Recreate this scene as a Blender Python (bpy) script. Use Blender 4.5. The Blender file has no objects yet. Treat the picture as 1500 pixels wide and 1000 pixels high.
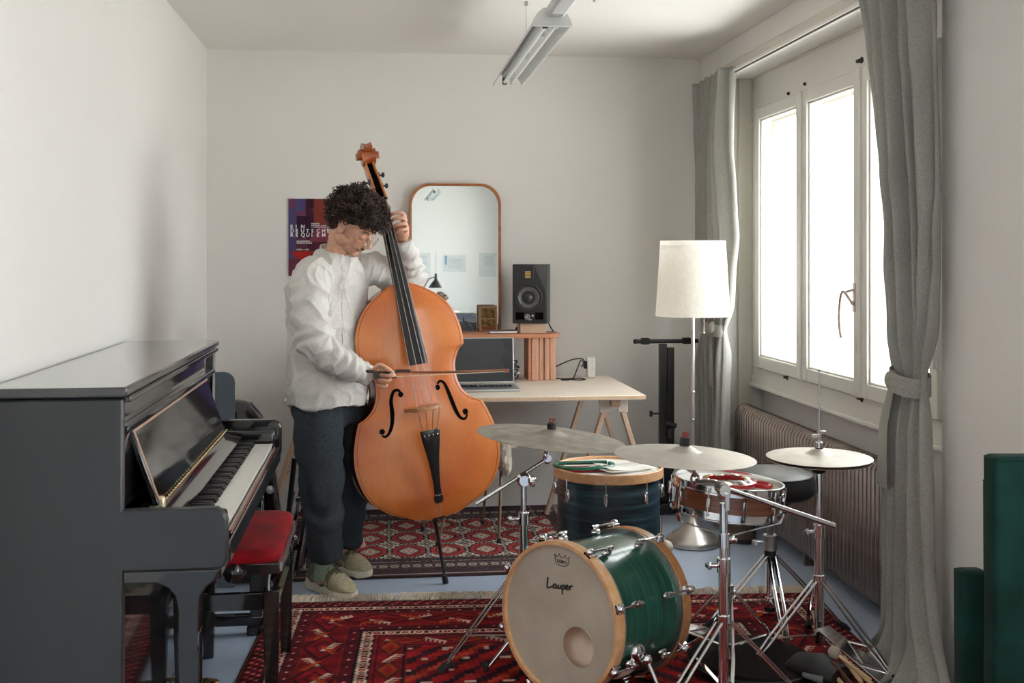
import bpy, math, random
import numpy as np
from mathutils import Vector, Matrix, noise

# ------------------------------------------------------------------ camera, sky, exposure
F = 1660.0; HC = 1.40; TH = math.atan(193.0/F)
SN, CS = math.sin(TH), math.cos(TH)
scene = bpy.context.scene
cd = bpy.data.cameras.new('camera'); cam = bpy.data.objects.new('camera', cd)
scene.collection.objects.link(cam)
cam.location = (0, 0, HC); cam.rotation_euler = (math.pi/2, 0, -TH)
cd.sensor_width = 36; cd.lens = F*36/1500.0; cd.shift_y = -124/1500.0; cd.clip_start = 0.05
scene.camera = cam
w = bpy.data.worlds.new('sky'); scene.world = w; w.use_nodes = True
wn = w.node_tree.nodes; wl = w.node_tree.links
bg = wn['Background']; bg.inputs['Strength'].default_value = 5.0
tc = wn.new('ShaderNodeTexCoord'); sp = wn.new('ShaderNodeSeparateXYZ'); cr = wn.new('ShaderNodeValToRGB')
wl.new(tc.outputs['Generated'], sp.inputs[0])
mr = wn.new('ShaderNodeMapRange'); mr.inputs[1].default_value = -1; mr.inputs[2].default_value = 1
wl.new(sp.outputs['Z'], mr.inputs[0]); wl.new(mr.outputs[0], cr.inputs[0])
cr.color_ramp.elements[0].position = 0.42; cr.color_ramp.elements[0].color = (0.86, 0.85, 0.84, 1)
cr.color_ramp.elements[1].position = 0.55; cr.color_ramp.elements[1].color = (0.95, 0.97, 1.0, 1)
wl.new(cr.outputs[0], bg.inputs[0])
scene.view_settings.view_transform = 'Standard'; scene.view_settings.look = 'None'
scene.view_settings.gamma = 1.0; scene.view_settings.use_curve_mapping = False
scene.view_settings.exposure = 1.2
scene.cycles.max_bounces = 10; scene.cycles.diffuse_bounces = 6; scene.cycles.glossy_bounces = 5
scene.cycles.transparent_max_bounces = 12; scene.cycles.transmission_bounces = 6
scene.cycles.sample_clamp_indirect = 8.0
scene.cycles.use_denoising = True
try: scene.cycles.denoiser = 'OPENIMAGEDENOISE'
except Exception: pass

# ------------------------------------------------------------------ helpers
def P(px, py, X=None, Y=None, Z=None, d=None):
    u = (px-750)/F; v = -(py-376)/F
    dx, dy, dz = u*CS+SN, CS-u*SN, v
    t = X/dx if X is not None else Y/dy if Y is not None else (Z-HC)/dz if Z is not None else d
    return Vector((dx*t, dy*t, HC+dz*t))
R = math.radians
MATX = {}
col = scene.collection
def V(*a): return Vector(a)

def thing(name, label, cat, loc=(0, 0, 0), group=None, rot=None):
    o = bpy.data.objects.new(name, None); col.objects.link(o)
    o.empty_display_size = 0.1
    o.location = loc
    m = Matrix.Translation(Vector(loc))
    if rot is not None:
        q = rot.to_quaternion() if hasattr(rot, 'to_quaternion') else rot
        o.rotation_mode = 'QUATERNION'; o.rotation_quaternion = q
        m = m @ q.to_matrix().to_4x4()
    o['label'] = label; o['category'] = cat
    if group: o['group'] = group
    MATX[o.name] = m
    return o
def tag(o, label, cat, group=None):
    o['label'] = label; o['category'] = cat
    if group: o['group'] = group
    return o
def struct(o):
    o['kind'] = 'structure'; return o
def frame_from(origin, z, x=None):
    z = Vector(z).normalized(); x = Vector(x) if x is not None else (V(1, 0, 0) if abs(z.x) < .9 else V(0, 1, 0))
    y = z.cross(x).normalized(); x = y.cross(z).normalized()
    m = Matrix((x, y, z)).transposed().to_4x4(); m.translation = Vector(origin); return m

class MB:
    def __init__(s): s.v = []; s.f = []; s.m = Matrix.Identity(4); s.mi = []; s.cur = 0
    def add(s, vs, fs):
        b = len(s.v)
        s.v += [s.m @ Vector(a) for a in vs]
        s.f += [tuple(b+i for i in f) for f in fs]
        s.mi += [s.cur]*len(fs)
        return s
    def box(s, x0, x1, y0, y1, z0, z1):
        vs = [(x, y, z) for z in (z0, z1) for y in (y0, y1) for x in (x0, x1)]
        return s.add(vs, [(0, 2, 3, 1), (4, 5, 7, 6), (0, 1, 5, 4), (1, 3, 7, 5), (3, 2, 6, 7), (2, 0, 4, 6)])
    def obox(s, c, size, m3=None):
        c = Vector(c); h = [a/2 for a in size]
        vs = []
        for z in (-1, 1):
            for y in (-1, 1):
                for x in (-1, 1):
                    p = V(x*h[0], y*h[1], z*h[2])
                    if m3 is not None: p = m3 @ p
                    vs.append(c+p)
        return s.add(vs, [(0, 2, 3, 1), (4, 5, 7, 6), (0, 1, 5, 4), (1, 3, 7, 5), (3, 2, 6, 7), (2, 0, 4, 6)])
    def bar(s, a, b, wd, th, up=(0, 0, 1)):
        a = Vector(a); b = Vector(b); d = (b-a).normalized(); u = Vector(up)
        x = d.cross(u)
        if x.length < 1e-4: x = d.cross(V(1, 0, 0))
        x.normalize(); y = x.cross(d).normalized()
        vs = []
        for p in (a, b):
            for sy in (-1, 1):
                for sx in (-1, 1): vs.append(p+x*sx*wd/2+y*sy*th/2)
        return s.add(vs, [(0, 2, 3, 1), (4, 5, 7, 6), (0, 1, 5, 4), (1, 3, 7, 5), (3, 2, 6, 7), (2, 0, 4, 6)])
    def loft(s, rings, cap=True, closed=False):
        n = len(rings[0]); vs = [p for r in rings for p in r]; fs = []
        k = len(rings)
        for i in range(k-1 if not closed else k):
            j = (i+1) % k
            for a in range(n):
                b = (a+1) % n
                fs.append((i*n+a, i*n+b, j*n+b, j*n+a))
        if cap and not closed:
            fs.append(tuple(range(n-1, -1, -1))); fs.append(tuple((k-1)*n+a for a in range(n)))
            c = sum((Vector(p) for p in vs), Vector())/len(vs); vol = 0
            for f in fs:
                a = Vector(vs[f[0]])-c
                for q in range(1, len(f)-1): vol += a.dot((Vector(vs[f[q]])-c).cross(Vector(vs[f[q+1]])-c))
            if vol < 0: fs = [tuple(reversed(f)) for f in fs]
        return s.add(vs, fs)
    def tube(s, pts, r, n=8, cap=True, closed=False, flat=1.0, up=None):
        pts = [Vector(p) for p in pts]; k = len(pts)
        rr = r if hasattr(r, '__len__') else [r]*k
        rings = []; x = None
        for i, p in enumerate(pts):
            if closed: t = pts[(i+1) % k]-pts[i-1]
            elif i == 0: t = pts[1]-pts[0]
            elif i == k-1: t = pts[-1]-pts[-2]
            else: t = pts[i+1]-pts[i-1]
            if t.length < 1e-9: t = V(0, 0, 1)
            t.normalize()
            if x is None:
                g = Vector(up) if up is not None else (V(0, 0, 1) if abs(t.z) < .9 else V(1, 0, 0))
                x = g - t*g.dot(t)
            else: x = x - t*x.dot(t)
            if x.length < 1e-6: x = t.orthogonal()
            x.normalize(); y = t.cross(x)
            rings.append([p+(x*math.cos(a)*flat+y*math.sin(a))*rr[i] for a in [2*math.pi*j/n for j in range(n)]])
        return s.loft(rings, cap, closed)
    def cyl(s, a, b, r, n=16, r2=None): return s.tube([a, b], [r, r if r2 is None else r2], n)
    def lathe(s, prof, c=(0, 0, 0), n=32, axis=(0, 0, 1), cap=False):
        m = frame_from(c, axis); rings = []
        for r, z in prof: rings.append([m @ V(r*math.cos(2*math.pi*j/n), r*math.sin(2*math.pi*j/n), z) for j in range(n)])
        return s.loft(rings, cap)
    def ball(s, c, r, n=12, k=8, m3=None):
        c = Vector(c); r = r if hasattr(r, '__len__') else (r, r, r)
        rings = []
        for i in range(k+1):
            a = math.pi*i/k; a = min(max(a, .02), math.pi-.02)
            ring = []
            for j in range(n):
                b = 2*math.pi*j/n
                p = V(r[0]*math.sin(a)*math.cos(b), r[1]*math.sin(a)*math.sin(b), -r[2]*math.cos(a))
                if m3 is not None: p = m3 @ p
                ring.append(c+p)
            rings.append(ring)
        return s.loft(rings, True)
    def prism(s, poly, m, h):      # poly 2d in frame m, extruded +z by h
        a = [m @ V(p[0], p[1], 0) for p in poly]; b = [m @ V(p[0], p[1], h) for p in poly]
        return s.loft([a, b], True)
    def torus(s, c, R_, r, n=40, k=8, axis=(0, 0, 1), flat=1.0):
        m = frame_from(c, axis)
        return s.tube([m @ V(R_*math.cos(2*math.pi*i/n), R_*math.sin(2*math.pi*i/n), 0) for i in range(n)], r, k, closed=True, up=m.to_3x3() @ V(0, 0, 1), flat=flat)
    def build(s, name, mat, parent=None, smooth=True, bevel=0, angle=40, local=False, seg=2):
        me = bpy.data.meshes.new(name)
        vs = s.v
        if parent is not None and not local and parent.name in MATX:
            inv = MATX[parent.name].inverted(); vs = [inv @ v for v in vs]
        me.from_pydata([tuple(v) for v in vs], [], s.f)
        mats = mat if isinstance(mat, (list, tuple)) else [mat]
        for m_ in mats: me.materials.append(m_)
        if len(mats) > 1: me.polygons.foreach_set('material_index', s.mi)
        me.update()
        if smooth:
            me.polygons.foreach_set('use_smooth', [True]*len(me.polygons))
            if angle < 180:
                try: me.set_sharp_from_angle(angle=R(angle))
                except Exception: pass
        o = bpy.data.objects.new(name, me); col.objects.link(o)
        if parent is not None:
            o.parent = parent
            if parent.name in MATX: MATX[o.name] = MATX[parent.name]
        if bevel:
            b = o.modifiers.new('bevel', 'BEVEL'); b.width = bevel; b.segments = seg; b.limit_method = 'ANGLE'; b.angle_limit = R(35)
            b.harden_normals = False
        return o
def put(src, parent, loc=None, rot=None, name=None):
    c = src.copy(); col.objects.link(c)
    if parent is not None: c.parent = parent
    if loc is not None: c.location = loc
    if rot is not None: c.rotation_euler = rot
    return c
def copy_tree(root, loc, rotz=None):
    r = root.copy(); col.objects.link(r); r.location = loc
    if rotz is not None: r.rotation_euler = (0, 0, rotz)
    for ch in list(root.children):
        c = ch.copy(); col.objects.link(c); c.parent = r
        for g in ch.children:
            d = g.copy(); col.objects.link(d); d.parent = c
    return r
def catmull(pts, k=6, closed=False):
    pts = [Vector(p) for p in pts]; out = []; n = len(pts)
    rng = range(n if closed else n-1)
    for i in rng:
        p0 = pts[(i-1) % n] if closed or i > 0 else pts[0]*2-pts[1]
        p1 = pts[i]; p2 = pts[(i+1) % n]
        p3 = pts[(i+2) % n] if closed or i+2 < n else pts[-1]*2-pts[-2]
        for j in range(k):
            t = j/k
            out.append(0.5*((2*p1)+(p2-p0)*t+(2*p0-5*p1+4*p2-p3)*t*t+(3*p1-p0-3*p2+p3)*t**3))
    if not closed: out.append(pts[-1])
    return out
def interp(tab, x):
    if x <= tab[0][0]: return tab[0][1]
    for a, b in zip(tab, tab[1:]):
        if x <= b[0]: return a[1]+(b[1]-a[1])*(x-a[0])/(b[0]-a[0])
    return tab[-1][1]

# ------------------------------------------------------------------ materials
def new_mat(name):
    m = bpy.data.materials.new(name); m.use_nodes = True
    return m, m.node_tree.nodes, m.node_tree.links, m.node_tree.nodes['Principled BSDF']
def c4(c): return (c[0], c[1], c[2], 1)
def srgb(r, g, b):
    f = lambda x: (x/255/12.92) if x/255 <= .04045 else ((x/255+.055)/1.055)**2.4
    return (f(r), f(g), f(b))
def mat(name, color, rough=.5, metal=0, var=.06, scale=8, stretch=(1, 1, 1), bump=0, bscale=60, coat=0, spec=.5, c2=None, lo=.35, hi=.65, sheen=0, bstretch=None, trans=0):
    m, N, L, b = new_mat(name)
    tc = N.new('ShaderNodeTexCoord'); mp = N.new('ShaderNodeMapping'); mp.inputs['Scale'].default_value = stretch
    L.new(tc.outputs['Object'], mp.inputs[0])
    nz = N.new('ShaderNodeTexNoise'); nz.inputs['Scale'].default_value = scale; nz.inputs['Detail'].default_value = 4
    L.new(mp.outputs[0], nz.inputs['Vector'])
    rp = N.new('ShaderNodeValToRGB'); L.new(nz.outputs['Fac'], rp.inputs[0])
    if c2 is None: ca = [x*(1-var) for x in color]; cb = [min(1, x*(1+var)) for x in color]
    else: ca, cb = color, c2
    rp.color_ramp.elements[0].position = lo; rp.color_ramp.elements[0].color = c4(ca)
    rp.color_ramp.elements[1].position = hi; rp.color_ramp.elements[1].color = c4(cb)
    L.new(rp.outputs[0], b.inputs['Base Color'])
    b.inputs['Roughness'].default_value = rough; b.inputs['Metallic'].default_value = metal
    b.inputs['Coat Weight'].default_value = coat; b.inputs['Coat Roughness'].default_value = .06
    b.inputs['Specular IOR Level'].default_value = spec
    if sheen: b.inputs['Sheen Weight'].default_value = sheen; b.inputs['Sheen Roughness'].default_value = .4
    if trans: b.inputs['Transmission Weight'].default_value = trans
    if bump:
        mp2 = N.new('ShaderNodeMapping'); mp2.inputs['Scale'].default_value = bstretch or stretch
        L.new(tc.outputs['Object'], mp2.inputs[0])
        n2 = N.new('ShaderNodeTexNoise'); n2.inputs['Scale'].default_value = bscale; n2.inputs['Detail'].default_value = 3
        L.new(mp2.outputs[0], n2.inputs['Vector'])
        bp = N.new('ShaderNodeBump'); bp.inputs['Strength'].default_value = bump; bp.inputs['Distance'].default_value = .004
        L.new(n2.outputs['Fac'], bp.inputs['Height']); L.new(bp.outputs[0], b.inputs['Normal'])
    return m
WALL = mat('plaster_white', srgb(227, 224, 219), .9, var=.012, scale=1.2, bump=.22, bscale=95, bstretch=(1, 1, 1))
CEIL = mat('ceiling_white', srgb(232, 229, 223), .92, var=.012, scale=1, bump=.15, bscale=70)
FLOOR = mat('blue_linoleum', srgb(170, 184, 204), .38, var=.06, scale=1.6, bump=.06, bscale=40, spec=.45)
PAINT = mat('window_paint', srgb(224, 221, 213), .42, var=.02, scale=3)
PAINT_T = mat('trim_paint', srgb(208, 202, 190), .5, var=.03, scale=3)
JOINT = mat('dark_joint', (.09, .08, .07), .8)
HOLE = mat('screw_hole', (.03, .025, .02), .8)
LIDM = mat('lid_lacquer', (.03, .03, .032), .16, var=.1, scale=3, coat=.8)
BLACKG = mat('black_lacquer', (.012, .0115, .012), .06, var=.1, scale=3, coat=.6)
BLACKS = mat('black_satin_side', srgb(42, 44, 47), .36, var=.05, scale=2, bump=.12, bscale=260)
BLACKM = mat('black_metal', (.015, .015, .017), .35, var=.1, scale=20)
BLACKP = mat('black_plastic', (.02, .02, .021), .5, var=.1, scale=20)
RUBBER = mat('black_rubber', (.018, .018, .018), .75, var=.15, scale=20)
IVORY = mat('white_keys', srgb(232, 230, 222), .22, var=.015, scale=10)
EBONYK = mat('black_keys', (.02, .018, .02), .3, var=.1, scale=30)
BRASS = mat('brass', (.72, .55, .28), .22, metal=1, var=.08, scale=30)
COPPER = mat('copper_edge', (.62, .42, .30), .35, metal=.4, var=.08, scale=30)
MAHOG = mat('mahogany', (.10, .018, .010), .18, var=.3, scale=12, stretch=(1, 6, 6), coat=.4)
VELVET = mat('red_velvet', (.24, .003, .007), .8, spec=.2, var=.3, scale=9, sheen=.04, bump=.15, bscale=200)
CHROME = mat('chrome', (.78, .78, .80), .10, metal=1, var=.05, scale=30)
STEEL = mat('brushed_steel', (.55, .55, .55), .3, metal=1, var=.08, scale=40)
SHADOWD = mat('deep_black', (.004, .003, .003), .8, var=.2, spec=.05)
def wood(name, a, b_, rough=.45, stretch=(1, 1, 1), scale=10, coat=0, bump=.05):
    return mat(name, a, rough, c2=b_, scale=scale, stretch=stretch, coat=coat, bump=bump, bscale=60, lo=.3, hi=.7)
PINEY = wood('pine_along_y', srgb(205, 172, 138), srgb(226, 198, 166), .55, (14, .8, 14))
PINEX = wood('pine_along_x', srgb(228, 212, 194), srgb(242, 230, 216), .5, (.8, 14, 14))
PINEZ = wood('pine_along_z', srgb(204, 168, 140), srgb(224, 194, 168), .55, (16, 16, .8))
SHELFW = wood('shelf_reddish_wood', srgb(186, 118, 84), srgb(208, 142, 106), .5, (.8, 14, 14))
FLUTED = wood('fluted_pinkish_wood', srgb(196, 146, 118), srgb(216, 170, 142), .55, (16, 16, .8))
MIRW = wood('mirror_frame_wood', srgb(152, 88, 46), srgb(182, 112, 62), .35, (3, 3, 3))
HOOPW = wood('maple_hoop', srgb(214, 160, 112), srgb(232, 186, 142), .3, (4, 4, 4), coat=.3)
HOOPD = wood('maple_hoop_dark', srgb(196, 134, 82), srgb(214, 156, 104), .3, (4, 4, 4), coat=.3)
MIRROR, N_, L_, B_ = new_mat('mirror_glass'); B_.inputs['Metallic'].default_value = 1; B_.inputs['Roughness'].default_value = .012; B_.inputs['Base Color'].default_value = (.80, .84, .83, 1)
def glass_mat(name, tint=(.97, .985, .98), f=1.45):
    m = bpy.data.materials.new(name); m.use_nodes = True; N = m.node_tree.nodes; L = m.node_tree.links
    N.remove(N['Principled BSDF'])
    t = N.new('ShaderNodeBsdfTransparent'); t.inputs[0].default_value = c4(tint)
    g = N.new('ShaderNodeBsdfGlossy'); g.inputs['Roughness'].default_value = .01
    lw = N.new('ShaderNodeLayerWeight'); lw.inputs[0].default_value = .5
    pw = N.new('ShaderNodeMath'); pw.operation = 'POWER'; pw.inputs[1].default_value = 5; L.new(lw.outputs['Facing'], pw.inputs[0])
    fr = N.new('ShaderNodeMath'); fr.operation = 'MULTIPLY_ADD'; fr.inputs[1].default_value = .9; fr.inputs[2].default_value = .03; L.new(pw.outputs[0], fr.inputs[0])
    mx = N.new('ShaderNodeMixShader'); L.new(fr.outputs[0], mx.inputs[0]); L.new(t.outputs[0], mx.inputs[1]); L.new(g.outputs[0], mx.inputs[2])
    L.new(mx.outputs[0], N['Material Output'].inputs[0]); return m
GLASS = glass_mat('clear_pane')
def fabric(name, a, b_=None, scale=260, rough=.9, trans=0, bump=.5, var=.08, big=3):
    m, N, L, b = new_mat(name)
    tc = N.new('ShaderNodeTexCoord')
    nz = N.new('ShaderNodeTexNoise'); nz.inputs['Scale'].default_value = big; nz.inputs['Detail'].default_value = 5
    L.new(tc.outputs['Object'], nz.inputs['Vector'])
    mp = N.new('ShaderNodeMapping'); mp.inputs['Scale'].default_value = (1, 1, .25); L.new(tc.outputs['Object'], mp.inputs[0])
    n1 = N.new('ShaderNodeTexNoise'); n1.inputs['Scale'].default_value = scale; L.new(mp.outputs[0], n1.inputs['Vector'])
    mp2 = N.new('ShaderNodeMapping'); mp2.inputs['Scale'].default_value = (.25, .25, 1); L.new(tc.outputs['Object'], mp2.inputs[0])
    n2 = N.new('ShaderNodeTexNoise'); n2.inputs['Scale'].default_value = scale; L.new(mp2.outputs[0], n2.inputs['Vector'])
    ad = N.new('ShaderNodeMath'); ad.operation = 'ADD'; L.new(n1.outputs['Fac'], ad.inputs[0]); L.new(n2.outputs['Fac'], ad.inputs[1])
    mr_ = N.new('ShaderNodeMapRange'); mr_.inputs[1].default_value = .7; mr_.inputs[2].default_value = 1.3; L.new(ad.outputs[0], mr_.inputs[0])
    mx0 = N.new('ShaderNodeMath'); mx0.operation = 'MULTIPLY_ADD'; mx0.inputs[1].default_value = .55
    L.new(mr_.outputs[0], mx0.inputs[0]); m3 = N.new('ShaderNodeMath'); m3.operation = 'MULTIPLY'; m3.inputs[1].default_value = .45
    L.new(nz.outputs['Fac'], m3.inputs[0]); L.new(m3.outputs[0], mx0.inputs[2])
    rp = N.new('ShaderNodeValToRGB'); L.new(mx0.outputs[0], rp.inputs[0])
    b_ = b_ or tuple(min(1, x*(1+var)) for x in a)
    rp.color_ramp.elements[0].position = .2; rp.color_ramp.elements[0].color = c4([x*(1-var) for x in a])
    rp.color_ramp.elements[1].position = .8; rp.color_ramp.elements[1].color = c4(b_)
    L.new(rp.outputs[0], b.inputs['Base Color']); b.inputs['Roughness'].default_value = rough
    b.inputs['Specular IOR Level'].default_value = .15
    bp = N.new('ShaderNodeBump'); bp.inputs['Strength'].default_value = bump; bp.inputs['Distance'].default_value = .0008
    L.new(ad.outputs[0], bp.inputs['Height']); L.new(bp.outputs[0], b.inputs['Normal'])
    if trans:
        tr = N.new('ShaderNodeBsdfTranslucent'); L.new(rp.outputs[0], tr.inputs[0]); mx = N.new('ShaderNodeMixShader')
        mx.inputs[0].default_value = trans; L.new(b.outputs[0], mx.inputs[1]); L.new(tr.outputs[0], mx.inputs[2])
        L.new(mx.outputs[0], N['Material Output'].inputs[0])
    return m
CURT = fabric('grey_linen', srgb(168, 167, 160), srgb(194, 193, 186), 420, trans=.28, bump=.3)
SHADE = fabric('lamp_linen', srgb(250, 246, 238), srgb(255, 252, 248), 240, trans=.6)
HEADT = fabric('translucent_head', srgb(226, 218, 202), srgb(238, 232, 220), 200, trans=.6, bump=.05)
SHIRT = fabric('white_linen_shirt', srgb(218, 215, 209), srgb(236, 233, 228), 420, trans=.10, bump=.12)
TROUS = fabric('dark_slate_cotton', srgb(46, 52, 57), srgb(66, 73, 79), 300, var=.1)
CANVAS = fabric('sage_sock_knit', srgb(120, 138, 120), srgb(146, 162, 144), 300)
GREENV = mat('dark_green_velvet', (.004, .026, .020), .9, spec=.2, var=.35, scale=7, sheen=.06, bump=.1, bscale=150)
FLEECE = mat('cream_sheepskin', srgb(226, 216, 198), .95, var=.08, scale=20, bump=1.0, bscale=70)
PAPER = mat('paper_white', srgb(225, 222, 214), .8, var=.02)
GREYP = mat('grey_lamp_metal', srgb(214, 216, 214), .45, var=.02)
TUBEM = mat('lamp_tube', srgb(238, 240, 236), .3, var=.01)
def vcol_mat(name, rough=.95, bump=.3, bscale=300):
    m, N, L, b = new_mat(name); at = N.new('ShaderNodeAttribute'); at.attribute_name = 'pattern'
    tc = N.new('ShaderNodeTexCoord')
    nz = N.new('ShaderNodeTexNoise'); nz.inputs['Scale'].default_value = bscale; L.new(tc.outputs['Object'], nz.inputs['Vector'])
    n2 = N.new('ShaderNodeTexNoise'); n2.inputs['Scale'].default_value = 2.5; L.new(tc.outputs['Object'], n2.inputs['Vector'])
    mx = N.new('ShaderNodeMixRGB'); mx.blend_type = 'MULTIPLY'; mx.inputs[0].default_value = .45
    ad = N.new('ShaderNodeMath'); ad.operation = 'ADD'; L.new(nz.outputs['Fac'], ad.inputs[0]); L.new(n2.outputs['Fac'], ad.inputs[1])
    mr_ = N.new('ShaderNodeMapRange'); mr_.inputs[1].default_value = .6; mr_.inputs[2].default_value = 1.3; L.new(ad.outputs[0], mr_.inputs[0])
    L.new(at.outputs['Color'], mx.inputs[1]); L.new(mr_.outputs[0], mx.inputs[2]); L.new(mx.outputs[0], b.inputs['Base Color'])
    b.inputs['Roughness'].default_value = rough; b.inputs['Specular IOR Level'].default_value = .15
    bp = N.new('ShaderNodeBump'); bp.inputs['Strength'].default_value = bump; bp.inputs['Distance'].default_value = .002
    L.new(nz.outputs['Fac'], bp.inputs['Height']); L.new(bp.outputs[0], b.inputs['Normal'])
    return m
RUGM = vcol_mat('knotted_wool'); PRINT = vcol_mat('printed_paper', .6, 0)

def color_grid(name, W_, H_, rgb, m, mat_, parent=None, zf=None):
    """grid of cells in frame m, coloured by rgb[ny,nx,3] (one colour per point)"""
    ny, nx, _ = rgb.shape
    xs = np.linspace(0, W_, nx); ys = np.linspace(0, H_, ny)
    gx, gy = np.meshgrid(xs, ys)
    gz = zf(gx, gy) if zf is not None else np.zeros_like(gx)
    co = np.stack([gx.ravel(), gy.ravel(), gz.ravel(), np.ones(gx.size)], 1) @ np.array(m).T
    if parent is not None and parent.name in MATX: co = co @ np.array(MATX[parent.name].inverted()).T
    i = np.arange((ny-1)*(nx-1)); r = i//(nx-1); c = i % (nx-1); a = r*nx+c
    q = np.stack([a, a+1, a+nx+1, a+nx], 1)
    me = bpy.data.meshes.new(name)
    me.vertices.add(nx*ny); me.vertices.foreach_set('co', co[:, :3].astype(np.float32).ravel())
    me.loops.add(q.size); me.loops.foreach_set('vertex_index', q.ravel().astype(np.int32))
    me.polygons.add(len(q)); me.polygons.foreach_set('loop_start', (np.arange(len(q))*4).astype(np.int32))
    me.update(calc_edges=True)
    at = me.attributes.new('pattern', 'FLOAT_COLOR', 'POINT')
    at.data.foreach_set('color', np.concatenate([rgb.reshape(-1, 3), np.ones((nx*ny, 1))], 1).astype(np.float32).ravel())
    me.materials.append(mat_)
    o = bpy.data.objects.new(name, me); col.objects.link(o)
    if parent is not None:
        o.parent = parent
        if parent.name in MATX: MATX[o.name] = MATX[parent.name]
    return o
def bake(o):
    dg = bpy.context.evaluated_depsgraph_get()
    me = bpy.data.meshes.new_from_object(o.evaluated_get(dg)); o.modifiers.clear(); o.data = me; return o
def text_mesh(txt, size, m, mat_, name, parent, extrude=.0004, space=1.0, shear=0, bold=0):
    cu = bpy.data.curves.new(name, 'FONT'); cu.body = txt; cu.size = size; cu.extrude = extrude; cu.space_character = space
    cu.shear = shear; cu.offset = bold; cu.align_x = 'LEFT'
    o = bpy.data.objects.new(name, cu); col.objects.link(o)
    dg = bpy.context.evaluated_depsgraph_get(); me = bpy.data.meshes.new_from_object(o.evaluated_get(dg))
    col.objects.unlink(o); bpy.data.objects.remove(o)
    mm = m if parent is None or parent.name not in MATX else MATX[parent.name].inverted() @ m
    me.transform(mm); me.materials.clear(); me.materials.append(mat_)
    r = bpy.data.objects.new(name, me); col.objects.link(r)
    if parent is not None: r.parent = parent
    return r
# ------------------------------------------------------------------ room shell
XL, XR, YB, YF, ZC = -.941, 1.823, 6.34, -4.5, 2.535
XW = 2.02                        # back plane of the window niche
RY0, RY1, RZ = 3.52, 5.95, 2.36  # niche range
struct(MB().box(XL-.12, 2.3, YF-.12, YB+.12, -.1, 0).build('floor', FLOOR))
struct(MB().box(XL-.12, 2.3, YF-.12, YB+.12, ZC, ZC+.1).build('ceiling', CEIL))
struct(MB().box(XL-.12, XL, YF, YB, 0, ZC).build('wall_left', WALL))
struct(MB().box(XL-.12, 2.3, YB, YB+.12, 0, ZC).build('wall_back', WALL))
b = MB().box(XL-.12, 2.3, YF-.12, YF, 0, ZC); struct(b.build('wall_front', WALL))
# right wall: solid face with a full height niche and two unseen windows added for fill light
FILL_WIN = [(.3, 2.1), (-3.7, -1.0)]; WZ0, WZ1 = .82, 2.22
b = MB()
b.box(XR, 2.3, RY1, YB, 0, ZC)
b.box(XR, 2.3, RY0, RY1, RZ, ZC)
b.box(XR, 2.3, FILL_WIN[0][1], RY0, 0, ZC)
b.box(XR, 2.14, FILL_WIN[0][0], FILL_WIN[0][1], 0, WZ0).box(XR, 2.14, FILL_WIN[0][0], FILL_WIN[0][1], WZ1, ZC)
b.box(XR, 2.3, FILL_WIN[1][1], FILL_WIN[0][0], 0, ZC)
b.box(XR, 2.14, FILL_WIN[1][0], FILL_WIN[1][1], 0, WZ0).box(XR, 2.14, FILL_WIN[1][0], FILL_WIN[1][1], WZ1, ZC)
b.box(XR, 2.3, YF, FILL_WIN[1][0], 0, ZC)
# niche back wall below the window
b.box(XW+.03, 2.3, RY0, RY1, 0, .725)
struct(b.build('wall_right', WALL, bevel=.006))
# picture-visible window: fixed frame + three casements
GY = [5.82, 5.15, 4.49, 3.83]
win = struct(bpy.data.objects.new('window_1', None)); col.objects.link(win); win.location = (XW, 4.8, .72)
MATX[win.name] = Matrix.Translation(win.location)
b = MB()
b.box(XW-.025, XW+.09, RY0, RY1, 2.185, RZ)                 # head panel
b.box(XW-.025, XW+.09, GY[0], RY1, .72, 2.185)              # left jamb
b.box(XW-.025, XW+.09, RY0, GY[3], .72, 2.185)
b.box(XW-.03, XW+.09, RY0, RY1, .72, .812)                  # bottom rail
b.box(XW, XW+.09, GY[0]-.0, GY[3], .812, .83)
b.build('window_frame', PAINT, win, bevel=.004)
for k in range(3):
    y1, y0 = GY[k]-.004, GY[k+1]+.004
    s = MB(); x0, x1 = XW-.05, XW-.002
    st, zb, zt = .062, .818, 2.18
    s.box(x0, x1, y0, y0+st, zb, zt).box(x0, x1, y1-st, y1, zb, zt)
    s.box(x0+.001, x1, y0+st, y1-st, zb, zb+.062).box(x0+.001, x1, y0+st, y1-st, zt-.06, zt)
    s.box(x0+.012, x1, y0+st, y0+st+.01, zb+.062, zt-.06).box(x0+.012, x1, y1-st-.01, y1-st, zb+.062, zt-.06)
    s.box(x0+.012, x1, y0+st, y1-st, zt-.07, zt-.06).box(x0+.012, x1, y0+st, y1-st, zb+.062, zb+.072)
    c = s.build('casement', PAINT, win, bevel=.004)
    MB().box(XW-.02, XW-.016, y0+st, y1-st, zb+.062, zt-.06).build('pane', GLASS, c)
    # outer sash of the double window
    s = MB(); x0, x1 = XW+.03, XW+.075; st2 = .05
    s.box(x0, x1, y0+.028, y0+.028+st2, zb, zt).box(x0, x1, y1-.028-st2, y1-.028, zb, zt)
    s.box(x0, x1, y0+.078, y1-.078, zb, zb+.05).box(x0, x1, y0+.078, y1-.078, zt-.075, zt)
    s.build('outer_sash', PAINT, win, bevel=.003)
    hb = MB()
    for zz in (1.0, 1.95): hb.cyl((XW-.056, y0+.005, zz), (XW-.056, y0+.005, zz+.07), .007, 8)
    hb.build('hinge', STEEL, win)
for yy in (GY[1], GY[2]):
    MB().box(XW-.062, XW-.048, yy-.018, yy+.018, .818, 2.18).build('cover_strip', PAINT, win, bevel=.004)
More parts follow.
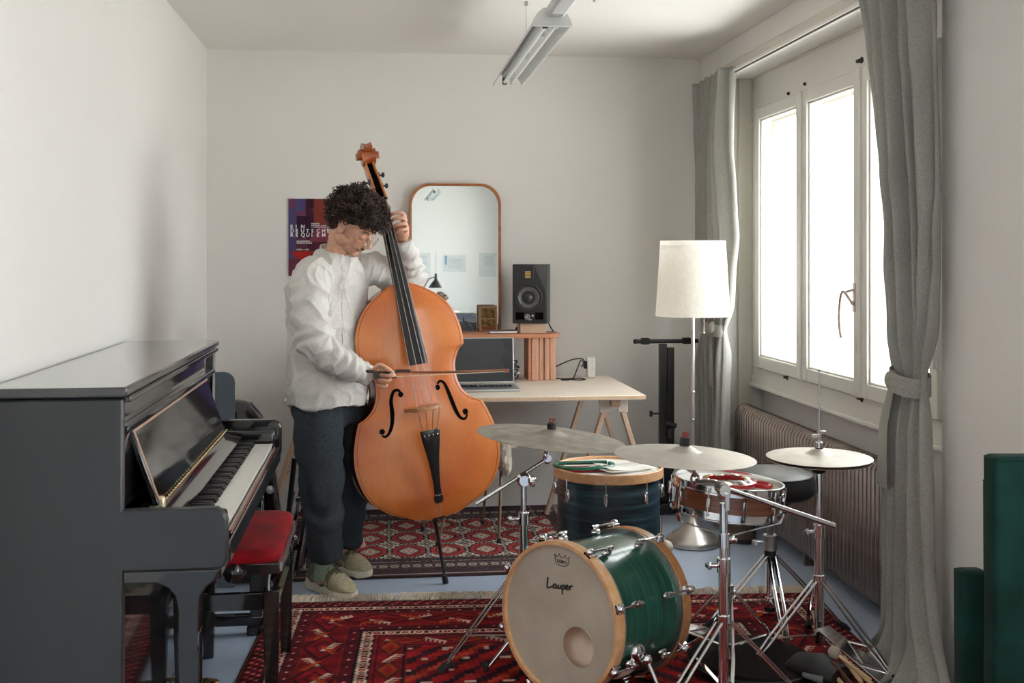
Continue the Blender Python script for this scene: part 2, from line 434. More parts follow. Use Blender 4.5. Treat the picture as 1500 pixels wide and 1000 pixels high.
# lever handle: curved, on the second/third casement meeting stile
b = MB(); hy = GY[2]+.03
b.box(XW-.064, XW-.05, hy-.010, hy+.010, 1.17, 1.29)
b.tube(catmull([(XW-.066, hy, 1.20), (XW-.085, hy+.01, 1.235), (XW-.095, hy+.035, 1.255), (XW-.098, hy+.055, 1.22), (XW-.1, hy+.063, 1.16), (XW-.1, hy+.058, 1.10), (XW-.1, hy+.04, 1.06)], 5), .006, 8)
b.tube([(XW-.06, hy, 1.265), (XW-.09, hy+.03, 1.25)], .006, 8)
b.build('window_handle', mat('old_brass_pink', (.52, .42, .38), .35, metal=.7), win)
b = MB()
for (px, py) in ((1155, 137), (1179, 123), (1148, 538), (1178, 541)): 
    p = P(px, py, X=XW-.03); b.ball(p, (.01, .006, .008), 8, 6)
for (px, py, r_) in ((1154, 553, .016), (1263, 584, .020), (1262, 88, .017)):
    p = P(px, py, X=XW-.028); b.ball(p, (.006, r_, r_*.8), 8, 6); b.obox(p+V(-.004, .02, .0), (.012, .03, .012))
b.build('latch_hole', HOLE, win)
# moulding where the niche head meets the wall, and the window board
struct(MB().box(XR-.012, XR+.012, RY0-.02, RY1+.02, RZ-.01, RZ+.055).build('trim_1', PAINT_T, bevel=.004))
struct(MB().box(XW-.034, XW-.02, RY0, RY1, RZ-.012, RZ).build('trim_2', PAINT_T, bevel=.003))
struct(MB().box(XW-.045, XW+.03, RY0, RY1, .705, .722).build('trim_3', PAINT, bevel=.004))
# side strip left of the window
struct(MB().box(XW-.10, XW-.025, RY1-.025, RY1, .0, RZ).build('trim_4', PAINT_T, bevel=.004))
# the added, unseen windows in the right wall that let in fill light
for k, (y0, y1) in enumerate(FILL_WIN):
    fill_win = struct(bpy.data.objects.new('window_%d' % (k+2), None)); col.objects.link(fill_win); fill_win.location = (XW, (y0+y1)/2, WZ0)
    MATX[fill_win.name] = Matrix.Translation(fill_win.location)
    b = MB(); n = 3; dy = (y1-y0)/n
    b.box(XW-.03, XW+.06, y0, y1, WZ0, WZ0+.06).box(XW-.03, XW+.06, y0, y1, WZ1-.06, WZ1)
    for i in range(n+1): 
        yy = y0+dy*i; b.box(XW-.03, XW+.06, max(y0, yy-.05), min(y1, yy+.05), WZ0+.06, WZ1-.06)
    b.build('window_frame', PAINT, fill_win, bevel=.004)
    for i in range(n): MB().box(XW, XW+.004, y0+dy*i+.05, y0+dy*(i+1)-.05, WZ0+.06, WZ1-.06).build('pane', GLASS, fill_win)
# window shutter standing open outside
SHW = mat('shutter_white', srgb(226, 226, 222), .6, var=.03)
sh = thing('window_shutter', 'white boarded outside shutter folded open behind the left window pane', 'shutter', (2.32, 5.68, .8))
for i in range(4):
    MB().box(2.302+i*.088, 2.302+i*.088+.084, 5.70, 5.725, .80, 2.26).build('board', SHW, sh, bevel=.003)
for zz in (1.0, 1.95): MB().box(2.32, 2.65, 5.688, 5.70, zz, zz+.07).build('batten', SHW, sh, bevel=.003)
MB().cyl((2.30, 5.712, .98), (2.30, 5.712, 1.10), .008, 8).build('hinge', STEEL, sh)

# curtain rail
cr_ = thing('curtain_rail', 'white aluminium curtain rail with a dark slot above the window', 'rail', (1.79, 5.0, 2.335))
MB().box(1.765, 1.81, 3.37, 6.22, 2.335, 2.350).build('rail_profile', PAINT, cr_, bevel=.003)
MB().box(1.776, 1.784, 3.40, 6.20, 2.330, 2.3348).build('slot', JOINT, cr_)
for yy in (3.36, 6.23): MB().box(1.755, 1.82, yy-.01, yy+.01, 2.31, 2.37).build('end_cap', PAINT, cr_, bevel=.006)
for yy in (4.3, 5.2): MB().box(1.79, 1.822, yy-.012, yy+.012, 2.345, 2.365).build('bracket', PAINT, cr_, bevel=.002)

# curtains
def curtain(name, label, prof, zt, zb, nf, amp, xb, seed, tie_z, pool=0, tie_face=-1):
    rnd = random.Random(seed)
    root = thing(name, label, 'curtain', (xb, (prof[0][1]+prof[0][2])/2, zb))
    nz, ns = 90, nf*14
    ph = [rnd.uniform(0, 6.28) for _ in range(6)]
    fw = [rnd.uniform(.7, 1.35) for _ in range(nf)]; cum = np.concatenate([[0], np.cumsum(fw)]); cum /= cum[-1]
    verts = []
    for i in range(nz+1):
        t = i/nz; z = zt+(zb-zt)*t
        lo = interp([(-a[0], a[1]) for a in prof], -z); hi = interp([(-a[0], a[2]) for a in prof], -z)
        wd = hi-lo
        for j in range(ns+1):
            s = j/ns
            k = np.searchsorted(cum, s, 'right')-1; k = min(k, nf-1); lt = (s-cum[k])/(cum[k+1]-cum[k])
            phs = 2*math.pi*(k+lt)
            a_ = amp*(.75+.25*math.sin(ph[0]+k*2.1))*(0.55+.45*min(1, wd/.35))
            if abs(z-tie_z) < .12: a_ *= .45+.55*abs(z-tie_z)/.12
            y = lo+wd*s + .018*math.sin(phs*1+ph[1])*math.sin(3*z+ph[2])*min(1, wd/.3)
            x = xb + a_*math.sin(phs+.35*math.sin(2.3*z+ph[3]+k)) + .012*math.sin(3.1*z+ph[4]+s*5)
            x += .006*noise.noise(V(s*9, z*7, seed))
            pz = z
            if pool and z < .16:
                q = (.16-z)/.16; x -= pool*q*q*(.6+.4*math.sin(phs*.5+ph[5])); pz = z+.03*q*abs(math.sin(phs*.7+4*q))
                y += .04*q*math.sin(phs*.4+ph[1])
            verts.append(V(x, y, max(pz, .004)))
    fs = []
    for i in range(nz):
        for j in range(ns): a = i*(ns+1)+j; fs.append((a, a+1, a+ns+2, a+ns+1))
    o = MB().add(verts, fs).build('drape', CURT, root, angle=180)
    so = o.modifiers.new('solid', 'SOLIDIFY'); so.thickness = .002
    return root
lc = curtain('grey_curtain', 'grey linen curtain gathered at the left side of the window behind the lamp', 
        [(2.36, 5.54, 6.18), (2.0, 5.62, 6.16), (1.5, 5.58, 6.14), (1.10, 5.66, 6.04), (1.02, 5.70, 6.00), (.85, 5.66, 6.08), (.3, 5.62, 6.12), (0.02, 5.6, 6.12)],
        2.36, .02, 6, .044, 1.755, 3, 1.02)
rc = curtain('grey_curtain', 'grey linen curtain right of the window, tied at waist height, hem on the floor',
        [(2.5, 3.42, 3.93), (2.36, 3.42, 3.93), (1.6, 3.41, 3.74), (1.2, 3.43, 3.67), (1.03, 3.47, 3.64), (.97, 3.47, 3.64), (.75, 3.45, 3.69), (.35, 3.42, 3.73), (.1, 3.36, 3.76), (0.005, 3.28, 3.80)],
        2.42, .005, 5, .050, 1.730, 11, 1.0, pool=.10)
def tieback(root, y0, y1, z, x, r, tail_side, tl):
    pts = []
    n = 28; yc, ry = (y0+y1)/2, (y1-y0)/2+.002
    b = MB(); rings = []
    for i in range(n):
        a = 2*math.pi*i/n; cx, cy = x+r*math.cos(a), yc+ry*math.sin(a)
        dz = .016*math.sin(a)
        rings.append([V(cx, cy, z-.032+dz), V(cx-.004*math.cos(a), cy-.004*math.sin(a), z-.032+dz), V(cx-.004*math.cos(a), cy-.004*math.sin(a), z+.032+dz), V(cx, cy, z+.032+dz)])
    b.loft(rings, closed=True)
    b.build('tieback', CURT, root)
    b = MB(); ys = yc+ry*tail_side*.72
    pp = catmull([(x-.03, ys, z+.01), (x-r*.8, ys-.03*tail_side+.02*tail_side, z-.06), (x-r*.9, ys+.02*tail_side, z-.16), (x-r*.95, ys+.025*tail_side, z-tl)], 5)
    rings = []
    for i, p in enumerate(pp):
        q = i/(len(pp)-1); h = .018+.020*q
        rings.append([p+V(0, -h, 0), p+V(.003, 0, 0), p+V(0, h, 0), p+V(-.004, 0, 0)])
    b.loft(rings); b.build('tie_tail', CURT, root)
    MB().ball((x-r*.6, ys-.01*tail_side, z), (.026, .028, .034), 12, 8).build('tie_knot', CURT, root)
tieback(lc, 5.70, 5.98, 1.03, 1.755, .058, -1, .30)
tieback(rc, 3.47, 3.63, .99, 1.730, .062, 1, .36)

# radiator: a row of narrow sections
RAD = mat('radiator_bronze_grey', srgb(150, 136, 128), .30, metal=.8, var=.1, scale=25)
RAD_GAP = mat('radiator_gap_shade', (.016, .012, .011), .7, metal=.0, var=.12, scale=25)  # near-black colour painted for the shade between the sections
rad = thing('radiator', 'old grey-brown column radiator standing in the niche under the window', 'radiator', (1.94, 5.0, 0))
NS = 50; ry0, ry1 = 4.02, 5.90; dyr = (ry1-ry0)/NS
def rad_section():
    b = MB(); xf, xb_ = 1.893, 1.985; zt, zb = .605, .06
    path = [(xf, 0, zb+.03), (xf, 0, zt-.03), (xf+.012, 0, zt-.008), (xf+.035, 0, zt), (xb_-.03, 0, zt), (xb_-.008, 0, zt-.01), (xb_, 0, zt-.03), (xb_, 0, zb+.03), (xb_-.02, 0, zb), (xf+.02, 0, zb)]
    b.tube(path, .0098, 6, closed=True, up=(0, 1, 0), flat=.95)
    return b.build('radiator_section', RAD, rad)
rs = rad_section()
rs.location = (0, ry0+dyr*.5, 0)
for i in range(1, NS): put(rs, rad, loc=(0, ry0+dyr*(i+.5), 0))
MB().box(1.915, 1.96, ry0+.004, ry1-.004, .06, .585).build('gap_shade_panel', RAD_GAP, rad)  # dark sheet added so the gaps between sections read as shaded
b = MB()
for zz in (.57, .085): b.cyl((1.94, ry0-.03, zz), (1.94, ry1+.015, zz), .016, 12)
b.build('header_pipe', RAD, rad)
for yy in (ry0+.1, ry1-.1, (ry0+ry1)/2): MB().box(1.91, 1.97, yy-.015, yy+.015, 0, .06).build('foot', RAD, rad)
b = MB().cyl((1.94, ry1+.0, .085), (1.94, ry1+.03, .085), .012, 10).cyl((1.94, ry1+.03, .085), (1.94, ry1+.03, .0), .010, 10)
b.build('supply_pipe', PAINT, rad)

# ceiling light fixtures
def ceiling_light(label, x, y0, y1, z, cord):
    r = thing('ceiling_light', label, 'ceiling light', (x, (y0+y1)/2, z))
    for sgn in (-1, 1):
        b = MB(); outer = []; inner = []
        prof = [(.026, .036), (.034, .032), (.054, .016), (.068, -.006), (.076, -.026), (.072, -.027), (.064, -.008), (.050, .012), (.033, .027), (.026, .030)]
        b.loft([[V(x+sgn*p[0], yy, z+p[1]) for p in prof] for yy in (y0, y1)])
        b.build('reflector_wing', GREYP, r)
    MB().box(x-.027, x+.027, y0, y1, z+.005, z+.038).build('housing', GREYP, r, bevel=.004)
    for yy, s in ((y0, -1), (y1, 1)):
        pr = [(-.079, -.029), (-.072, -.004), (-.054, .022), (-.032, .040), (.032, .040), (.054, .022), (.072, -.004), (.079, -.029)]
        if s == -1:
            MB().loft([[V(x+p[0], yy-.012, z+p[1]) for p in pr], [V(x+p[0], yy+.012, z+p[1]) for p in pr]]).build('end_plate', GREYP, r, bevel=.003)
    for dx in (-.019, .019):
        t = MB().cyl((x+dx, y0+.05, z-.016), (x+dx, y1-.05, z-.016), .0085, 12).build('lamp_tube', TUBEM, r)
        for yy in (y0+.035, y1-.05): MB().box(x+dx-.011, x+dx+.011, yy, yy+.016, z-.028, z+.006).build('lamp_holder', BLACKP if dx < 0 else GREYP, r, bevel=.002)
    for i in range(3):
        yy = y0+(y1-y0)*(i+.5)/3; MB().box(x-.01, x+.01, yy-.004, yy+.004, z-.024, z+.006).build('clip', GREYP, r)
    for yy in cord:
        b = MB().cyl((x, yy, z+.04), (x, yy, ZC), .0012, 5).cyl((x, yy, ZC-.02), (x, yy, ZC), .008, 8).cyl((x, yy, z+.042), (x, yy, z+.07), .006, 8)
        b.build('suspension_wire', STEEL, r)
    return r
ceiling_light('white twin-tube ceiling light fitting hanging on wires above the desk', .645, 4.24, 5.75, 2.30, [5.0])
ceiling_light('white twin-tube ceiling light continuing towards the camera, above the drums', .665, 2.35, 3.88, 2.31, [3.3])
ceiling_light('white ceiling light over the far end of the room, seen in the mirror', .72, -4.2, -2.2, 2.26, [-3.2])
b = thing('light_coupling', 'white end box joining the two ceiling light fittings', 'light fitting', (.665, 4.17, 2.31))
MB().box(.620, .690, 3.885, 4.222, 2.30, 2.345).build('joint_box', GREYP, b, bevel=.012)
MB().box(.635, .675, 4.16, 4.20, 2.297, 2.2999).build('joint_plate', STEEL, b)
# ------------------------------------------------------------------ upright piano
py0, py1 = 2.79, 4.32; pxb, pxf = -.92, -.61; ptz = 1.09
pn = thing('upright_piano', 'black lacquered upright piano with open fallboard along the left wall', 'piano', ((pxb+pxf)/2, (py0+py1)/2, 0))
MB().box(pxb, pxf, py0, py0+.03, .0, 1.062).build('side_panel', BLACKS, pn, bevel=.006)
MB().box(pxb, pxf, py1-.03, py1, .0, 1.062).build('side_panel', BLACKG, pn, bevel=.006)
MB().box(pxb-.004, pxf+.012, py0-.012, py1+.012, 1.066, ptz).build('top_lid', [LIDM], pn, bevel=.006, seg=3)
MB().box(pxf-.002, pxf+.014, py0+.02, py1-.02, 1.050, 1.0655).build('lid_trim', BLACKG, pn, bevel=.003)
MB().box(pxb, pxb+.02, py0+.03, py1-.03, .05, 1.06).build('back_panel', SHADOWD, pn)
MB().box(pxf-.035, pxf-.018, py0+.03, py1-.03, .78, 1.048).build('upper_panel', BLACKG, pn)
MB().box(pxf-.040, pxf-.020, py0+.03, py1-.03, .09, .62).build('lower_panel', BLACKG, pn)
MB().box(pxb+.02, pxf-.01, py0+.03, py1-.03, .0, .085).build('bottom_board', BLACKG, pn, bevel=.004)
MB().box(pxf-.03, -.385, py0+.035, py1-.035, .615, .672).build('key_bed', BLACKG, pn, bevel=.006)
MB().box(-.388, -.372, py0+.15, py1-.10, .672, .706).build('key_slip', MAHOG, pn, bevel=.004)
MB().box(-.372, -.366, py0+.06, py1-.06, .648, .700).build('key_rail', BLACKG, pn, bevel=.002)
for y0, y1 in ((py0, py0+.035), (py1-.035, py1)):
    xs = []
    pr = [(-.62, .648), (-.385, .648), (-.372, .655), (-.366, .67), (-.366, .765), (-.372, .783), (-.39, .795), (-.62, .795)]
    m = Matrix(((1, 0, 0, 0), (0, 0, -1, y1), (0, 1, 0, 0), (0, 0, 0, 1)))
    MB().prism([(a, c) for a, c in pr], m, y1-y0).build('arm', BLACKS if y0 < 3 else BLACKG, pn, bevel=.006)
for y0, y1 in ((py0+.035, py0+.165), (py1-.095, py1-.035)):
    MB().box(-.60, -.385, y0, y1, .672, .762).build('key_block', BLACKG, pn, bevel=.01)
# curved leg bracket and legs
for y0 in (py0+.002, py1-.055):
    pr = [(-.61, .648), (-.61, .620), (-.53, .618), (-.505, .606), (-.488, .585), (-.482, .55), (-.482, .45), (-.432, .45), (-.432, .555), (-.428, .585), (-.415, .606), (-.395, .62), (-.385, .648)]
    m = Matrix(((1, 0, 0, 0), (0, 0, -1, y0+.05), (0, 1, 0, 0), (0, 0, 0, 1)))
    MB().prism(pr, m, .05).build('leg_bracket', BLACKG, pn, bevel=.004)
    MB().loft([[V(x, y, z) for x, y in ((cx-h, y0+.026-h), (cx+h, y0+.026-h), (cx+h, y0+.026+h), (cx-h, y0+.026+h))] for cx, h, z in ((-.457, .026, .50), (-.457, .024, .25), (-.457, .021, .05), (-.457, .021, .035))]).build('leg', BLACKG, pn, bevel=.004)
    MB().box(-.49, -.425, y0, y0+.052, .0, .035).build('leg_foot', BLACKG, pn, bevel=.006)
    MB().box(pxf-.02, -.43, y0+.004, y0+.048, .035, .075).build('toe_block', BLACKG, pn, bevel=.008)
# keys
kw = 1.225/52; ky0 = 2.972
wk = MB(); wk.box(-.545, -.392, -kw/2+.0006, kw/2-.0006, .688, .720).box(-.396, -.389, -kw/2+.0006, kw/2-.0006, .716, .7205)
wk.m = Matrix.Identity(4)
k0 = wk.build('white_key', IVORY, pn, bevel=.0008, seg=1)
k0.modifiers.clear()
for i in range(52):
    yc = ky0+kw*(i+.5)
    if i == 0: k0.location = (0, yc, 0)
    else: put(k0, pn, loc=(0, yc, 0))
pr = [(-.545, .720), (-.452, .720), (-.447, .724), (-.455, .7345), (-.545, .7345)]
bk = MB(); bk.prism([(a, c) for a, c in pr], Matrix(((1, 0, 0, 0), (0, 0, -1, .0055), (0, 1, 0, 0), (0, 0, 0, 1))), .011)
b0 = bk.build('black_key', EBONYK, pn); first = True
# note order A B C D E F G ; black keys after A, C, D, F, G
for i in range(51):
    n = i % 7
    if n in (0, 2, 3, 5, 6):
        yc = ky0+kw*(i+1)
        if first: b0.location = (0, yc, 0); first = False
        else: put(b0, pn, loc=(0, yc, 0))
MB().box(-.395, -.391, ky0, ky0+1.225, .678, .6875).build('key_front_rail', SHADOWD, pn)
# name board behind the keys, hinge line and open fallboard
nb = [(-.560, .757), (-.545, .7445), (-.500, .742), (-.496, .748), (-.542, .753), (-.557, .765)]
MB().prism(nb, Matrix(((1, 0, 0, 0), (0, 0, -1, 4.21), (0, 1, 0, 0), (0, 0, 0, 1))), 4.21-2.965).build('name_board', BLACKG, pn)
MB().box(-.548, -.544, 2.968, 4.205, .718, .745).build('felt_strip', mat('dark_red_felt', (.12, .01, .012), .9), pn)
LBL = mat('worn_gold_lettering', (.32, .24, .15), .5)
MB().obox((-.524, 3.50, .7505), (.018, .16, .001), Matrix.Rotation(R(6), 3, 'Y')).build('maker_plate', LBL, pn)
fa, fb = V(-.560, 0, .768), V(-.628, 0, .962)
fd = (fb-fa).normalized(); fn = V(fd.z, 0, -fd.x)
def fbpoly(lo, hi, d0, d1): return [(p.x, p.z) for p in (fa+fd*lo+fn*d0, fa+fd*hi+fn*d0, fa+fd*hi+fn*d1, fa+fd*lo+fn*d1)]
mF = lambda y1: Matrix(((1, 0, 0, 0), (0, 0, -1, y1), (0, 1, 0, 0), (0, 0, 0, 1)))
fbd = MB().prism(fbpoly(.0, .206, -.014, .002), mF(4.205), 4.205-2.968).build('fallboard', BLACKG, pn, bevel=.004)
MB().prism(fbpoly(.004, .200, .002, .005), mF(2.980), .007).build('copper_edge', COPPER, fbd)
MB().prism(fbpoly(.196, .202, .002, .005), mF(4.200), 4.200-2.97).build('lip_edge', COPPER, fbd)
MB().prism(fbpoly(.206, .222, -.012, .012), mF(4.205), 4.205-2.968).build('front_lip', BLACKG, fbd, bevel=.004)
h = MB(); h.cyl((fa.x+.004, 2.98, fa.z-.002), (fa.x+.004, 4.20, fa.z-.002), .0035, 8); h.build('piano_hinge', BRASS, fbd)
h = MB()
for i in range(40): h.ball((fa.x+.008, 3.0+i*.0305, fa.z+.006), .0028, 6, 4)
h.build('hinge_screws', BRASS, fbd)['kind'] = 'stuff'
MB().obox(fa+V(-.002, 2.985, .002), (.03, .02, .035)).build('corner_hinge', mat('pale_brass', (.75, .62, .42), .35, metal=.6), pn, bevel=.006)
MB().box(-.60, -.575, 2.83, 4.28, .762, .772).build('ledge', BLACKG, pn, bevel=.003)
MB().box(pxf-.02, pxf+.006, 2.83, 4.28, .972, .990).build('ledge_rail', BLACKG, pn, bevel=.004)
for i, yy in enumerate((3.47, 3.55, 3.63)):
    b = MB(); b.tube(catmull([(-.64, yy, .085), (-.60, yy, .083), (-.56, yy, .078), (-.535, yy, .072)], 4), [.009]*4+[.010]*4+[.013]*3+[.020]*2, 10, flat=.5, up=(0, 0, 1))
    b.ball((-.53, yy, .071), (.030, .024, .008), 14, 6); b.build('pedal', BRASS, pn)
MB().box(-.645, -.628, 3.42, 3.68, .05, .12).build('pedal_plate', BRASS, pn, bevel=.003)
for yy in (py0+.05, py1-.05):
    MB().cyl((-.86, yy-.012, .02), (-.86, yy+.012, .02), .02, 14).build('caster', BRASS, pn)

# ------------------------------------------------------------------ piano bench
bn = thing('piano_bench', 'black adjustable piano bench with red velvet seat under the keyboard', 'bench', (-.455, 3.78, 0))
bx0, bx1, by0, by1 = -.625, -.300, 3.50, 4.09
b = MB(); rings = []
for z, i_ in ((.470, .004), (.480, 0), (.492, 0), (.500, .006), (.506, .02), (.509, .05)):
    ring = []
    for a in range(40):
        t = 2*math.pi*a/40; cx, cy = (bx0+bx1)/2, (by0+by1)/2; hx, hy = (bx1-bx0)/2-i_, (by1-by0)/2-i_
        c_, s_ = math.cos(t), math.sin(t); p = 9
        k = (abs(c_)**p+abs(s_)**p)**(-1/p)
        ring.append(V(cx+hx*c_*k, cy+hy*s_*k, z))
    rings.append(ring)
b.loft(rings); b.build('seat', VELVET, bn, angle=60)
MB().box(bx0+.004, bx1-.004, by0+.004, by1-.004, .435, .4705).build('seat_frame', BLACKG, bn, bevel=.005)
MB().box(bx1-.006, bx1+.002, by0+.02, by1-.02, .440, .468).build('side_trim', STEEL, bn)
for x, y in ((bx0+.03, by0+.03), (bx1-.03, by0+.03), (bx0+.03, by1-.03), (bx1-.03, by1-.03)):
    MB().loft([[V(x+sx*h, y+sy*h, z) for sx, sy in ((-1, -1), (1, -1), (1, 1), (-1, 1))] for h, z in ((.025, .385), (.024, .30), (.017, 0))]).build('leg', BLACKG, bn, bevel=.003)
MB().box(bx0+.055, bx1-.055, by0+.012, by0+.032, .325, .378).build('apron', BLACKG, bn, bevel=.003)
MB().box(bx0+.055, bx1-.055, by1-.032, by1-.012, .325, .378).build('apron', BLACKG, bn, bevel=.003)
for x in (bx0+.012, bx1-.032): MB().box(x, x+.02, by0+.055, by1-.055, .325, .378).build('apron', BLACKG, bn, bevel=.003)
for x in (bx0+.06, bx1-.06):
    b = MB(); b.bar((x, by0+.09, .345), (x, by1-.13, .440), .006, .022, up=(1, 0, 0)); b.bar((x+.008, by1-.09, .345), (x+.008, by0+.13, .440), .006, .022, up=(1, 0, 0))
    b.build('scissor_lift', STEEL, bn)
b = MB(); kx, kz = -.435, .455
b.cyl((kx, by0+.02, kz), (kx, by0-.03, kz), .007, 10); b.cyl((kx, 3.52, .42), (kx, 4.05, .42), .006, 8)
b.build('spindle', STEEL, bn)
MB().lathe([(0.001, 0), (.016, .0), (.026, .008), (.030, .02), (.027, .034), (.014, .04), (.001, .041)], (kx, by0-.022, kz), 20, axis=(0, -1, 0)).build('adjusting_knob', BLACKG, bn)
b = MB(); b.tube(catmull([(bx1-.035, by0+.04, .44), (bx1-.04, by0+.035, .39), (bx1-.035, by0+.04, .345), (bx1-.02, by0+.05, .335)], 5), .003, 6); b.build('wire_hook', STEEL, bn)

# ------------------------------------------------------------------ rugs
def hexarr(nx, ny): return np.zeros((ny, nx, 3))
def back_rug(W_, H_, s):
    nx, ny = int(W_/s), int(H_/s); rng = np.random.RandomState(2)
    X, Y = np.meshgrid((np.arange(nx)+.5)*s, (np.arange(ny)+.5)*s)
    dark = np.array(srgb(66, 54, 60)); cream = np.array(srgb(226, 214, 198)); red = np.array(srgb(192, 78, 72)); wine = np.array(srgb(92, 34, 44)); blk = np.array(srgb(40, 36, 46))
    out = np.zeros((ny, nx, 3)) + dark
    n = rng.rand(ny, nx)
    out[n > .8] = np.array(srgb(100, 84, 84)); out[n < .12] = np.array(srgb(110, 60, 62))
    fx0, fx1, fy0, fy1 = .16, W_-.16, .285, H_-.27
    F_ = (X > fx0) & (X < fx1) & (Y > fy0) & (Y < fy1)
    cw, ch = .182, (fy1-fy0)/3
    u = (X-fx0+.02)/cw; v = (Y-fy0)/ch
    lu = (u-np.floor(u)-.5)*2; lv = (v-np.floor(v)-.5)*2
    r = np.maximum(np.maximum(np.abs(lu), np.abs(lv)), (np.abs(lu)+np.abs(lv))/1.38)
    saw = .05*(np.mod(np.arctan2(lv, lu)*30/(2*np.pi), 1) > .5)
    f = np.zeros((ny, nx, 3)) + cream
    # dark lattice knots between the guls
    g = (np.abs(np.mod(u*9, 1)-.5) < .22) & (np.abs(np.mod(v*9, 1)-.5) < .22); f[g] = dark
    lat = (np.abs(np.abs(lu)-1) < .10) | (np.abs(np.abs(lv)-1) < .08); ck = (np.floor(u*14)+np.floor(v*14)) % 2 < 1; f[lat & ck] = blk
    gu = np.minimum(1-np.abs(lu), 9); gv = 1-np.abs(lv); dm = (gu+gv*1.0); f[(dm < .42)] = dark; f[(dm < .42) & ck] = cream*.8; f[dm < .2] = wine; f[dm < .1] = cream
    f[r < .90+saw] = blk; f[r < .84] = red
    f[(r < .62) & (r > .55)] = blk; m = np.abs(lu)*1.0+np.abs(lv)
    f[(r < .55)] = red*.85; f[m < .58] = blk; f[m < .50] = cream; f[m < .38] = blk; f[m < .30] = cream; f[m < .14] = red
    tick = (r > .66) & (r < .80) & (np.mod(np.arctan2(lv, lu)*22/(2*np.pi), 1) > .72); f[tick] = wine
    out[F_] = f[F_]
    # scroll stripes in the borders
    def stripe(c, t, pos, h):
        q = (np.abs(c-pos) < h)
        a = np.mod(t/.05, 1)-.5; e = (a/.36)**2+((c-pos)/(h*.8))**2
        ring = q & (e < 1) & (e > .45); out[ring] = cream*.85; core = q & (e < .12); out[core] = cream*.8
        eg = q & (np.abs(np.abs(c-pos)-h) < .003) & (np.mod(t/.012, 1) > .5); out[eg] = cream*.6
    for pos in (.155, H_-.15): stripe(Y, X, pos, .028)
    for pos in (.08, W_-.08): stripe(X, Y, pos, .022)
    for c, W2_ in ((Y, H_), (X, W_)):
        e = (np.abs(c-.225) < .004) | (np.abs(c-(W2_-.22)) < .004); out[e & ~F_ & (Y > .1) & (n > .4)] = cream*.55
    edge = (X < .014) | (X > W_-.014) | (Y < .02) | (Y > H_-.02); out[edge] = np.array(srgb(96, 62, 62))
    ln = (np.abs(Y-.024) < .004); out[ln] = cream*.7
    return np.clip(out*(.9+.2*rng.rand(ny, nx, 1)), 0, 1)
brg = thing('patterned_rug', 'dark red and cream rug with rows of octagon medallions under the desk', 'rug', (.22, 5.6, 0))
bw, bh = 1.50, 1.32
m = Matrix.Translation((-.46, 4.955, .012))
pat = back_rug(bw, bh, .005)
color_grid('pile', bw, bh, pat, m, RUGM, brg, zf=lambda x, y: .0015*np.sin(3*x)*np.sin(4*y))
MB().box(-.46, -.46+bw, 4.955, 4.955+bh, .001, .0105).build('backing', mat('rug_backing', srgb(70, 50, 50), .95), brg)
b = MB(); rnd = random.Random(4)
for i in range(120):
    y = 4.97+1.28*i/120; b.bar((-.46, y, .008), (-.46-.05-rnd.random()*.02, y+rnd.uniform(-.012, .012), .003), .004, .003)
fo = b.build('fringe', mat('fringe_cream', srgb(196, 186, 170), .95), brg); fo['kind'] = 'stuff'

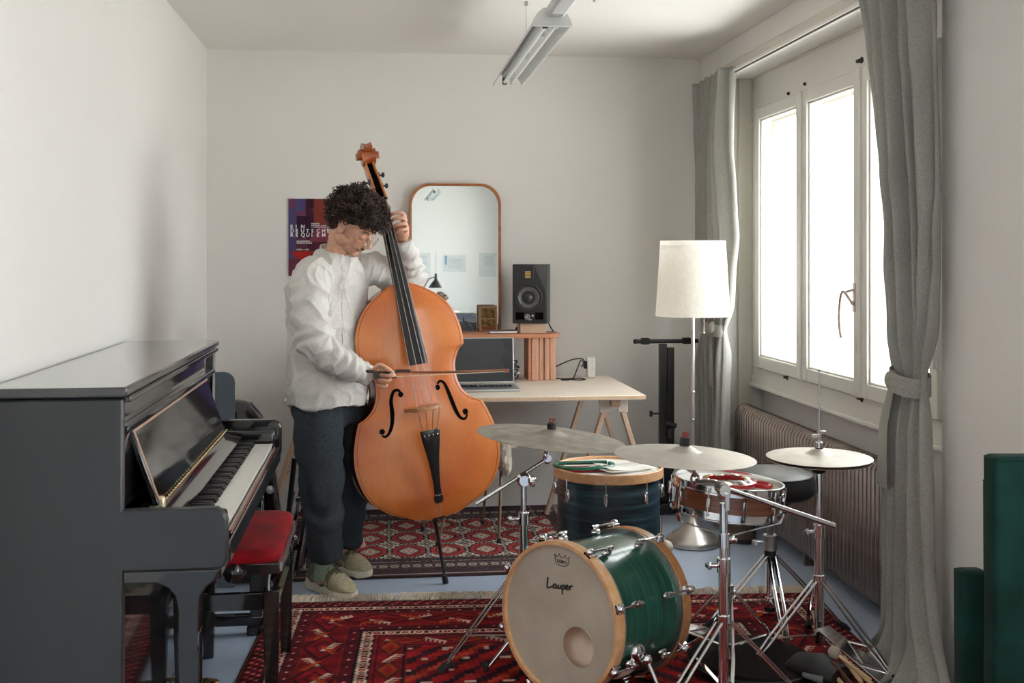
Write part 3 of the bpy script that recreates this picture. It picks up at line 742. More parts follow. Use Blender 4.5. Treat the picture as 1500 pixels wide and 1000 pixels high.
def front_rug(W_, H_, s):
    nx, ny = int(W_/s), int(H_/s); rng = np.random.RandomState(5)
    X, Y = np.meshgrid((np.arange(nx)+.5)*s, (np.arange(ny)+.5)*s)
    red = np.array((.26, .009, .014)); deep = np.array((.085, .006, .012)); blk = np.array((.016, .006, .011)); cream = np.array(srgb(216, 186, 166)); orange = np.array((.50, .07, .015)); bright = np.array((.42, .014, .016)); rose = np.array((.40, .05, .04))
    out = np.zeros((ny, nx, 3)) + deep
    n = rng.rand(ny, nx)
    d = np.minimum(np.minimum(X, W_-X), np.minimum(Y, H_-Y))
    horiz = np.minimum(Y, H_-Y) <= np.minimum(X, W_-X)
    t = np.where(horiz, X, Y); t = np.where(horiz, t, t)
    def band(a, b_): return (d >= a) & (d < b_)
    def fr(p, o=0.0): return np.mod(t/p+o, 1)
    # outer guard: red flecks
    q = band(0, .012); out[q] = np.array((.10, .02, .02))
    q = band(.012, .085); out[q] = deep*1.3
    for o_, dd in ((0, .03), (.33, .05), (.66, .07)):
        e = q & (np.abs(fr(.045, o_)-.5)*.045+np.abs(d-dd) < .013); out[e] = bright*.8
        e = q & (np.abs(fr(.045, o_)-.5)*.045+np.abs(d-dd-.004) < .0055); out[e] = cream*.8
        e = q & (np.abs(fr(.045, o_+.5)-.5)*.045+np.abs(d-dd) < .009); out[e] = blk
    # chain line (cream linked octagons)
    def chain(c, h, per=.058):
        a = (fr(per)-.5)*per; dd = d-c
        o_ = np.maximum(np.abs(a)/(per*.36), np.abs(dd)/h)
        o8 = np.maximum(o_, (np.abs(a)/(per*.36)+np.abs(dd)/h)/1.5)
        z = (np.abs(dd) < h*1.6)
        out[z] = deep*.8
        out[z & (o8 < 1.0)] = cream; out[z & (o8 < .66)] = red; out[z & (o8 < .22)] = cream
        out[z & (np.abs(np.abs(dd)-h*.8) < .0035) & (np.abs(a) > per*.33)] = cream
        out[z & (np.abs(np.abs(dd)-h*1.35) < .003)] = blk
    chain(.118, .018)
    # dotted line
    def dots(c, per, r_, colr):
        a = (fr(per)-.5)*per; out[(np.abs(a)+np.abs(d-c) < r_)] = colr
    out[band(.145, .185)] = deep*1.1; dots(.163, .06, .009, rose); dots(.163, .06, .005, cream); dots(.177, .016, .004, rose*.6)
    # main border: lozenges + feather flecks
    q = band(.185, .335); out[q] = red*.75
    per = .30; a = fr(per)-.5; c = (d-.26)/.075
    loz = np.abs(a)*2/.9+np.abs(c)
    out[q & (loz < 1.0)] = deep; out[q & (loz < .86)] = red; out[q & (loz < .5)] = deep*.9; out[q & (loz < .34)] = red*1.1
    out[q & (np.abs(loz-1) < .06)] = blk
    for sgn, oo, colr in ((1, .0, cream), (-1, .12, orange)):
        for side in (1, -1):
            aa = (np.mod(t/per+oo+(0 if side > 0 else .5), 1)-.5)*per; cc = (d-.26)*side
            line = np.abs(cc-aa*.55*sgn-.02) < .007; seg_ = (np.abs(aa) < .042)
            feather = (cc > aa*.55*sgn+.016) & (cc < aa*.55*sgn+.045) & (np.mod(aa/.017, 1) > .55) & (np.abs(aa) < .040)
            out[q & seg_ & line] = colr; out[q & feather] = colr*.9
    out[q & (np.abs(np.abs(c)-.97) < .05) & (np.mod(t/.014, 1) > .5)] = rose*.7
    out[band(.335, .385)] = deep*1.1; dots(.36, .07, .009, rose); dots(.36, .07, .0045, cream)
    chain(.412, .020, .052)
    # inner striped guard
    q = band(.442, .56); out[q] = red*.9
    out[q & (np.abs(d-.455) < .004)] = blk; out[q & (np.abs(d-.55) < .005)] = blk
    per = .22; a = np.mod(t/per, 1)-.5; c = (d-.50)/.045; loz = np.abs(a)*2.2+np.abs(c)
    out[q & (np.abs(c) < 1) & (loz < 1)] = deep; out[q & (np.abs(c) < 1) & (loz < .75)] = orange*.6; out[q & (np.abs(c) < 1) & (loz < .4)] = red
    aa = (np.mod(t/per+.5, 1)-.5)*per; cc = d-.5
    out[q & (np.abs(aa) < .04) & (np.abs(cc-aa*.6) < .006)] = cream
    out[q & (cc > aa*.6+.004) & (cc < aa*.6+.03) & (np.mod(aa/.016, 1) > .55) & (np.abs(aa) < .038)] = cream*.9
    # field: big stepped diamonds
    q = d >= .56; out[q] = bright*.8
    S = .018; Xq = np.floor(X/S)*S; Yq = np.floor(Y/S)*S
    cx, cy = W_/2, H_/2
    dd = np.abs(Xq-cx)/.50+np.abs(Yq-cy)/.62
    k = np.mod(dd*5.0, 1)
    out[q & (k < .30)] = blk*1.5; out[q & (k >= .30) & (k < .5)] = red; out[q & (k > .88)] = deep
    k2 = np.mod(np.floor(dd*5.0), 3); out[q & (k > .5) & (k < .8) & (k2 == 1)] = np.array((.46, .045, .02))
    stag = np.mod(np.floor(Yq/.108), 2)*.07
    fl = q & (np.abs(np.mod(Xq+stag, .14)-.05) < .010) & (np.mod(Yq, .108) < .018); out[fl] = cream
    fl = q & (np.abs(np.mod(Xq+stag, .14)-.068) < .006) & (np.mod(Yq-.018, .108) < .012); out[fl] = cream
    fl = q & (np.abs(np.mod(X+.05, .19)-.05) < .02) & (np.mod(Y, .16) < .022) & (k > .4); out[fl] = rose
    out *= (.78+.44*rng.rand(ny, nx, 1)) * (1+.25*np.sin(Y*55+np.sin(X*7)))[..., None]**1
    return np.clip(out, 0, 1)
frot = Matrix.Rotation(R(-2.9), 4, 'Z')
frg = thing('persian_rug', 'large deep red oriental rug with cream fringe under the drum kit', 'rug', (.6, 3.2, 0))
fw_, fh_ = 2.20, 3.1
m = Matrix.Translation((-.432, 4.645, .013)) @ frot @ Matrix.Translation((0, -fh_, 0))
def fz(x, y): return .002*np.sin(2.3*x+1)*np.sin(1.9*y) - .009*(1-np.clip(np.minimum(np.minimum(x, fw_-x), np.minimum(y, fh_-y))/.02, 0, 1))
color_grid('pile', fw_, fh_, front_rug(fw_, fh_, .0055), m, RUGM, frg, zf=fz)
b = MB(); b.m = m @ Matrix.Translation((0, 0, -.012)); b.box(.006, fw_-.006, .006, fh_-.006, 0, .006); b.build('backing', mat('rug_backing_brown', srgb(78, 50, 40), .95), frg)
b = MB(); rnd = random.Random(9)
for i in range(1300):
    x = fw_*rnd.random(); L = .035+.055*rnd.random(); a = .9*math.sin(x*14)+rnd.uniform(-.8, .8)
    x = x+.010*math.sin(x*2*math.pi/.021) if rnd.random() < .8 else x; p0 = m @ V(x, fh_-.004, -.004); p1 = m @ V(x+.25*L*a, fh_+L*.5, .004+.010*rnd.random()); p2 = m @ V(x+.6*L*a, fh_+L, -.008+.008*rnd.random())
    b.tube([p0, p1, p2], [.0019, .0021, .0012], 3, cap=False)
fo = b.build('fringe', mat('fringe_beige', srgb(206, 194, 176), .95, var=.12, scale=30), frg); fo['kind'] = 'stuff'

# ------------------------------------------------------------------ desk on trestles
dt = thing('desk', 'long pale pine desk lying on two trestles at the back wall', 'desk', (.41, 5.75, .72))
pw = (6.205-5.30)/4
for i in range(1):
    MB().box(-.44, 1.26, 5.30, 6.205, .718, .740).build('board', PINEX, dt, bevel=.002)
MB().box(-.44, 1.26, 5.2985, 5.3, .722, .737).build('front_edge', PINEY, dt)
def trestle(label, xc):
    t = thing('trestle', label, 'trestle', (xc, 5.75, 0), 'pine trestles under the desk')
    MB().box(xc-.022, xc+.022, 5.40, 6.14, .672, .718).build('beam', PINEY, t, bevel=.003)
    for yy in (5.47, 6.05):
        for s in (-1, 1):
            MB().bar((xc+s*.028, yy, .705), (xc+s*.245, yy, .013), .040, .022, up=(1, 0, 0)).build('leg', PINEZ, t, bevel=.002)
        MB().bar((xc-.13, yy+.022, .38), (xc+.13, yy+.022, .38), .036, .018).build('cross_brace', PINEZ, t, bevel=.002)
        for s in (-1, 1): MB().obox((xc+s*.045, yy-.018, .675), (.05, .012, .07)).build('gusset', PINEX, t, bevel=.002)
    for s in (-1, 1): MB().bar((xc+s*.17, 5.49, .25), (xc+s*.17, 6.03, .25), .018, .036).build('long_brace', PINEY, t, bevel=.002)
    return t
trestle('pine trestle carrying the right end of the desk, beside the black keyboard stand', 1.135)
trestle('pine trestle carrying the left end of the desk, behind the standing man', -.325)

# shelf riser on the desk
sf = thing('desk_shelf', 'reddish wooden shelf riser with a fluted side box standing on the desk', 'shelf', (.45, 6.08, .742))
b = MB()
b.add([(-.12, 5.965, .968), (.90, 5.965, .968), (.955, 6.005, .968), (.955, 6.20, .968), (-.12, 6.20, .968), (-.12, 5.965, .990), (.90, 5.965, .990), (.955, 6.005, .990), (.955, 6.20, .990), (-.12, 6.20, .990)],
      [(4, 3, 2, 1, 0), (5, 6, 7, 8, 9), (0, 1, 6, 5), (1, 2, 7, 6), (2, 3, 8, 7), (3, 4, 9, 8), (4, 0, 5, 9)])
b.build('shelf_board', SHELFW, sf, bevel=.002)
MB().box(.785, .80, 5.99, 6.18, .741, .968).build('side_wall', SHELFW, sf)
for (x0, x1, yf) in ((.801, .840, 5.985), (.843, .868, 5.992), (.871, .897, 5.985), (.900, .934, 5.992)):
    MB().box(x0, x1, yf, yf+.16, .741, .968).build('flute', FLUTED, sf, bevel=.004)
MB().box(-.10, -.07, 5.99, 6.18, .741, .968).build('side_wall', SHELFW, sf)

# mirror
mi = thing('wall_mirror', 'tall mirror with rounded wooden frame standing on the desk against the wall', 'mirror', (.415, 6.27, .742))
mp_ = []
def rrect(cx, w_, z0, z1, r, n=8, bulge=0.0):
    pts = []
    for (sx, zc, a0) in ((1, z1-r, 0), (-1, z1-r, 90)):
        for i in range(n+1):
            a = R(a0+90*i/n); pts.append((cx+sx*(w_/2-r)+r*math.cos(a), zc+r*math.sin(a)))
    for (sx, a0) in ((-1, 180), (1, 270)):
        for i in range(n+1):
            a = R(a0+90*i/n); pts.append((cx+sx*(w_/2-.03)+.03*math.cos(a), z0+.03+.03*math.sin(a)))
    return pts
out_ = rrect(.415, .510, .742, 1.800, .105)
inn = [(.415+(x-.415)*(.510-.028)/.510, 1.27+(z-1.27)*(1.058-.028)/1.058) for x, z in out_]
lean = lambda z: 6.325
o2 = [(x, z+.012*(1-((x-.415)/.255)**2) if z > 1.7 else z) for x, z in out_]
i2 = [(x, z+.012*(1-((x-.415)/.255)**2) if z > 1.7 else z) for x, z in inn]
n = len(o2)
b = MB()
b.loft([[V(o2[i][0], lean(o2[i][1])-.034, o2[i][1]) for i in range(n)], [V(i2[i][0], lean(i2[i][1])-.032, i2[i][1]) for i in range(n)], [V(i2[i][0], lean(i2[i][1])-.010, i2[i][1]) for i in range(n)], [V(o2[i][0], lean(o2[i][1])-.006, o2[i][1]) for i in range(n)]], closed=True)
b.build('frame', MIRW, mi, bevel=.003)
MB().add([V(p[0], lean(p[1])-.020, p[1]) for p in i2], [tuple(range(n))]).build('glass', MIRROR, mi, smooth=False)
MB().add([V(p[0], lean(p[1])-.009, p[1]) for p in i2], [tuple(range(n-1, -1, -1))]).build('backing_board', SHELFW, mi, smooth=False)

# loudspeaker on block
bl = thing('speaker_block', 'small pale wooden block under the black studio loudspeaker', 'block', (.80, 6.09, .990))
MB().box(.745, .885, 6.02, 6.16, .9905, 1.044).build('wood_block', wood('pale_block', srgb(206, 170, 140), srgb(222, 190, 160)), bl, bevel=.003)
SPK = mat('speaker_black', (.022, .022, .023), .42, var=.1, scale=20, bump=.1, bscale=200)
rz = Matrix.Rotation(R(-4), 3, 'Z')
sk = thing('studio_speaker', 'black studio loudspeaker with copper ribbon tweeter on the desk shelf', 'speaker', (.815, 6.09, 1.0445), rot=Matrix.Rotation(R(-13), 3, 'Z'))
S = lambda: MB()
w2, d2, hh = .092, .11, .315
pr = [(-w2, -d2), (w2-.004, -d2), (w2, -d2+.004), (w2, d2), (-w2, d2)]
S().loft([[V(x, y, .0) for x, y in pr], [V(x, y, hh) for x, y in pr]]).build('cabinet', SPK, sk, bevel=.003, local=True)
S().add([(.024, -d2-.0006, hh-.003), (w2-.003, -d2-.0006, hh-.003), (w2-.003, -d2-.0006, .16)], [(0, 1, 2)]).build('bevel_facet', mat('speaker_grey_facet', (.07, .07, .075), .35), sk, local=True, smooth=False)
S().lathe([(.072, .0), (.075, .004), (.070, .008), (.062, .006), (.058, .0045)], (-.006, -d2, .138), 36, axis=(0, -1, 0)).build('woofer_ring', BLACKP, sk, local=True)
S().lathe([(.058, .005), (.054, .009), (.048, .004), (.040, .0015), (.022, -.006)], (-.006, -d2, .138), 36, axis=(0, -1, 0)).build('woofer_cone', mat('woven_cone', (.10, .10, .10), .28, var=.2, scale=60), sk, local=True)
S().ball((-.006, -d2-.002, .138), (.022, .012, .022), 20, 12).build('dust_cap', mat('cap_grey', (.05, .05, .052), .25), sk, local=True)
tw = S().box(-.045, .02, -d2-.003, -d2, .235, .305).build('tweeter_plate', BLACKP, sk, local=True, bevel=.002)
for i in range(5): S().box(-.024, .006, -d2-.006, -d2-.003, .243+i*.0075, .248+i*.0075).build('ribbon_bar', mat('copper_ribbon', (.60, .36, .15), .4, metal=.4) if i == 0 else bpy.data.materials['copper_ribbon'], tw, local=True)
for sx in (-1, 1): S().box(sx*.052-.022, sx*.052+.022, -d2-.002, -d2+.0005, .022, .060).build('bass_port', SHADOWD, sk, local=True, bevel=.003)
pn_ = S()
pn_.torus((-.012, -d2-.001, .036), .012, .002, 20, 6, axis=(0, -1, 0)); pn_.ball((-.012, -d2-.003, .036), (.006, .006, .006), 10, 6); pn_.ball((.016, -d2-.002, .042), (.006, .004, .006), 10, 6); pn_.box(-.004, .010, -d2-.002, -d2, .018, .024)
pn_.build('level_knob', STEEL, sk, local=True)
for q in range(3): pass
b = MB(); b.tube(catmull([(.905, 6.15, 1.10), (.915, 6.14, 1.04), (.935, 6.13, 1.00), (.945, 6.14, .992)], 5), .0035, 6)
tag(b.build('speaker_cable', RUBBER), 'short black cable hanging from the back of the loudspeaker', 'cable')

# small things on the shelf
bk_ = thing('notebook', 'closed grey notebook lying on the desk shelf beside the wood block', 'notebook', (.65, 6.05, .990), rot=Matrix.Rotation(R(4), 3, 'Z'))
MB().box(-.075, .075, -.05, .05, .0015, .0035).build('cover', BLACKP, bk_, local=True); MB().box(-.073, .073, -.048, .048, .0035, .013).build('pages', PAPER, bk_, local=True); MB().box(-.075, .075, -.05, .05, .013, .016).build('cover', mat('grey_cover', (.10, .11, .11), .5), bk_, local=True, bevel=.001)
cb_ = MB(); cb_.tube(catmull([(.70, 6.10, .994), (.735, 6.12, 1.0), (.738, 6.14, 1.015), (.735, 6.16, .996)], 5), .003, 6)
tag(cb_.build('usb_cable', RUBBER), 'thin black cable end behind the notebook on the shelf', 'cable')
def vgrid(nx, ny): return np.meshgrid(np.linspace(0, 1, nx), np.linspace(0, 1, ny))
def fbm(X, Y, seed, sc):
    r = np.random.RandomState(seed); o = np.zeros_like(X)
    for k in range(14):
        a = r.rand()*6.28; f = sc*(1.0+k*.45); o += np.sin((np.cos(a)*X+np.sin(a)*Y)*f+r.rand()*6.28)/(1+.35*k)
    return o/4
# city postcard
X_, Y_ = vgrid(90, 60); n_ = fbm(X_, Y_, 3, 26); n2_ = fbm(X_, Y_, 8, 7)
sky_ = np.stack([.20+.35*(1-Y_)+.3*np.clip(n2_, 0, 1), .27+.35*(1-Y_)+.3*np.clip(n2_, 0, 1), .42+.28*(1-Y_)+.25*np.clip(n2_, 0, 1)], -1)
city = np.stack([.12+.5*np.clip(n_, 0, 1)]*3, -1)*np.array((.75, .8, .95))
im = np.where((Y_ < .52+.04*np.sin(X_*20))[..., None], city, sky_)
tow = (np.abs(X_-.5) < .035) & (Y_ < .78) | ((np.abs(X_-.5) < .012) & (Y_ < .90)) | ((np.abs(X_-.58) < .08) & (Y_ < .6)); im[tow] = np.array((.10, .11, .14))+.06*np.clip(n_[tow], 0, 1)[:, None]
pc = thing('postcard', 'postcard of a city with a tower leaning on the mirror glass', 'postcard', (.445, 6.245, .990))
mpc = Matrix.Translation((.385, 6.232, .992)) @ Matrix.Rotation(R(83), 4, 'X')
color_grid('printed_picture', .142, .092, im, mpc @ Matrix.Translation((0, 0, .0008)), PRINT, pc)
b = MB(); b.m = mpc; b.box(-.001, .143, -.001, .093, -.0006, .0006); b.build('card', PAPER, pc)
# brown picture card in frame
X_, Y_ = vgrid(50, 66); n_ = fbm(X_, Y_, 21, 16)
im = np.stack([.30+.25*np.clip(n_, -.5, 1), .18+.17*np.clip(n_, -.5, 1), .07+.09*np.clip(n_, -.5, 1)], -1); im = np.clip(im, .02, 1)
im[(Y_ > .46) & (Y_ < .50)] = (.5, .4, .26); im[(Y_ < .12)] = (.42, .11, .06); e = (X_ < .07) | (X_ > .93) | (Y_ > .93); im[e] = (.45, .36, .25)
fr_ = thing('picture_frame', 'small brown picture in a thin wooden frame at the right edge of the mirror', 'picture', (.59, 6.22, .990))
mfr = Matrix.Translation((.542, 6.215, .9915)) @ Matrix.Rotation(R(81), 4, 'X') 
color_grid('printed_picture', .088, .128, im, mfr @ Matrix.Translation((.006, .006, .004)), PRINT, fr_)
b = MB(); b.m = mfr; b.box(0, .006, 0, .14, -.004, .006).box(.094, .10, 0, .14, -.004, .006).box(.006, .094, 0, .006, -.004, .006).box(.006, .094, .134, .14, -.004, .006)
b.build('frame', wood('light_frame', srgb(178, 140, 104), srgb(198, 160, 124)), fr_, bevel=.001)
b = MB(); b.m = mfr; b.box(.006, .094, .006, .134, -.004, .003); b.build('back_board', PAPER, fr_)
# dried flower in a slim vase
fl = thing('dried_flower', 'pale dried flower head in a slim bottle in front of the mirror', 'dried flower', (.335, 6.17, .990))
MB().lathe([(.001, 0), (.016, 0), (.018, .01), (.016, .04), (.008, .06), (.006, .085), (.007, .088)], (.335, 6.17, .9905), 16).build('bottle', GLASS, fl)
b = MB(); b.tube([(.335, 6.17, 1.0), (.334, 6.17, 1.08), (.338, 6.17, 1.15)], .002, 5); b.build('stem', mat('dry_stem', srgb(120, 112, 90), .8), fl)
b = MB(); rnd = random.Random(3)
for i in range(70):
    a, c_ = rnd.uniform(0, 6.28), rnd.uniform(-.9, 1); s_ = math.sqrt(1-c_*c_); rr = .026
    p = V(.338+rr*s_*math.cos(a), 6.17+rr*s_*math.sin(a)*.8, 1.175+rr*.9*c_); b.ball(p, (.006, .006, .005), 6, 4)
b.build('petals', mat('dry_petals', srgb(176, 172, 160), .9, var=.2, scale=60), fl)
# mint cable box under the shelf
tag(MB().box(.500, .600, 5.968, 5.992, .9585, .9675).build('adhesive_clip', mat('mint_plastic', srgb(186, 208, 196), .5), bevel=.002), 'mint plastic strip stuck under the front edge of the desk shelf', 'strip')

# laptop
lp = thing('laptop', 'open silver laptop with black screen on the desk behind the double bass', 'laptop', (.47, 5.6, .740))
AL = mat('aluminium', (.50, .51, .52), .35, metal=.85, var=.04)
MB().box(.32, .680, 5.50, 5.745, .7415, .754).build('base', AL, lp, bevel=.003)
MB().box(.345, .655, 5.595, 5.725, .7541, .7550).build('keyboard_well', BLACKP, lp)
kb = MB()
for r_ in range(5):
    for c_ in range(14): kb.box(.348+c_*.0219, .348+c_*.0219+.0185, 5.600+r_*.025, 5.600+r_*.025+.0205, .7551, .7563)
kb = kb.build('keyboard', BLACKG, lp); kb['kind'] = 'stuff'
MB().box(.44, .55, 5.508, 5.585, .7541, .7545).build('trackpad', AL, lp)
sm_ = Matrix.Translation((.32, 5.748, .757)) @ Matrix.Rotation(R(82), 4, 'X')
b = MB(); b.m = sm_; b.box(0, .36, 0, .232, -.007, 0); scr = b.build('lid', AL, lp, bevel=.003)
b = MB(); b.m = sm_; b.box(.006, .354, .008, .227, 0, .0012); b.build('screen', mat('screen_off', (.012, .014, .018), .12, var=.1), scr)

# cable heap
rnd = random.Random(6)
ch_ = thing('cable_heap', 'tangled heap of black and grey cables lying under the desk shelf', 'cables', (.66, 6.0, .742))
cols_ = [RUBBER, RUBBER, RUBBER, mat('grey_cable', (.30, .30, .30), .5), mat('white_cable', (.65, .64, .6), .5), mat('teal_cable', (.05, .25, .24), .5)]
for i in range(14):
    cx, cy = .655+rnd.uniform(-.018, .025), 6.02+rnd.uniform(-.03, .05); rr = rnd.uniform(.045, .085); z0 = .748+.006*i
    pts = [(cx+rr*(1+.15*math.sin(3*a+i))*math.cos(a), cy+rr*.8*math.sin(a), z0+.010*math.sin(2*a+i)+.006) for a in [2*math.pi*k/14 for k in range(14)]]
    MB().tube(catmull(pts, 3, closed=True), rnd.choice((.003, .004, .0045)), 6, closed=True).build('cable_loop', cols_[(i*5+1) % 6], ch_)
MB().cyl((.63, 5.95, .748), (.69, 5.93, .748), .006, 8).cyl((.70, 5.96, .75), (.75, 5.94, .75), .006, 8).build('jack_plug', STEEL, ch_)
# strut seen under the shelf
tag(MB().cyl((.575, 6.16, .88), (.66, 6.17, .966), .005, 8).build('lead', BLACKP), 'black lead running up behind the desk shelf', 'cable')
# power strip
ps = thing('power_strip', 'white upright multi-socket power strip at the wall end of the desk', 'power strip', (1.145, 6.10, .742))
MB().box(1.12, 1.165, 6.08, 6.13, .742, .852).build('body', PAPER, ps, bevel=.006)
MB().box(1.105, 1.121, 6.085, 6.125, .79, .83).build('plug', RUBBER, ps, bevel=.004)
MB().lathe([(.001, 0), (.010, 0), (.010, .002), (.007, .002), (.007, -.0)], (1.145, 6.079, .83), 14, axis=(0, -1, 0)).build('socket', GREYP, ps)
MB().lathe([(.001, 0), (.010, 0), (.010, .002), (.007, .002), (.007, -.0)], (1.145, 6.079, .79), 14, axis=(0, -1, 0)).build('socket', GREYP, ps)
b = MB(); b.tube(catmull([(.93, 6.06, .800), (.98, 6.05, .825), (1.04, 6.06, .845), (1.09, 6.08, .845), (1.105, 6.09, .825), (1.09, 6.10, .80)], 6), .0032, 6)
b.tube(catmull([(1.11, 6.10, .81), (1.08, 6.05, .84), (1.05, 6.0, .80), (1.02, 5.96, .755), (.98, 5.95, .745), (.96, 5.98, .745), (1.0, 6.02, .745), (1.06, 6.02, .746), (1.09, 5.98, .745), (1.05, 5.95, .745), (.99, 5.98, .7475), (.935, 6.02, .747)], 6), .0032, 6)
tag(b.build('power_cable', RUBBER), 'looped black power cable between shelf box and power strip', 'cable')

# purple binders on the left end of the desk (behind the man, mirrored in the piano)
PURP = mat('purple_board', srgb(84, 70, 122), .5, var=.05)
for i, xx in enumerate((-.40, -.33)):
    bd = thing('ring_binder', ('purple ring binder at the very left end of the desk, behind the man', 'purple ring binder second from the left end of the desk, behind the man')[i], 'binder', (xx+.03, 5.6, .740), 'ring binders at the left end of the desk')
    MB().box(xx, xx+.004, 5.45, 5.74, .7415, 1.055).build('cover', PURP, bd); MB().box(xx+.058, xx+.062, 5.45, 5.74, .7415, 1.055).build('cover', PURP, bd)
    MB().box(xx, xx+.062, 5.446, 5.45, .7415, 1.055).build('spine', PURP if i == 0 else BLACKP, bd)
    MB().torus((xx+.031, 5.445, .80), .012, .002, 18, 6, axis=(0, -1, 0)).build('finger_ring', STEEL, bd)
    MB().box(xx+.006, xx+.056, 5.46, 5.72, .745, 1.045).build('pages', PAPER, bd)

# poster
po = thing('concert_poster', 'dark red and purple concert poster pinned to the back wall behind the man', 'poster', (-.36, 6.335, 1.4))
pw_, ph_ = .297, .425
p0 = P(422.5, 404, Y=6.332); 
nx, ny = 110, 156; X_, Y_ = vgrid(nx, ny); 
px_ = X_*128; pyy = (1-Y_)*112     # in zoom-pixel like units (128 x 112 grid)
im = np.zeros((ny, nx, 3))+np.array(srgb(98, 56, 76)); A = lambda r, g, b_: np.array(srgb(r, g, b_))
v_ = 1-Y_
im[(X_ < .42) & (v_ < .22)] = A(116, 64, 92); im[(X_ < .30) & (v_ < .16) & (X_ > .12)] = A(86, 78, 128)
im[(X_ < .14) & (v_ > .12)] = A(84, 74, 118)
im[(X_ > .32) & (X_ < .46) & (v_ < .22) & (v_ > (X_-.30)*1.3-.02)] = A(70, 30, 48)
im[(X_ > .32) & (X_ < .47) & (v_ < .12)] = A(62, 28, 46)
im[(X_ > .15) & (X_ < .46) & (v_ > .22) & (v_ < .50)] = A(56, 28, 50)
im[(X_ > .46) & (v_ < .34)] = A(138, 60, 52); im[(X_ > .74) & (v_ < .10)] = A(92, 40, 48); im[(X_ > .60) & (X_ < .8) & (v_ < (X_-.6)*.5)] = A(92, 40, 48)
im[(v_ > .50) & (v_ < .66) & (X_ > .34)] = A(84, 36, 56); im[(X_+v_ > .92) & (v_ > .36) & (v_ < .56)] = A(140, 66, 80)
tri = (v_ > .68) & (v_ < .80) & (X_ > .04+(v_-.68)*1.1) & (X_ < .46-(v_-.68)*.9); im[tri] = A(176, 44, 36)
im[(v_ > .78) & (X_ < .22)] = A(104, 46, 70); im[(v_ > .84) & (X_ > .22)] = A(76, 28, 46); im[(v_ > .7) & (X_ > .5)] = A(120, 44, 48)
im *= (1+.05*np.random.RandomState(1).randn(ny, nx, 1))
mpo = Matrix.Translation(p0) @ Matrix.Rotation(R(90), 4, 'X')
color_grid('printed_artwork', pw_, ph_, np.clip(im, 0, 1), mpo @ Matrix.Translation((0, 0, .0012)), PRINT, po)
b = MB(); b.m = mpo; b.box(0, pw_, 0, ph_, -.001, .0008); b.build('paper', PAPER, po)
WHT = mat('print_white', (.72, .72, .72), .6, var=.02)
def ptext(t, x, y, s, space=1, bold=0): text_mesh(t, s, mpo @ Matrix.Translation((x, y, .0016)), WHT, 'lettering', po, .0001, space, 0, bold)
def spaced(t, x, y, s, dx):
    for i, ch in enumerate(t):
        if ch != ' ': ptext(ch, x+i*dx, y, s, 1, .0008)
spaced('EIN', .010, .262, .028, .0285); spaced('DEUTSCHES', .010, .239, .028, .0285); spaced('REQUIEM', .010, .216, .028, .0285)
rnd = random.Random(12)          # the small print is too fine to read: lines of broken strokes
for x0, x1, y, h in ((.124, .170, .284, .008), (.124, .205, .274, .006), (.124, .215, .266, .005), (.190, .215, .256, .005), (.045, .118, .188, .007), (.045, .124, .178, .007), (.045, .075, .142, .007), (.082, .110, .142, .007)):
    b = MB(); b.m = mpo; x = x0
    while x < x1:
        w_ = rnd.uniform(.002, .004); b.box(x, x+w_, y, y+h*rnd.uniform(.7, 1), .0014, .0017); x += w_+.0012+(.003 if rnd.random() < .15 else 0)
    b.build('small_print', WHT, po)
# ------------------------------------------------------------------ lamp, keyboard stand, chair, case behind the piano
lm = thing('floor_lamp', 'floor lamp with white linen drum shade and domed silver base by the left curtain', 'lamp', (1.512, 5.38, 0))
MB().lathe([(.001, .0), (.128, 0), (.134, .006), (.134, .022), (.126, .034), (.105, .046), (.100, .056), (.078, .066), (.072, .074), (.046, .092), (.030, .115), (.020, .14), (.017, .150), (.013, .152), (.012, .17)], (1.512, 5.38, .001), 44).build('base', mat('satin_silver', (.62, .59, .55), .3, metal=.85, var=.04), lm)
MB().cyl((1.512, 5.38, .15), (1.512, 5.38, 1.30), .0085, 12).build('pole', mat('satin_pole', (.70, .64, .62), .3, metal=.8), lm)
b = MB(); b.lathe([(.0085, 0), (.011, .003), (.011, .01), (.0085, .013)], (1.512, 5.38, .60), 12); b.lathe([(.0085, 0), (.011, .003), (.011, .01), (.0085, .013)], (1.512, 5.38, .735), 12); b.build('collar', STEEL, lm)
MB().lathe([(.180, 1.112), (.180, 1.116), (.158, 1.474), (.158, 1.478), (.1555, 1.476), (.1775, 1.114)], (1.512, 5.38, 0), 56).build('lamp_shade', SHADE, lm)
b = MB().torus((1.512, 5.38, 1.45), .156, .002, 40, 5)
for k in range(3): a = 2.1*k; b.cyl((1.512, 5.38, 1.32), (1.512+.155*math.cos(a), 5.38+.155*math.sin(a), 1.45), .0015, 5)
b.build('shade_ring', STEEL, lm)
MB().ball((1.512, 5.38, 1.33), (.028, .028, .04), 14, 10).build('bulb', PAPER, lm)
b = MB().cyl((1.565, 5.37, 1.28), (1.565, 5.37, 1.035), .0012, 5).ball((1.565, 5.37, 1.03), .006, 8, 6); b.build('pull_cord', mat('cord_cream', srgb(220, 206, 186), .6), lm)
b = MB(); b.tube(catmull([(1.40, 5.42, .01), (1.33, 5.55, .012), (1.22, 5.72, .005), (1.10, 5.80, .005), (.98, 5.9, .005), (.90, 6.1, .006)], 6), .0035, 6)
tag(b.build('lamp_cable', PAPER), 'white cable running over the blue floor from the lamp base', 'cable')

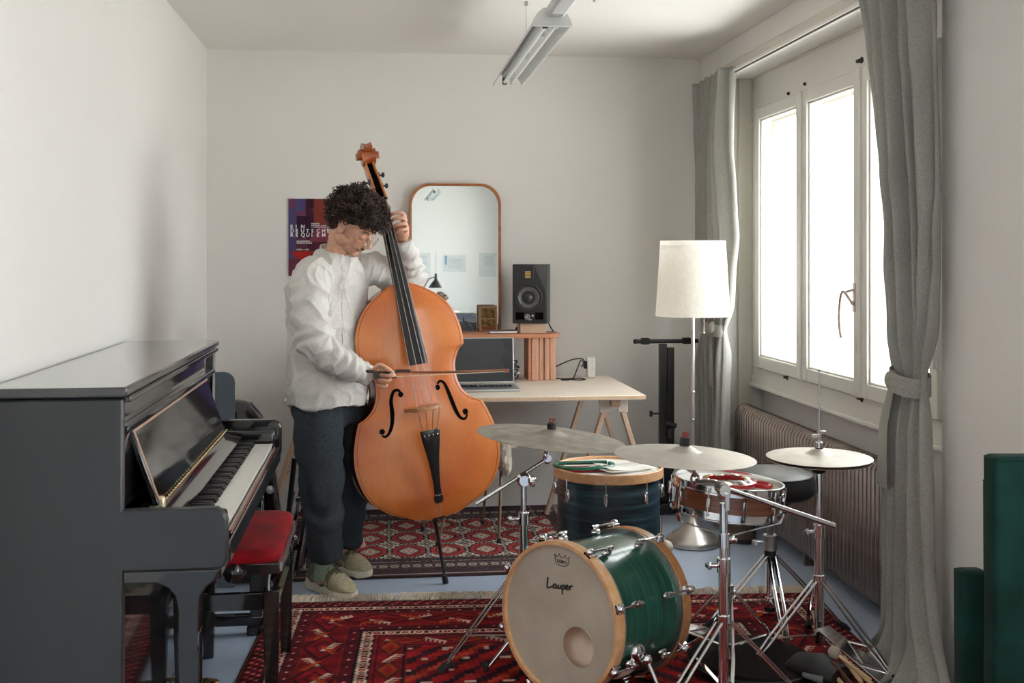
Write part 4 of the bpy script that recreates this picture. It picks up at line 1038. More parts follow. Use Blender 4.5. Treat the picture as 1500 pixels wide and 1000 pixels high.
ks = thing('keyboard_stand', 'black metal keyboard stand standing folded between desk and floor lamp', 'stand', (1.26, 6.05, 0))
xk, yk = P(975, 600, Y=6.05).x, 6.05
MB().box(xk-.036, xk+.004, yk-.02, yk+.02, .05, .925).build('column', BLACKM, ks, bevel=.004)
MB().box(xk+.008, xk+.046, yk-.012, yk+.028, .05, .905).build('column', BLACKM, ks, bevel=.004)
x0, x1 = P(930, 500, Y=yk).x, P(1014, 500, Y=yk).x
MB().cyl((x0, yk-.01, .94), (x1+.03, yk-.01, .94), .011, 12).build('top_bar', BLACKM, ks)
for xx in (x0+.055, x1-.035): MB().box(xx-.022, xx+.022, yk-.028, yk+.008, .924, .958).build('grip_block', RUBBER, ks, bevel=.004)
MB().ball((x0, yk-.01, .94), (.012, .014, .014), 10, 8).build('end_cap', RUBBER, ks)
for sgn, yy in ((1, yk-.03), (1, yk+.05)): MB().box(xk-.09, xk+.20, yy-.018, yy+.018, .012, .045).build('foot_bar', BLACKM, ks, bevel=.003)
MB().box(xk-.03, xk+.04, yk-.05, yk+.07, .03, .06).build('base_bracket', BLACKM, ks, bevel=.003)
b = MB().cyl((xk-.036, yk, .545), (xk-.075, yk, .545), .005, 8).box(xk-.088, xk-.075, yk-.012, yk+.012, .53, .56); b.build('locking_pin', BLACKP, ks, bevel=.002)
b = MB().cyl((xk-.01, yk-.03, .50), (xk+.05, yk-.03, .48), .014, 10).ball((xk+.02, yk-.03, .44), (.02, .012, .03), 10, 8); b.build('clamp', BLACKP, ks)

dc = thing('desk_chair', 'low chair with thin bronze metal legs and cream sheepskin behind the double bass', 'chair', (.55, 5.45, 0))
BRZ = mat('bronze_tube', (.30, .20, .13), .35, metal=.8)
cx, cy = .50, 5.72
legs = [(P(707, 768, Y=5.86), V(.56, 5.78, .44)), (P(731, 795, Z=.012), V(.60, 5.60, .44)), (P(619, 777, Y=5.76), V(.37, 5.74, .44)), (P(641, 800, Z=.012), V(.40, 5.58, .44))]
for a_, t_ in legs:
    a_ = V(a_.x, a_.y, .024)
    l_ = MB().cyl(a_, t_, .007, 8, .008).build('leg', BRZ, dc)
    MB().cyl((a_.x, a_.y, .013), (a_.x, a_.y, .034), .011, 10).build('foot_cap', RUBBER, l_)
MB().ball((.51, 5.68, .455), (.19, .17, .028), 28, 12).build('seat', PINEX, dc)
def fleece(c, r, m3, seed, name):
    b = MB(); n, k = 56, 34; rings = []
    for i in range(k+1):
        a = min(max(math.pi*i/k, .03), math.pi-.03); ring = []
        for j in range(n):
            q = 2*math.pi*j/n; d_ = V(math.sin(a)*math.cos(q), math.sin(a)*math.sin(q), -math.cos(a))
            f = 1+.10*noise.noise(d_*4+V(seed, 0, 0))+.07*noise.noise(d_*13)
            ring.append(V(c[0]+d_.x*r[0]*f, c[1]+d_.y*r[1]*f, c[2]+d_.z*r[2]*f))
        rings.append(ring)
    b.loft(rings); return b.build(name, FLEECE, dc, angle=180)
fleece((.47, 5.66, .485), (.18, .17, .035), None, 2, 'sheepskin')
fleece((.600, 5.60, .43), (.045, .12, .09), None, 5, 'sheepskin')
fleece((.615, 5.55, .385), (.03, .06, .06), None, 8, 'sheepskin')

# things in the dark corner behind the piano
gc = thing('instrument_case', 'shiny black hard instrument case leaning behind the piano', 'case', (-.60, 5.05, 0))
rings = []
for z, hw, hd in ((.01, .15, .12), (.05, .17, .14), (.3, .18, .14), (.55, .165, .12), (.70, .13, .09), (.76, .09, .06), (.775, .04, .03)):
    rings.append([V(-.59-.08*z+hw*math.copysign(abs(math.cos(a))**.7, math.cos(a)), 5.05+.06*z+hd*math.copysign(abs(math.sin(a))**.7, math.sin(a)), z) for a in [2*math.pi*j/28 for j in range(28)]])
MB().loft(rings).build('shell', BLACKG, gc)
b = MB()
for z, hw in ((.18, .181), (.62, .156)): b.box(-.60-.03, -.60+.03, 4.895+.0, 4.915, z, z+.03)
b.build('latch', STEEL, gc)
MB().ball((-.47, 4.955, .40), (.018, .010, .018), 12, 8).build('case_button', STEEL, gc)
bd = thing('grey_board', 'blue-grey board with rounded top corners standing behind the far end of the piano', 'board', (-.78, 4.95, 0))
pr = [(-.93, .0), (-.60, .0)]
xr = P(343.5, 580, Y=4.90).x; zt_ = P(330, 545, Y=4.90).z
poly = [(-.92, .0), (xr, .0)]+[(xr-.045+.045*math.cos(a), zt_-.045+.045*math.sin(a)) for a in [R(15*i) for i in range(7)]]+[(-.87+.045*math.cos(a), zt_-.045+.045*math.sin(a)) for a in [R(90+15*i) for i in range(7)]]
MB().prism(poly, Matrix(((1, 0, 0, 0), (0, 0, -1, 4.92), (0, 1, 0, 0), (0, 0, 0, 1))), .018).build('panel', mat('blue_grey_panel', srgb(92, 102, 112), .45), bd, bevel=.003)
MB().box(-.90, xr-.02, 4.91, 4.96, .0, .03).build('foot_rail', BLACKM, bd)
hw_ = thing('folded_stand', 'folded chrome and black drum stand lying in the dark corner behind the man', 'stand', (-.37, 5.15, 0))
rnd = random.Random(8)
for i in range(5):
    x_ = -.44+.035*i; b = MB(); b.bar((x_, 5.02+.02*i, .02), (x_+.05, 5.20, .34+.03*math.sin(i*2)), .014, .007); b.build('strut', CHROME if i % 2 else BLACKM, hw_)
for i in range(6):
    p = V(-.42+rnd.uniform(0, .12), 5.04+rnd.uniform(0, .1), .10+.045*i); b = MB(); b.cyl(p, p+V(.03, -.02, .01), .011, 10).ball(p+V(.03, -.02, .01), .014, 10, 6); b.build('wing_nut', CHROME if i % 3 else BLACKP, hw_)
MB().cyl((-.43, 5.12, .02), (-.38, 5.14, .50), .012, 12).build('tube', BLACKM, hw_)

# ------------------------------------------------------------------ drum kit
def streak_mat(name, stops, rough, coat, axis_scale, scale=5, dist=0):
    m, N, L, b = new_mat(name); tc = N.new('ShaderNodeTexCoord'); mp = N.new('ShaderNodeMapping'); mp.inputs['Scale'].default_value = axis_scale
    L.new(tc.outputs['Object'], mp.inputs[0]); nz = N.new('ShaderNodeTexNoise'); nz.inputs['Scale'].default_value = scale; nz.inputs['Detail'].default_value = 7; nz.inputs['Roughness'].default_value = .62
    L.new(mp.outputs[0], nz.inputs['Vector']); rp = N.new('ShaderNodeValToRGB'); L.new(nz.outputs['Fac'], rp.inputs[0])
    e = rp.color_ramp.elements; e[0].position, e[0].color = stops[0][0], c4(stops[0][1]); e[1].position, e[1].color = stops[-1][0], c4(stops[-1][1])
    for p_, c_ in stops[1:-1]: q = e.new(p_); q.color = c4(c_)
    L.new(rp.outputs[0], b.inputs['Base Color']); b.inputs['Roughness'].default_value = rough; b.inputs['Coat Weight'].default_value = coat; b.inputs['Coat Roughness'].default_value = .12
    return m
GREEN = streak_mat('green_stained_shell', [(.30, (.004, .040, .030)), (.5, (.010, .095, .066)), (.72, (.035, .19, .13))], .3, .7, (.6, .6, 26))
BLUE = streak_mat('blue_stained_shell', [(.32, (.006, .010, .018)), (.5, (.018, .042, .062)), (.62, (.04, .085, .11)), (.80, (.13, .18, .20))], .3, .6, (.7, .7, 16))
HEADC = fabric('calf_head', srgb(212, 203, 187), srgb(226, 218, 204), 9, trans=.3, bump=.0, big=5, var=.03)
HEADW = mat('coated_head', srgb(224, 222, 214), .6, var=.02, scale=6)
CYM = mat('pale_cymbal', (.52, .48, .42), .5, metal=.6, var=.08, scale=14)
CYMD = mat('dark_cymbal', (.22, .20, .17), .48, metal=.6, c2=(.42, .38, .32), scale=16, lo=.3, hi=.7, bump=.2, bscale=40)
SNW = streak_mat('brown_stained_shell', [(.3, (.10, .025, .010)), (.6, (.24, .075, .028)), (.8, (.34, .13, .05))], .25, .7, (1, 1, 18))
PRINTD = mat('print_black', (.02, .018, .018), .6)

def tension(root, ang, Rh, z0, z1, inward=1, lug_l=.030):
    """claw on the hoop at z0, rod, lug on the shell at z1; all in the drum's own axes"""
    c, s = math.cos(ang), math.sin(ang); rad_ = V(c, s, 0); tan = V(-s, c, 0); zz = V(0, 0, 1)
    m3 = Matrix((rad_, tan, zz)).transposed()
    b = MB(); b.obox(rad_*(Rh+.004)+zz*(z0-.002*inward), (.012, .030, .034), m3); b.obox(rad_*(Rh-.008)+zz*(z0-.018*inward), (.030, .030, .007), m3)
    b.ball(rad_*(Rh+.014)+zz*(z0+.006*inward), (.012, .013, .016), 12, 8, m3)
    claw = b.build('claw_hook', CHROME, root, local=True, bevel=.002)
    MB().cyl(rad_*(Rh+.014)+zz*(z0-.006*inward), rad_*(Rh+.014)+zz*z1, .0035, 8).build('tension_rod', CHROME, root, local=True)
    b = MB(); p = rad_*(Rh-.000)+zz*z1
    b.ball(rad_*(Rh+.008)+zz*z1, (.013, .011, .013), 12, 8, m3); b.cyl(rad_*(Rh+.013)+zz*(z1+.014*inward*-1), rad_*(Rh+.013)+zz*(z1+.018*inward), .0075, 10); b.ball(rad_*(Rh-.004)+zz*(z1+.004*inward), (.012, .012, .022), 12, 8, m3)
    b.build('lug', CHROME, root, local=True)

Fc = V(.560, 3.529, .262); Rc = V(.850, 3.775, .243)
ax = (Rc-Fc).normalized(); mloc = frame_from(Fc, ax, x=(0, 0, -1))      # local z = axis, front head at z=0
# orient so local y is up
yv = V(0, 0, 1)-ax*ax.z; yv.normalize(); xv = yv.cross(ax).normalized()
mloc = Matrix((xv, yv, ax)).transposed()
bdm = thing('bass_drum', 'green stained bass drum with maple hoops and a vintage head lying on the red rug', 'drum', Fc, rot=mloc)
Rs, Ro, L_s = .224, .240, .345
MB().lathe([(Rs-.008, .03), (Rs, .028), (Rs, L_s+.0), (Rs-.008, L_s)], n=72).build('shell', GREEN, bdm, local=True)
MB().lathe([(Rs-.0075, .03), (Rs-.0075, L_s)], n=72).build('shell_inside', HOOPW, bdm, local=True)
for z0, z1, nm in ((-.010, .030, 'front'), (L_s-.004, L_s+.036, 'rear')):
    MB().lathe([(Ro-.013, z0), (Ro, z0), (Ro, z1), (Ro-.013, z1), (Ro-.013, z0)], n=72).build('hoop', HOOPW if nm == 'front' else HOOPD, bdm, local=True, bevel=.002)
for z0, z1 in ((.030, .037), (L_s-.011, L_s-.004)):
    MB().lathe([(Rs+.0, z0), (Ro-.003, z0), (Ro-.003, z1), (Rs, z1)], n=72).build('head_collar', STEEL, bdm, local=True)
# front head with port hole
hc, hr = V(-.078, -.072, 0), .062
b = MB(); n = 72; rings = []
for q in range(9):
    t = q/8
    rings.append([V((hc.x+hr*math.cos(a))*(1-t)+(Ro-.0125)*math.cos(a)*t, (hc.y+hr*math.sin(a))*(1-t)+(Ro-.0125)*math.sin(a)*t, .004+.000*t) for a in [2*math.pi*j/n for j in range(n)]])
b.loft(rings, cap=False); b.build('front_head', HEADC, bdm, local=True, angle=180)
MB().torus((hc.x, hc.y, .003), hr, .0015, 48, 6).build('port_ring', HEADC, bdm, local=True)
MB().lathe([(.001, L_s-.002), (Rs-.01, L_s-.002)], n=48).build('batter_head', HEADT, bdm, local=True)
pi_ = MB(); pi_.ball((-.04, -.12, .15), (.15, .085, .10), 20, 12); pi_.build('damping_pillow', mat('pillow_cream', srgb(246, 226, 210), .95), bdm, local=True)
for k in range(8):
    tension(bdm, R(180-18+45*k), Ro, .006, .098, inward=-1)
    tension(bdm, R(180-18+45*k), Ro, L_s+.020, L_s-.085, inward=1)
# writing on the front head
sgn_x = 1
def head_m(x, y): return Matrix(((-1, 0, 0, -x), (0, 1, 0, y), (0, 0, -1, .0030), (0, 0, 0, 1))) @ Matrix.Rotation(R(1), 4, 'Z')
# hand-drawn script strokes (units: m), read left to right
scr_ = [[(0.005, .038), (.003, .026), (.000, .006), (.010, .007), (.022, .011)],
        [(.036, .018), (.028, .017), (.025, .009), (.031, .006), (.037, .012), (.038, .018), (.038, .008), (.043, .006)],
        [(.047, .017), (.046, .008), (.051, .006), (.057, .010), (.058, .017), (.057, .006)],
        [(.063, .016), (.062, .000), (.062, -.012)], [(.062, .012), (.068, .018), (.073, .013), (.070, .005), (.063, .005)],
        [(.078, .010), (.086, .012), (.085, .018), (.079, .016), (.078, .007), (.088, .004)],
        [(.093, .016), (.094, .004)], [(.094, .010), (.099, .017), (.106, .016)]]
ox, oy = -.054, .080
for st in scr_:
    hm = head_m(0, 0)
    q = catmull([Matrix.Rotation(R(6), 3, 'Z') @ V(x, y, 0) for x, y in st], 4)
    b = MB(); b.tube([hm @ V(ox+p.x, oy+p.y, 0) for p in q], .0025, 6); b.build('script_letter', PRINTD, bdm, local=True)
cw_ = [(-.027, .026), (-.020, .018), (-.0165, .018), (-.010, .030), (-.005, .019), (.004, .019), (.010, .030), (.0165, .018), (.020, .018), (.027, .026), (.021, -.002), (.010, -.006), (0, -.0075), (-.010, -.006), (-.021, -.002), (-.027, .026)]
hm = head_m(0, 0); cox, coy = .004, .170
b = MB(); b.tube([hm @ V(cox+x*1.15, coy+y, 0) for x, y in cw_], .0011, 5); b.build('crown_mark', PRINTD, bdm, local=True)
text_mesh('REMO', .0145, MATX[bdm.name] @ head_m(0, 0) @ Matrix.Translation((cox-.0205, coy+.001, 0)), PRINTD, 'lettering', bdm, .0002, 1.05, 0, .0004)
# spurs
for s_ in (1, -1):
    xs = s_*sgn_x*-1
    a = R(-20) if xs > 0 else R(200)
    base = V(math.cos(a)*Ro*.97, math.sin(a)*Ro*.97, .12)
    b = MB(); rd = V(math.cos(a), math.sin(a), 0); b.ball(base, (.020, .030, .034), 16, 10); b.cyl(base, base+rd*.035, .014, 12); b.ball(base+rd*.038, (.018, .018, .018), 14, 8)
    b.cyl(base+rd*.038+V(0, -.008, 0), base+rd*.038+V(0, .022, -.01), .004, 8); 
    sp_ = b.build('spur_bracket', CHROME, bdm, local=True)
    top = base+rd*.040; Mw = MATX[bdm.name]; tw_ = Mw @ top
    foot = V(tw_.x+(.05 if (s_ > 0) else -.13), tw_.y-(.14 if s_ > 0 else .02), .018)
    MB().cyl(tw_, foot, .0065, 10).build('spur_leg', CHROME, bdm)
    MB().cyl(foot+V(0, 0, .02), foot+V(0, 0, -.004), .011, 10, .009).build('rubber_tip', RUBBER, bdm)

# floor tom
tc_ = V(.900, 4.425, 0)
ft = thing('floor_tom', 'blue stained floor tom with maple hoop standing behind the bass drum', 'drum', tc_)
Rt, zb_, zt2 = .203, .155, .548
MB().lathe([(Rt-.008, zb_), (Rt, zb_), (Rt, zt2), (Rt-.008, zt2)], n=72).build('shell', BLUE, ft, local=True)
for z0, z1 in ((.535, .573), (.130, .168)):
    MB().lathe([(Rt+.001, z0), (Rt+.014, z0), (Rt+.014, z1), (Rt+.002, z1), (Rt+.001, z0)], n=72).build('hoop', HOOPW, ft, local=True, bevel=.003)
MB().lathe([(.001, .562), (Rt-.004, .562), (Rt+.003, .556)], n=64).build('top_head', HEADW, ft, local=True)
MB().lathe([(.001, .140), (Rt, .140)], n=48).build('bottom_head', HEADW, ft, local=True)
for k in range(8):
    a = R(-90-14+45*k); c_, s_ = math.cos(a), math.sin(a); r3 = V(c_, s_, 0); m3 = Matrix((r3, V(-s_, c_, 0), V(0, 0, 1))).transposed()
    for zl, zr, zh in ((.478, .50, .545), (.235, .21, .155)):
        b = MB(); b.ball(r3*(Rt+.006)+V(0, 0, zl), (.013, .011, .027), 12, 10, m3); b.cyl(r3*(Rt+.014)+V(0, 0, zl-.02), r3*(Rt+.014)+V(0, 0, zl+.02), .006, 10)
        b.build('lug', CHROME, ft, local=True)
        MB().cyl(r3*(Rt+.014)+V(0, 0, zr), r3*(Rt+.014)+V(0, 0, zh), .003, 8).build('tension_rod', CHROME, ft, local=True)
for k, a in enumerate((R(-150), R(-38), R(95))):
    r3 = V(math.cos(a), math.sin(a), 0); m3 = Matrix((r3, V(-r3.y, r3.x, 0), V(0, 0, 1))).transposed()
    b = MB(); b.lathe([(.001, .012), (.020, .012), (.034, .006), (.036, 0), (.030, -.003)], r3*(Rt+.004)+V(0, 0, .27), 24, axis=r3)
    b.cyl(r3*(Rt+.022)+V(0, 0, .245), r3*(Rt+.022)+V(0, 0, .295), .012, 12); b.tube([r3*(Rt+.024)+V(0, 0, .27), r3*(Rt+.05)+V(0, 0, .275)], .005, 8); b.obox(r3*(Rt+.055)+V(0, 0, .278), (.008, .024, .012), m3)
    b.build('leg_bracket', CHROME, ft, local=True)
    MB().tube([r3*(Rt+.022)+V(0, 0, .33 if k != 1 else .40), r3*(Rt+.022)+V(0, 0, .10), r3*(Rt+.045)+V(0, 0, .05), r3*(Rt+.045)+V(0, 0, .022)], .0055, 8).build('leg', CHROME, ft, local=True)
    MB().cyl(r3*(Rt+.045)+V(0, 0, .0), r3*(Rt+.045)+V(0, 0, .03), .013, 12).build('rubber_foot', RUBBER, ft, local=True)

# things on the floor tom
z = .5625
sh_ = thing('sheet_music', 'loose white sheets of paper lying on the floor tom', 'paper', (.93, 4.38, z))
for i, (dx, dy, a) in enumerate(((0, 0, 24), (.02, .015, 17))):
    m = Matrix.Translation((.955+dx-.02, 4.375+dy, z+.003+.004*i)) @ Matrix.Rotation(R(a), 4, 'Z')
    b = MB(); rings = []
    for k in range(12):
        t = k/11; x = -.10+.20*t; zz = .003*math.sin(t*7+i)+(.008*(1-t)**4)
        rings.append([m @ V(x, -.075, zz), m @ V(x, .075, zz+.002), m @ V(x, .075, zz+.0026), m @ V(x, -.075, zz+.0006)])
    b.loft(rings); b.build('sheet', PAPER, sh_, angle=180)
gt = thing('green_tambourine', 'green half-moon tambourine lying on the left side of the floor tom', 'tambourine', (.80, 4.42, z))
GRP = mat('green_plastic', (.004, .12, .075), .3, coat=.4)
b = MB(); b.tube([V(.80+.115*math.cos(a)*1.0, 4.42+.085*math.sin(a), z+.016) for a in [R(150+12*i) for i in range(20)]], .010, 8, flat=.7); b.build('rim', GRP, gt)
b = MB(); b.tube([(.70, 4.46, z+.016), (.90, 4.46, z+.016)], .008, 8); b.build('grip_bar', GRP, gt)
for k in range(4):
    a = R(180+45*k+10); p = V(.80+.095*math.cos(a), 4.42+.068*math.sin(a), z+.014); MB().lathe([(.001, .004), (.012, .003), (.017, 0), (.012, -.001)], p, 16).build('jingle', BRASS, gt)
rp_ = thing('red_case', 'flat red zip case under the green tambourine on the floor tom', 'case', (.79, 4.40, z))
b = MB(); b.box(.70, .90, 4.335, 4.45, z+.001, z+.007); b.build('cover', mat('dark_red_cloth', (.30, .01, .02), .7), rp_, bevel=.002)

# stands
def tripod(root, bx, by, hub, foot_r, angs, low=.10, base_z=.012, wide=.020, tube_r=.0125, mid=.5, splay=.0):
    for k, ang in enumerate(angs):
        d_ = V(math.cos(R(ang)), math.sin(R(ang)), 0); t_ = V(-d_.y, d_.x, 0); c = V(bx, by, 0)
        ft_ = c+d_*foot_r+V(0, 0, base_z+.014)
        elbow = c+d_*(foot_r*.42)+V(0, 0, hub*.66); top = c+d_*.022+V(0, 0, hub)
        b = MB()
        for s in (-1, 1): b.tube([top+t_*s*.011, elbow+t_*s*wide*.62, (elbow*.45+ft_*.55)+t_*s*wide*.62, ft_+t_*s*.005], .0068, 6, flat=.4, up=(0, 0, 1))
        lg = b.build('leg', CHROME, root, angle=60)
        MB().tube([ft_+d_*-.03+V(0, 0, .016), ft_+V(0, 0, .002), ft_+d_*.018+V(0, 0, -.012)], [.010, .013, .011], 8).build('rubber_foot', RUBBER, lg)
        m_ = elbow*(1-mid)+ft_*mid
        MB().bar(c+d_*.018+V(0, 0, low), m_, .012, .004).build('brace', CHROME, root)
    MB().cyl((bx, by, hub-.02), (bx, by, hub+.022), tube_r+.010, 14).build('hub', BLACKP if root.name.startswith('drum_throne') else CHROME, root, bevel=.002)
    MB().cyl((bx, by, low-.014), (bx, by, low+.014), tube_r+.007, 12).build('lower_collar', CHROME, root, bevel=.002)
def clamp(root, x, y, z, r=.018, ang=200, L=.035):
    d_ = V(math.cos(R(ang)), math.sin(R(ang)), 0)
    b = MB(); b.cyl((x, y, z-.022), (x, y, z+.022), r, 14); b.cyl((x, y, z), V(x, y, z)+d_*L, .007, 10); p = V(x, y, z)+d_*L
    b.ball(p, (.009, .009, .012), 10, 6); b.obox(p+d_*.006, (.006, .030, .012), Matrix.Rotation(R(ang), 3, 'Z'))
    return b.build('wing_clamp', CHROME, root, bevel=.001)
def cymbal(root, c, dia, nrm, mat_, bell=.045, name='cymbal', bow=.05):
    r_ = dia/2; pr = [(.006, r_*bow+.018), (.015, r_*bow+.0175), (bell*.7, r_*bow+.010), (bell, r_*bow+.0005)]
    n = 10
    for i in range(1, n+1): t = i/n; pr.append((bell+(r_-bell)*t, r_*bow*(1-t**1.7)))
    pr2 = pr+[(r_, -.0012)]+[(a, b_-.0014) for a, b_ in reversed(pr)]
    return MB().lathe(pr2, c, 72, axis=nrm).build(name, mat_, root, angle=60)

# ride cymbal on boom stand, left
pb = P(808, 641, d=3.93); nr = V(.075, .02, 1).normalized()
rd_ = thing('ride_cymbal', 'large dark cymbal tilted on a boom stand left of the drums', 'cymbal', pb)
cymbal(rd_, pb, .520, V(.105, -.02, 1), CYMD, .052, 'cymbal', .05)
MB().cyl(pb+V(0, 0, .030), pb+V(0, 0, .050), .016, 16).build('felt', RUBBER, rd_)
b = MB().cyl(pb+V(0, 0, .050), pb+V(0, 0, .058), .009, 12).obox(pb+V(.002, 0, .062), (.022, .006, .012)); b.build('wing_nut', mat('dark_red_nut', (.16, .03, .03), .4), rd_, bevel=.002)
sb = V(P(767, 760, d=3.90).x, P(767, 760, d=3.90).y, 0)
st = thing('boom_stand', 'chrome boom cymbal stand left of the blue floor tom', 'stand', (sb.x, sb.y, 0), 'cymbal stands')
jt = V(sb.x, sb.y, P(767, 702, d=3.90).z)
MB().cyl((sb.x, sb.y, .05), (sb.x, sb.y, .50), .0145, 16).build('lower_tube', CHROME, st)
MB().cyl((sb.x, sb.y, .50), (sb.x, sb.y, jt.z-.01), .0105, 14).build('upper_tube', CHROME, st)
clamp(st, sb.x, sb.y, .50, .020, 190, .05)
a_ = P(697, 738, d=3.86); e_ = P(801, 672, d=3.93)
MB().cyl(a_, e_, .0065, 12).build('boom_arm', CHROME, st)
b = MB().ball(jt, (.026, .02, .026), 16, 10).cyl(jt+V(0, -.03, 0), jt+V(0, .03, 0), .018, 16).cyl(jt+V(.022, -.02, -.004), jt+V(.022, .03, -.004), .010, 12).ball(jt+V(.026, -.036, .0), (.014, .006, .02), 12, 8); b.build('boom_joint', CHROME, st)
ej = P(806, 664, d=3.93)
b = MB().ball(e_, (.016, .016, .018), 14, 8).cyl(e_+V(0, -.022, .006), e_+V(0, .022, .006), .013, 14).cyl(e_+V(.004, 0, .014), pb+V(0, 0, .0), .006, 10).ball(e_+V(-.008, -.02, .016), (.008, .008, .016), 10, 6); b.build('tilter', CHROME, st)
MB().cyl(pb+V(-.001, 0, -.012), pb+V(-.0, 0, .06), .004, 8).build('cymbal_rod', CHROME, st)
tripod(st, sb.x, sb.y, .33, .29, (195, 320, 75), .10)

# crash cymbal, middle
pb = P(1003, 668, d=3.66)
cc = thing('crash_cymbal', 'pale cymbal in the middle, hanging over the snare drum on its boom stand', 'cymbal', pb)
cymbal(cc, pb, .457, V(.045, -.01, 1), CYM, .046, 'cymbal', .075)
MB().cyl(pb+V(0, 0, .034), pb+V(0, 0, .060), .0165, 16).build('felt', RUBBER, cc)
b = MB().cyl(pb+V(0, 0, .060), pb+V(0, 0, .072), .008, 12).obox(pb+V(.002, 0, .072), (.020, .008, .014)); b.build('wing_nut', mat('dark_red_nut2', (.30, .05, .05), .35, metal=.4), cc, bevel=.002)
q_ = P(1060, 800, d=3.42); sx, sy = q_.x, q_.y
st = thing('boom_stand', 'chrome boom cymbal stand in front of the snare drum, long arm pointing right', 'stand', (sx, sy, 0), 'cymbal stands')
jt = V(sx, sy, P(1062, 722, d=3.42).z)
MB().cyl((sx, sy, .05), (sx, sy, .47), .0155, 16).build('lower_tube', CHROME, st)
MB().cyl((sx, sy, .47), (sx, sy, jt.z-.03), .0125, 14).build('upper_tube', CHROME, st)
clamp(st, sx, sy, .47, .021, 185, .045); clamp(st, sx, sy, .545, .018, 10, .03)
e0 = P(1052, 712, d=3.42); e1 = P(1222, 770, d=3.50)
MB().cyl(e0, e1, .0085, 14).build('boom_arm', CHROME, st)
b = MB().ball(jt+V(0, 0, .006), (.022, .02, .030), 16, 10).cyl(jt+V(-.004, -.028, .012), jt+V(-.004, .028, .012), .017, 16).obox(jt+V(.0, -.034, -.02), (.012, .006, .05)); b.build('boom_joint', CHROME, st)
ti = P(1012, 686, d=3.60)
b = MB().tube([jt+V(-.0, 0, .02), P(1048, 708, d=3.46), P(1022, 706, d=3.5), P(1016, 690, d=3.56)], [.009, .009, .008, .007], 10).ball(P(1018, 702, d=3.52), (.016, .014, .022), 14, 8).cyl(ti+V(0, -.018, 0), ti+V(0, .018, 0), .013, 14).cyl(ti, pb, .0055, 10); b.build('tilter', CHROME, st)
MB().cyl(pb+V(0, 0, -.02), pb+V(0, 0, .078), .004, 8).build('cymbal_rod', CHROME, st)
tripod(st, sx, sy, .30, .31, (-150, -25, 95), .10)

# snare drum on its stand
sc = V(1.167, 3.73, 0)
sn = thing('snare_drum', 'brown wooden snare drum with chrome rims under the middle cymbal', 'drum', (sc.x, sc.y, .592), rot=Matrix.Rotation(R(5), 3, 'Y'))
MB().lathe([(.170, -.034), (.178, -.034), (.178, .034), (.170, .034)], n=64).build('shell', SNW, sn, local=True)
for z0, s in ((.028, 1), (-.028, -1)):
    MB().lathe([(.179, z0), (.190, z0), (.190, z0+.006*s), (.183, z0+.007*s), (.183, z0+.024*s), (.188, z0+.026*s), (.188, z0+.028*s), (.1805, z0+.028*s), (.179, z0)], n=64).build('rim', CHROME, sn, local=True)
MB().lathe([(.001, .042), (.174, .042), (.180, .036)], n=48).build('top_head', HEADW, sn, local=True)
MB().lathe([(.001, -.040), (.176, -.040)], n=48).build('bottom_head', HEADW, sn, local=True)
for k in range(10):
    a = R(18+36*k); r3 = V(math.cos(a), math.sin(a), 0); m3 = Matrix((r3, V(-r3.y, r3.x, 0), V(0, 0, 1))).transposed()
    MB().obox(r3*.186, (.014, .014, .036), m3).build('tube_lug', CHROME, sn, local=True, bevel=.004)
    MB().cyl(r3*.191+V(0, 0, -.044), r3*.191+V(0, 0, .048), .0028, 6).build('tension_rod', CHROME, sn, local=True)
b = MB().obox((-.193, -.02, .0), (.014, .03, .05)).cyl((-.205, -.02, .0), (-.205, -.02, .04), .006, 8); b.build('snare_strainer', CHROME, sn, local=True, bevel=.002)
rt = thing('red_tambourine', 'red plastic tambourine with jingles lying on the snare drum', 'tambourine', (sc.x-.01, sc.y-.03, .632))
REDP = mat('red_plastic', (.50, .008, .015), .25, coat=.5)
zc_ = .643
b = MB(); b.torus((sc.x-.012, sc.y-.035, zc_), .092, .010, 48, 8, flat=1.0); b.build('rim', REDP, rt)
b = MB(); b.tube(catmull([(sc.x+.06, sc.y-.09, zc_), (sc.x+.105, sc.y-.115, zc_-.002), (sc.x+.120, sc.y-.08, zc_-.002), (sc.x+.09, sc.y-.05, zc_)], 5), .008, 8); b.build('handle', REDP, rt)
for k in range(9):
    a = R(40*k+12); p = V(sc.x-.012+.075*math.cos(a), sc.y-.035+.075*math.sin(a), zc_+.010+.003*(k % 2)); MB().lathe([(.001, .004), (.012, .003), (.018, -.001), (.018, -.002), (.001, .001)], p, 16, axis=(.25*math.cos(a), .25*math.sin(a), 1)).build('jingle', CHROME if k % 3 else BRASS, rt)
ss = thing('snare_stand', 'chrome basket stand holding up the brown snare drum', 'stand', (sc.x, sc.y, 0))
MB().cyl((sc.x, sc.y, .05), (sc.x, sc.y, .34), .0125, 14).build('lower_tube', CHROME, ss)
MB().cyl((sc.x, sc.y, .34), (sc.x, sc.y, .44), .010, 12).build('upper_tube', CHROME, ss)
b = MB().ball((sc.x, sc.y, .455), .026, 14, 8); b.cyl((sc.x, sc.y-.03, .45), (sc.x, sc.y+.03, .45), .016, 12); b.build('basket_hub', CHROME, ss)
for k in range(3):
    a = R(200+120*k); d_ = V(math.cos(a), math.sin(a), 0); c = V(sc.x, sc.y, 0)
    b = MB(); b.bar(c+V(0, 0, .46)+d_*.02, c+d_*.192+V(0, 0, .525), .018, .005); b.bar(c+d_*.192+V(0, 0, .525), c+d_*.203+V(0, 0, .560), .018, .006, up=d_); b.build('basket_arm', CHROME, ss, bevel=.001)
    MB().obox(c+d_*.203+V(0, 0, .562), (.014, .02, .014), Matrix.Rotation(a, 3, 'Z')).build('rubber_grip', RUBBER, ss, bevel=.003)
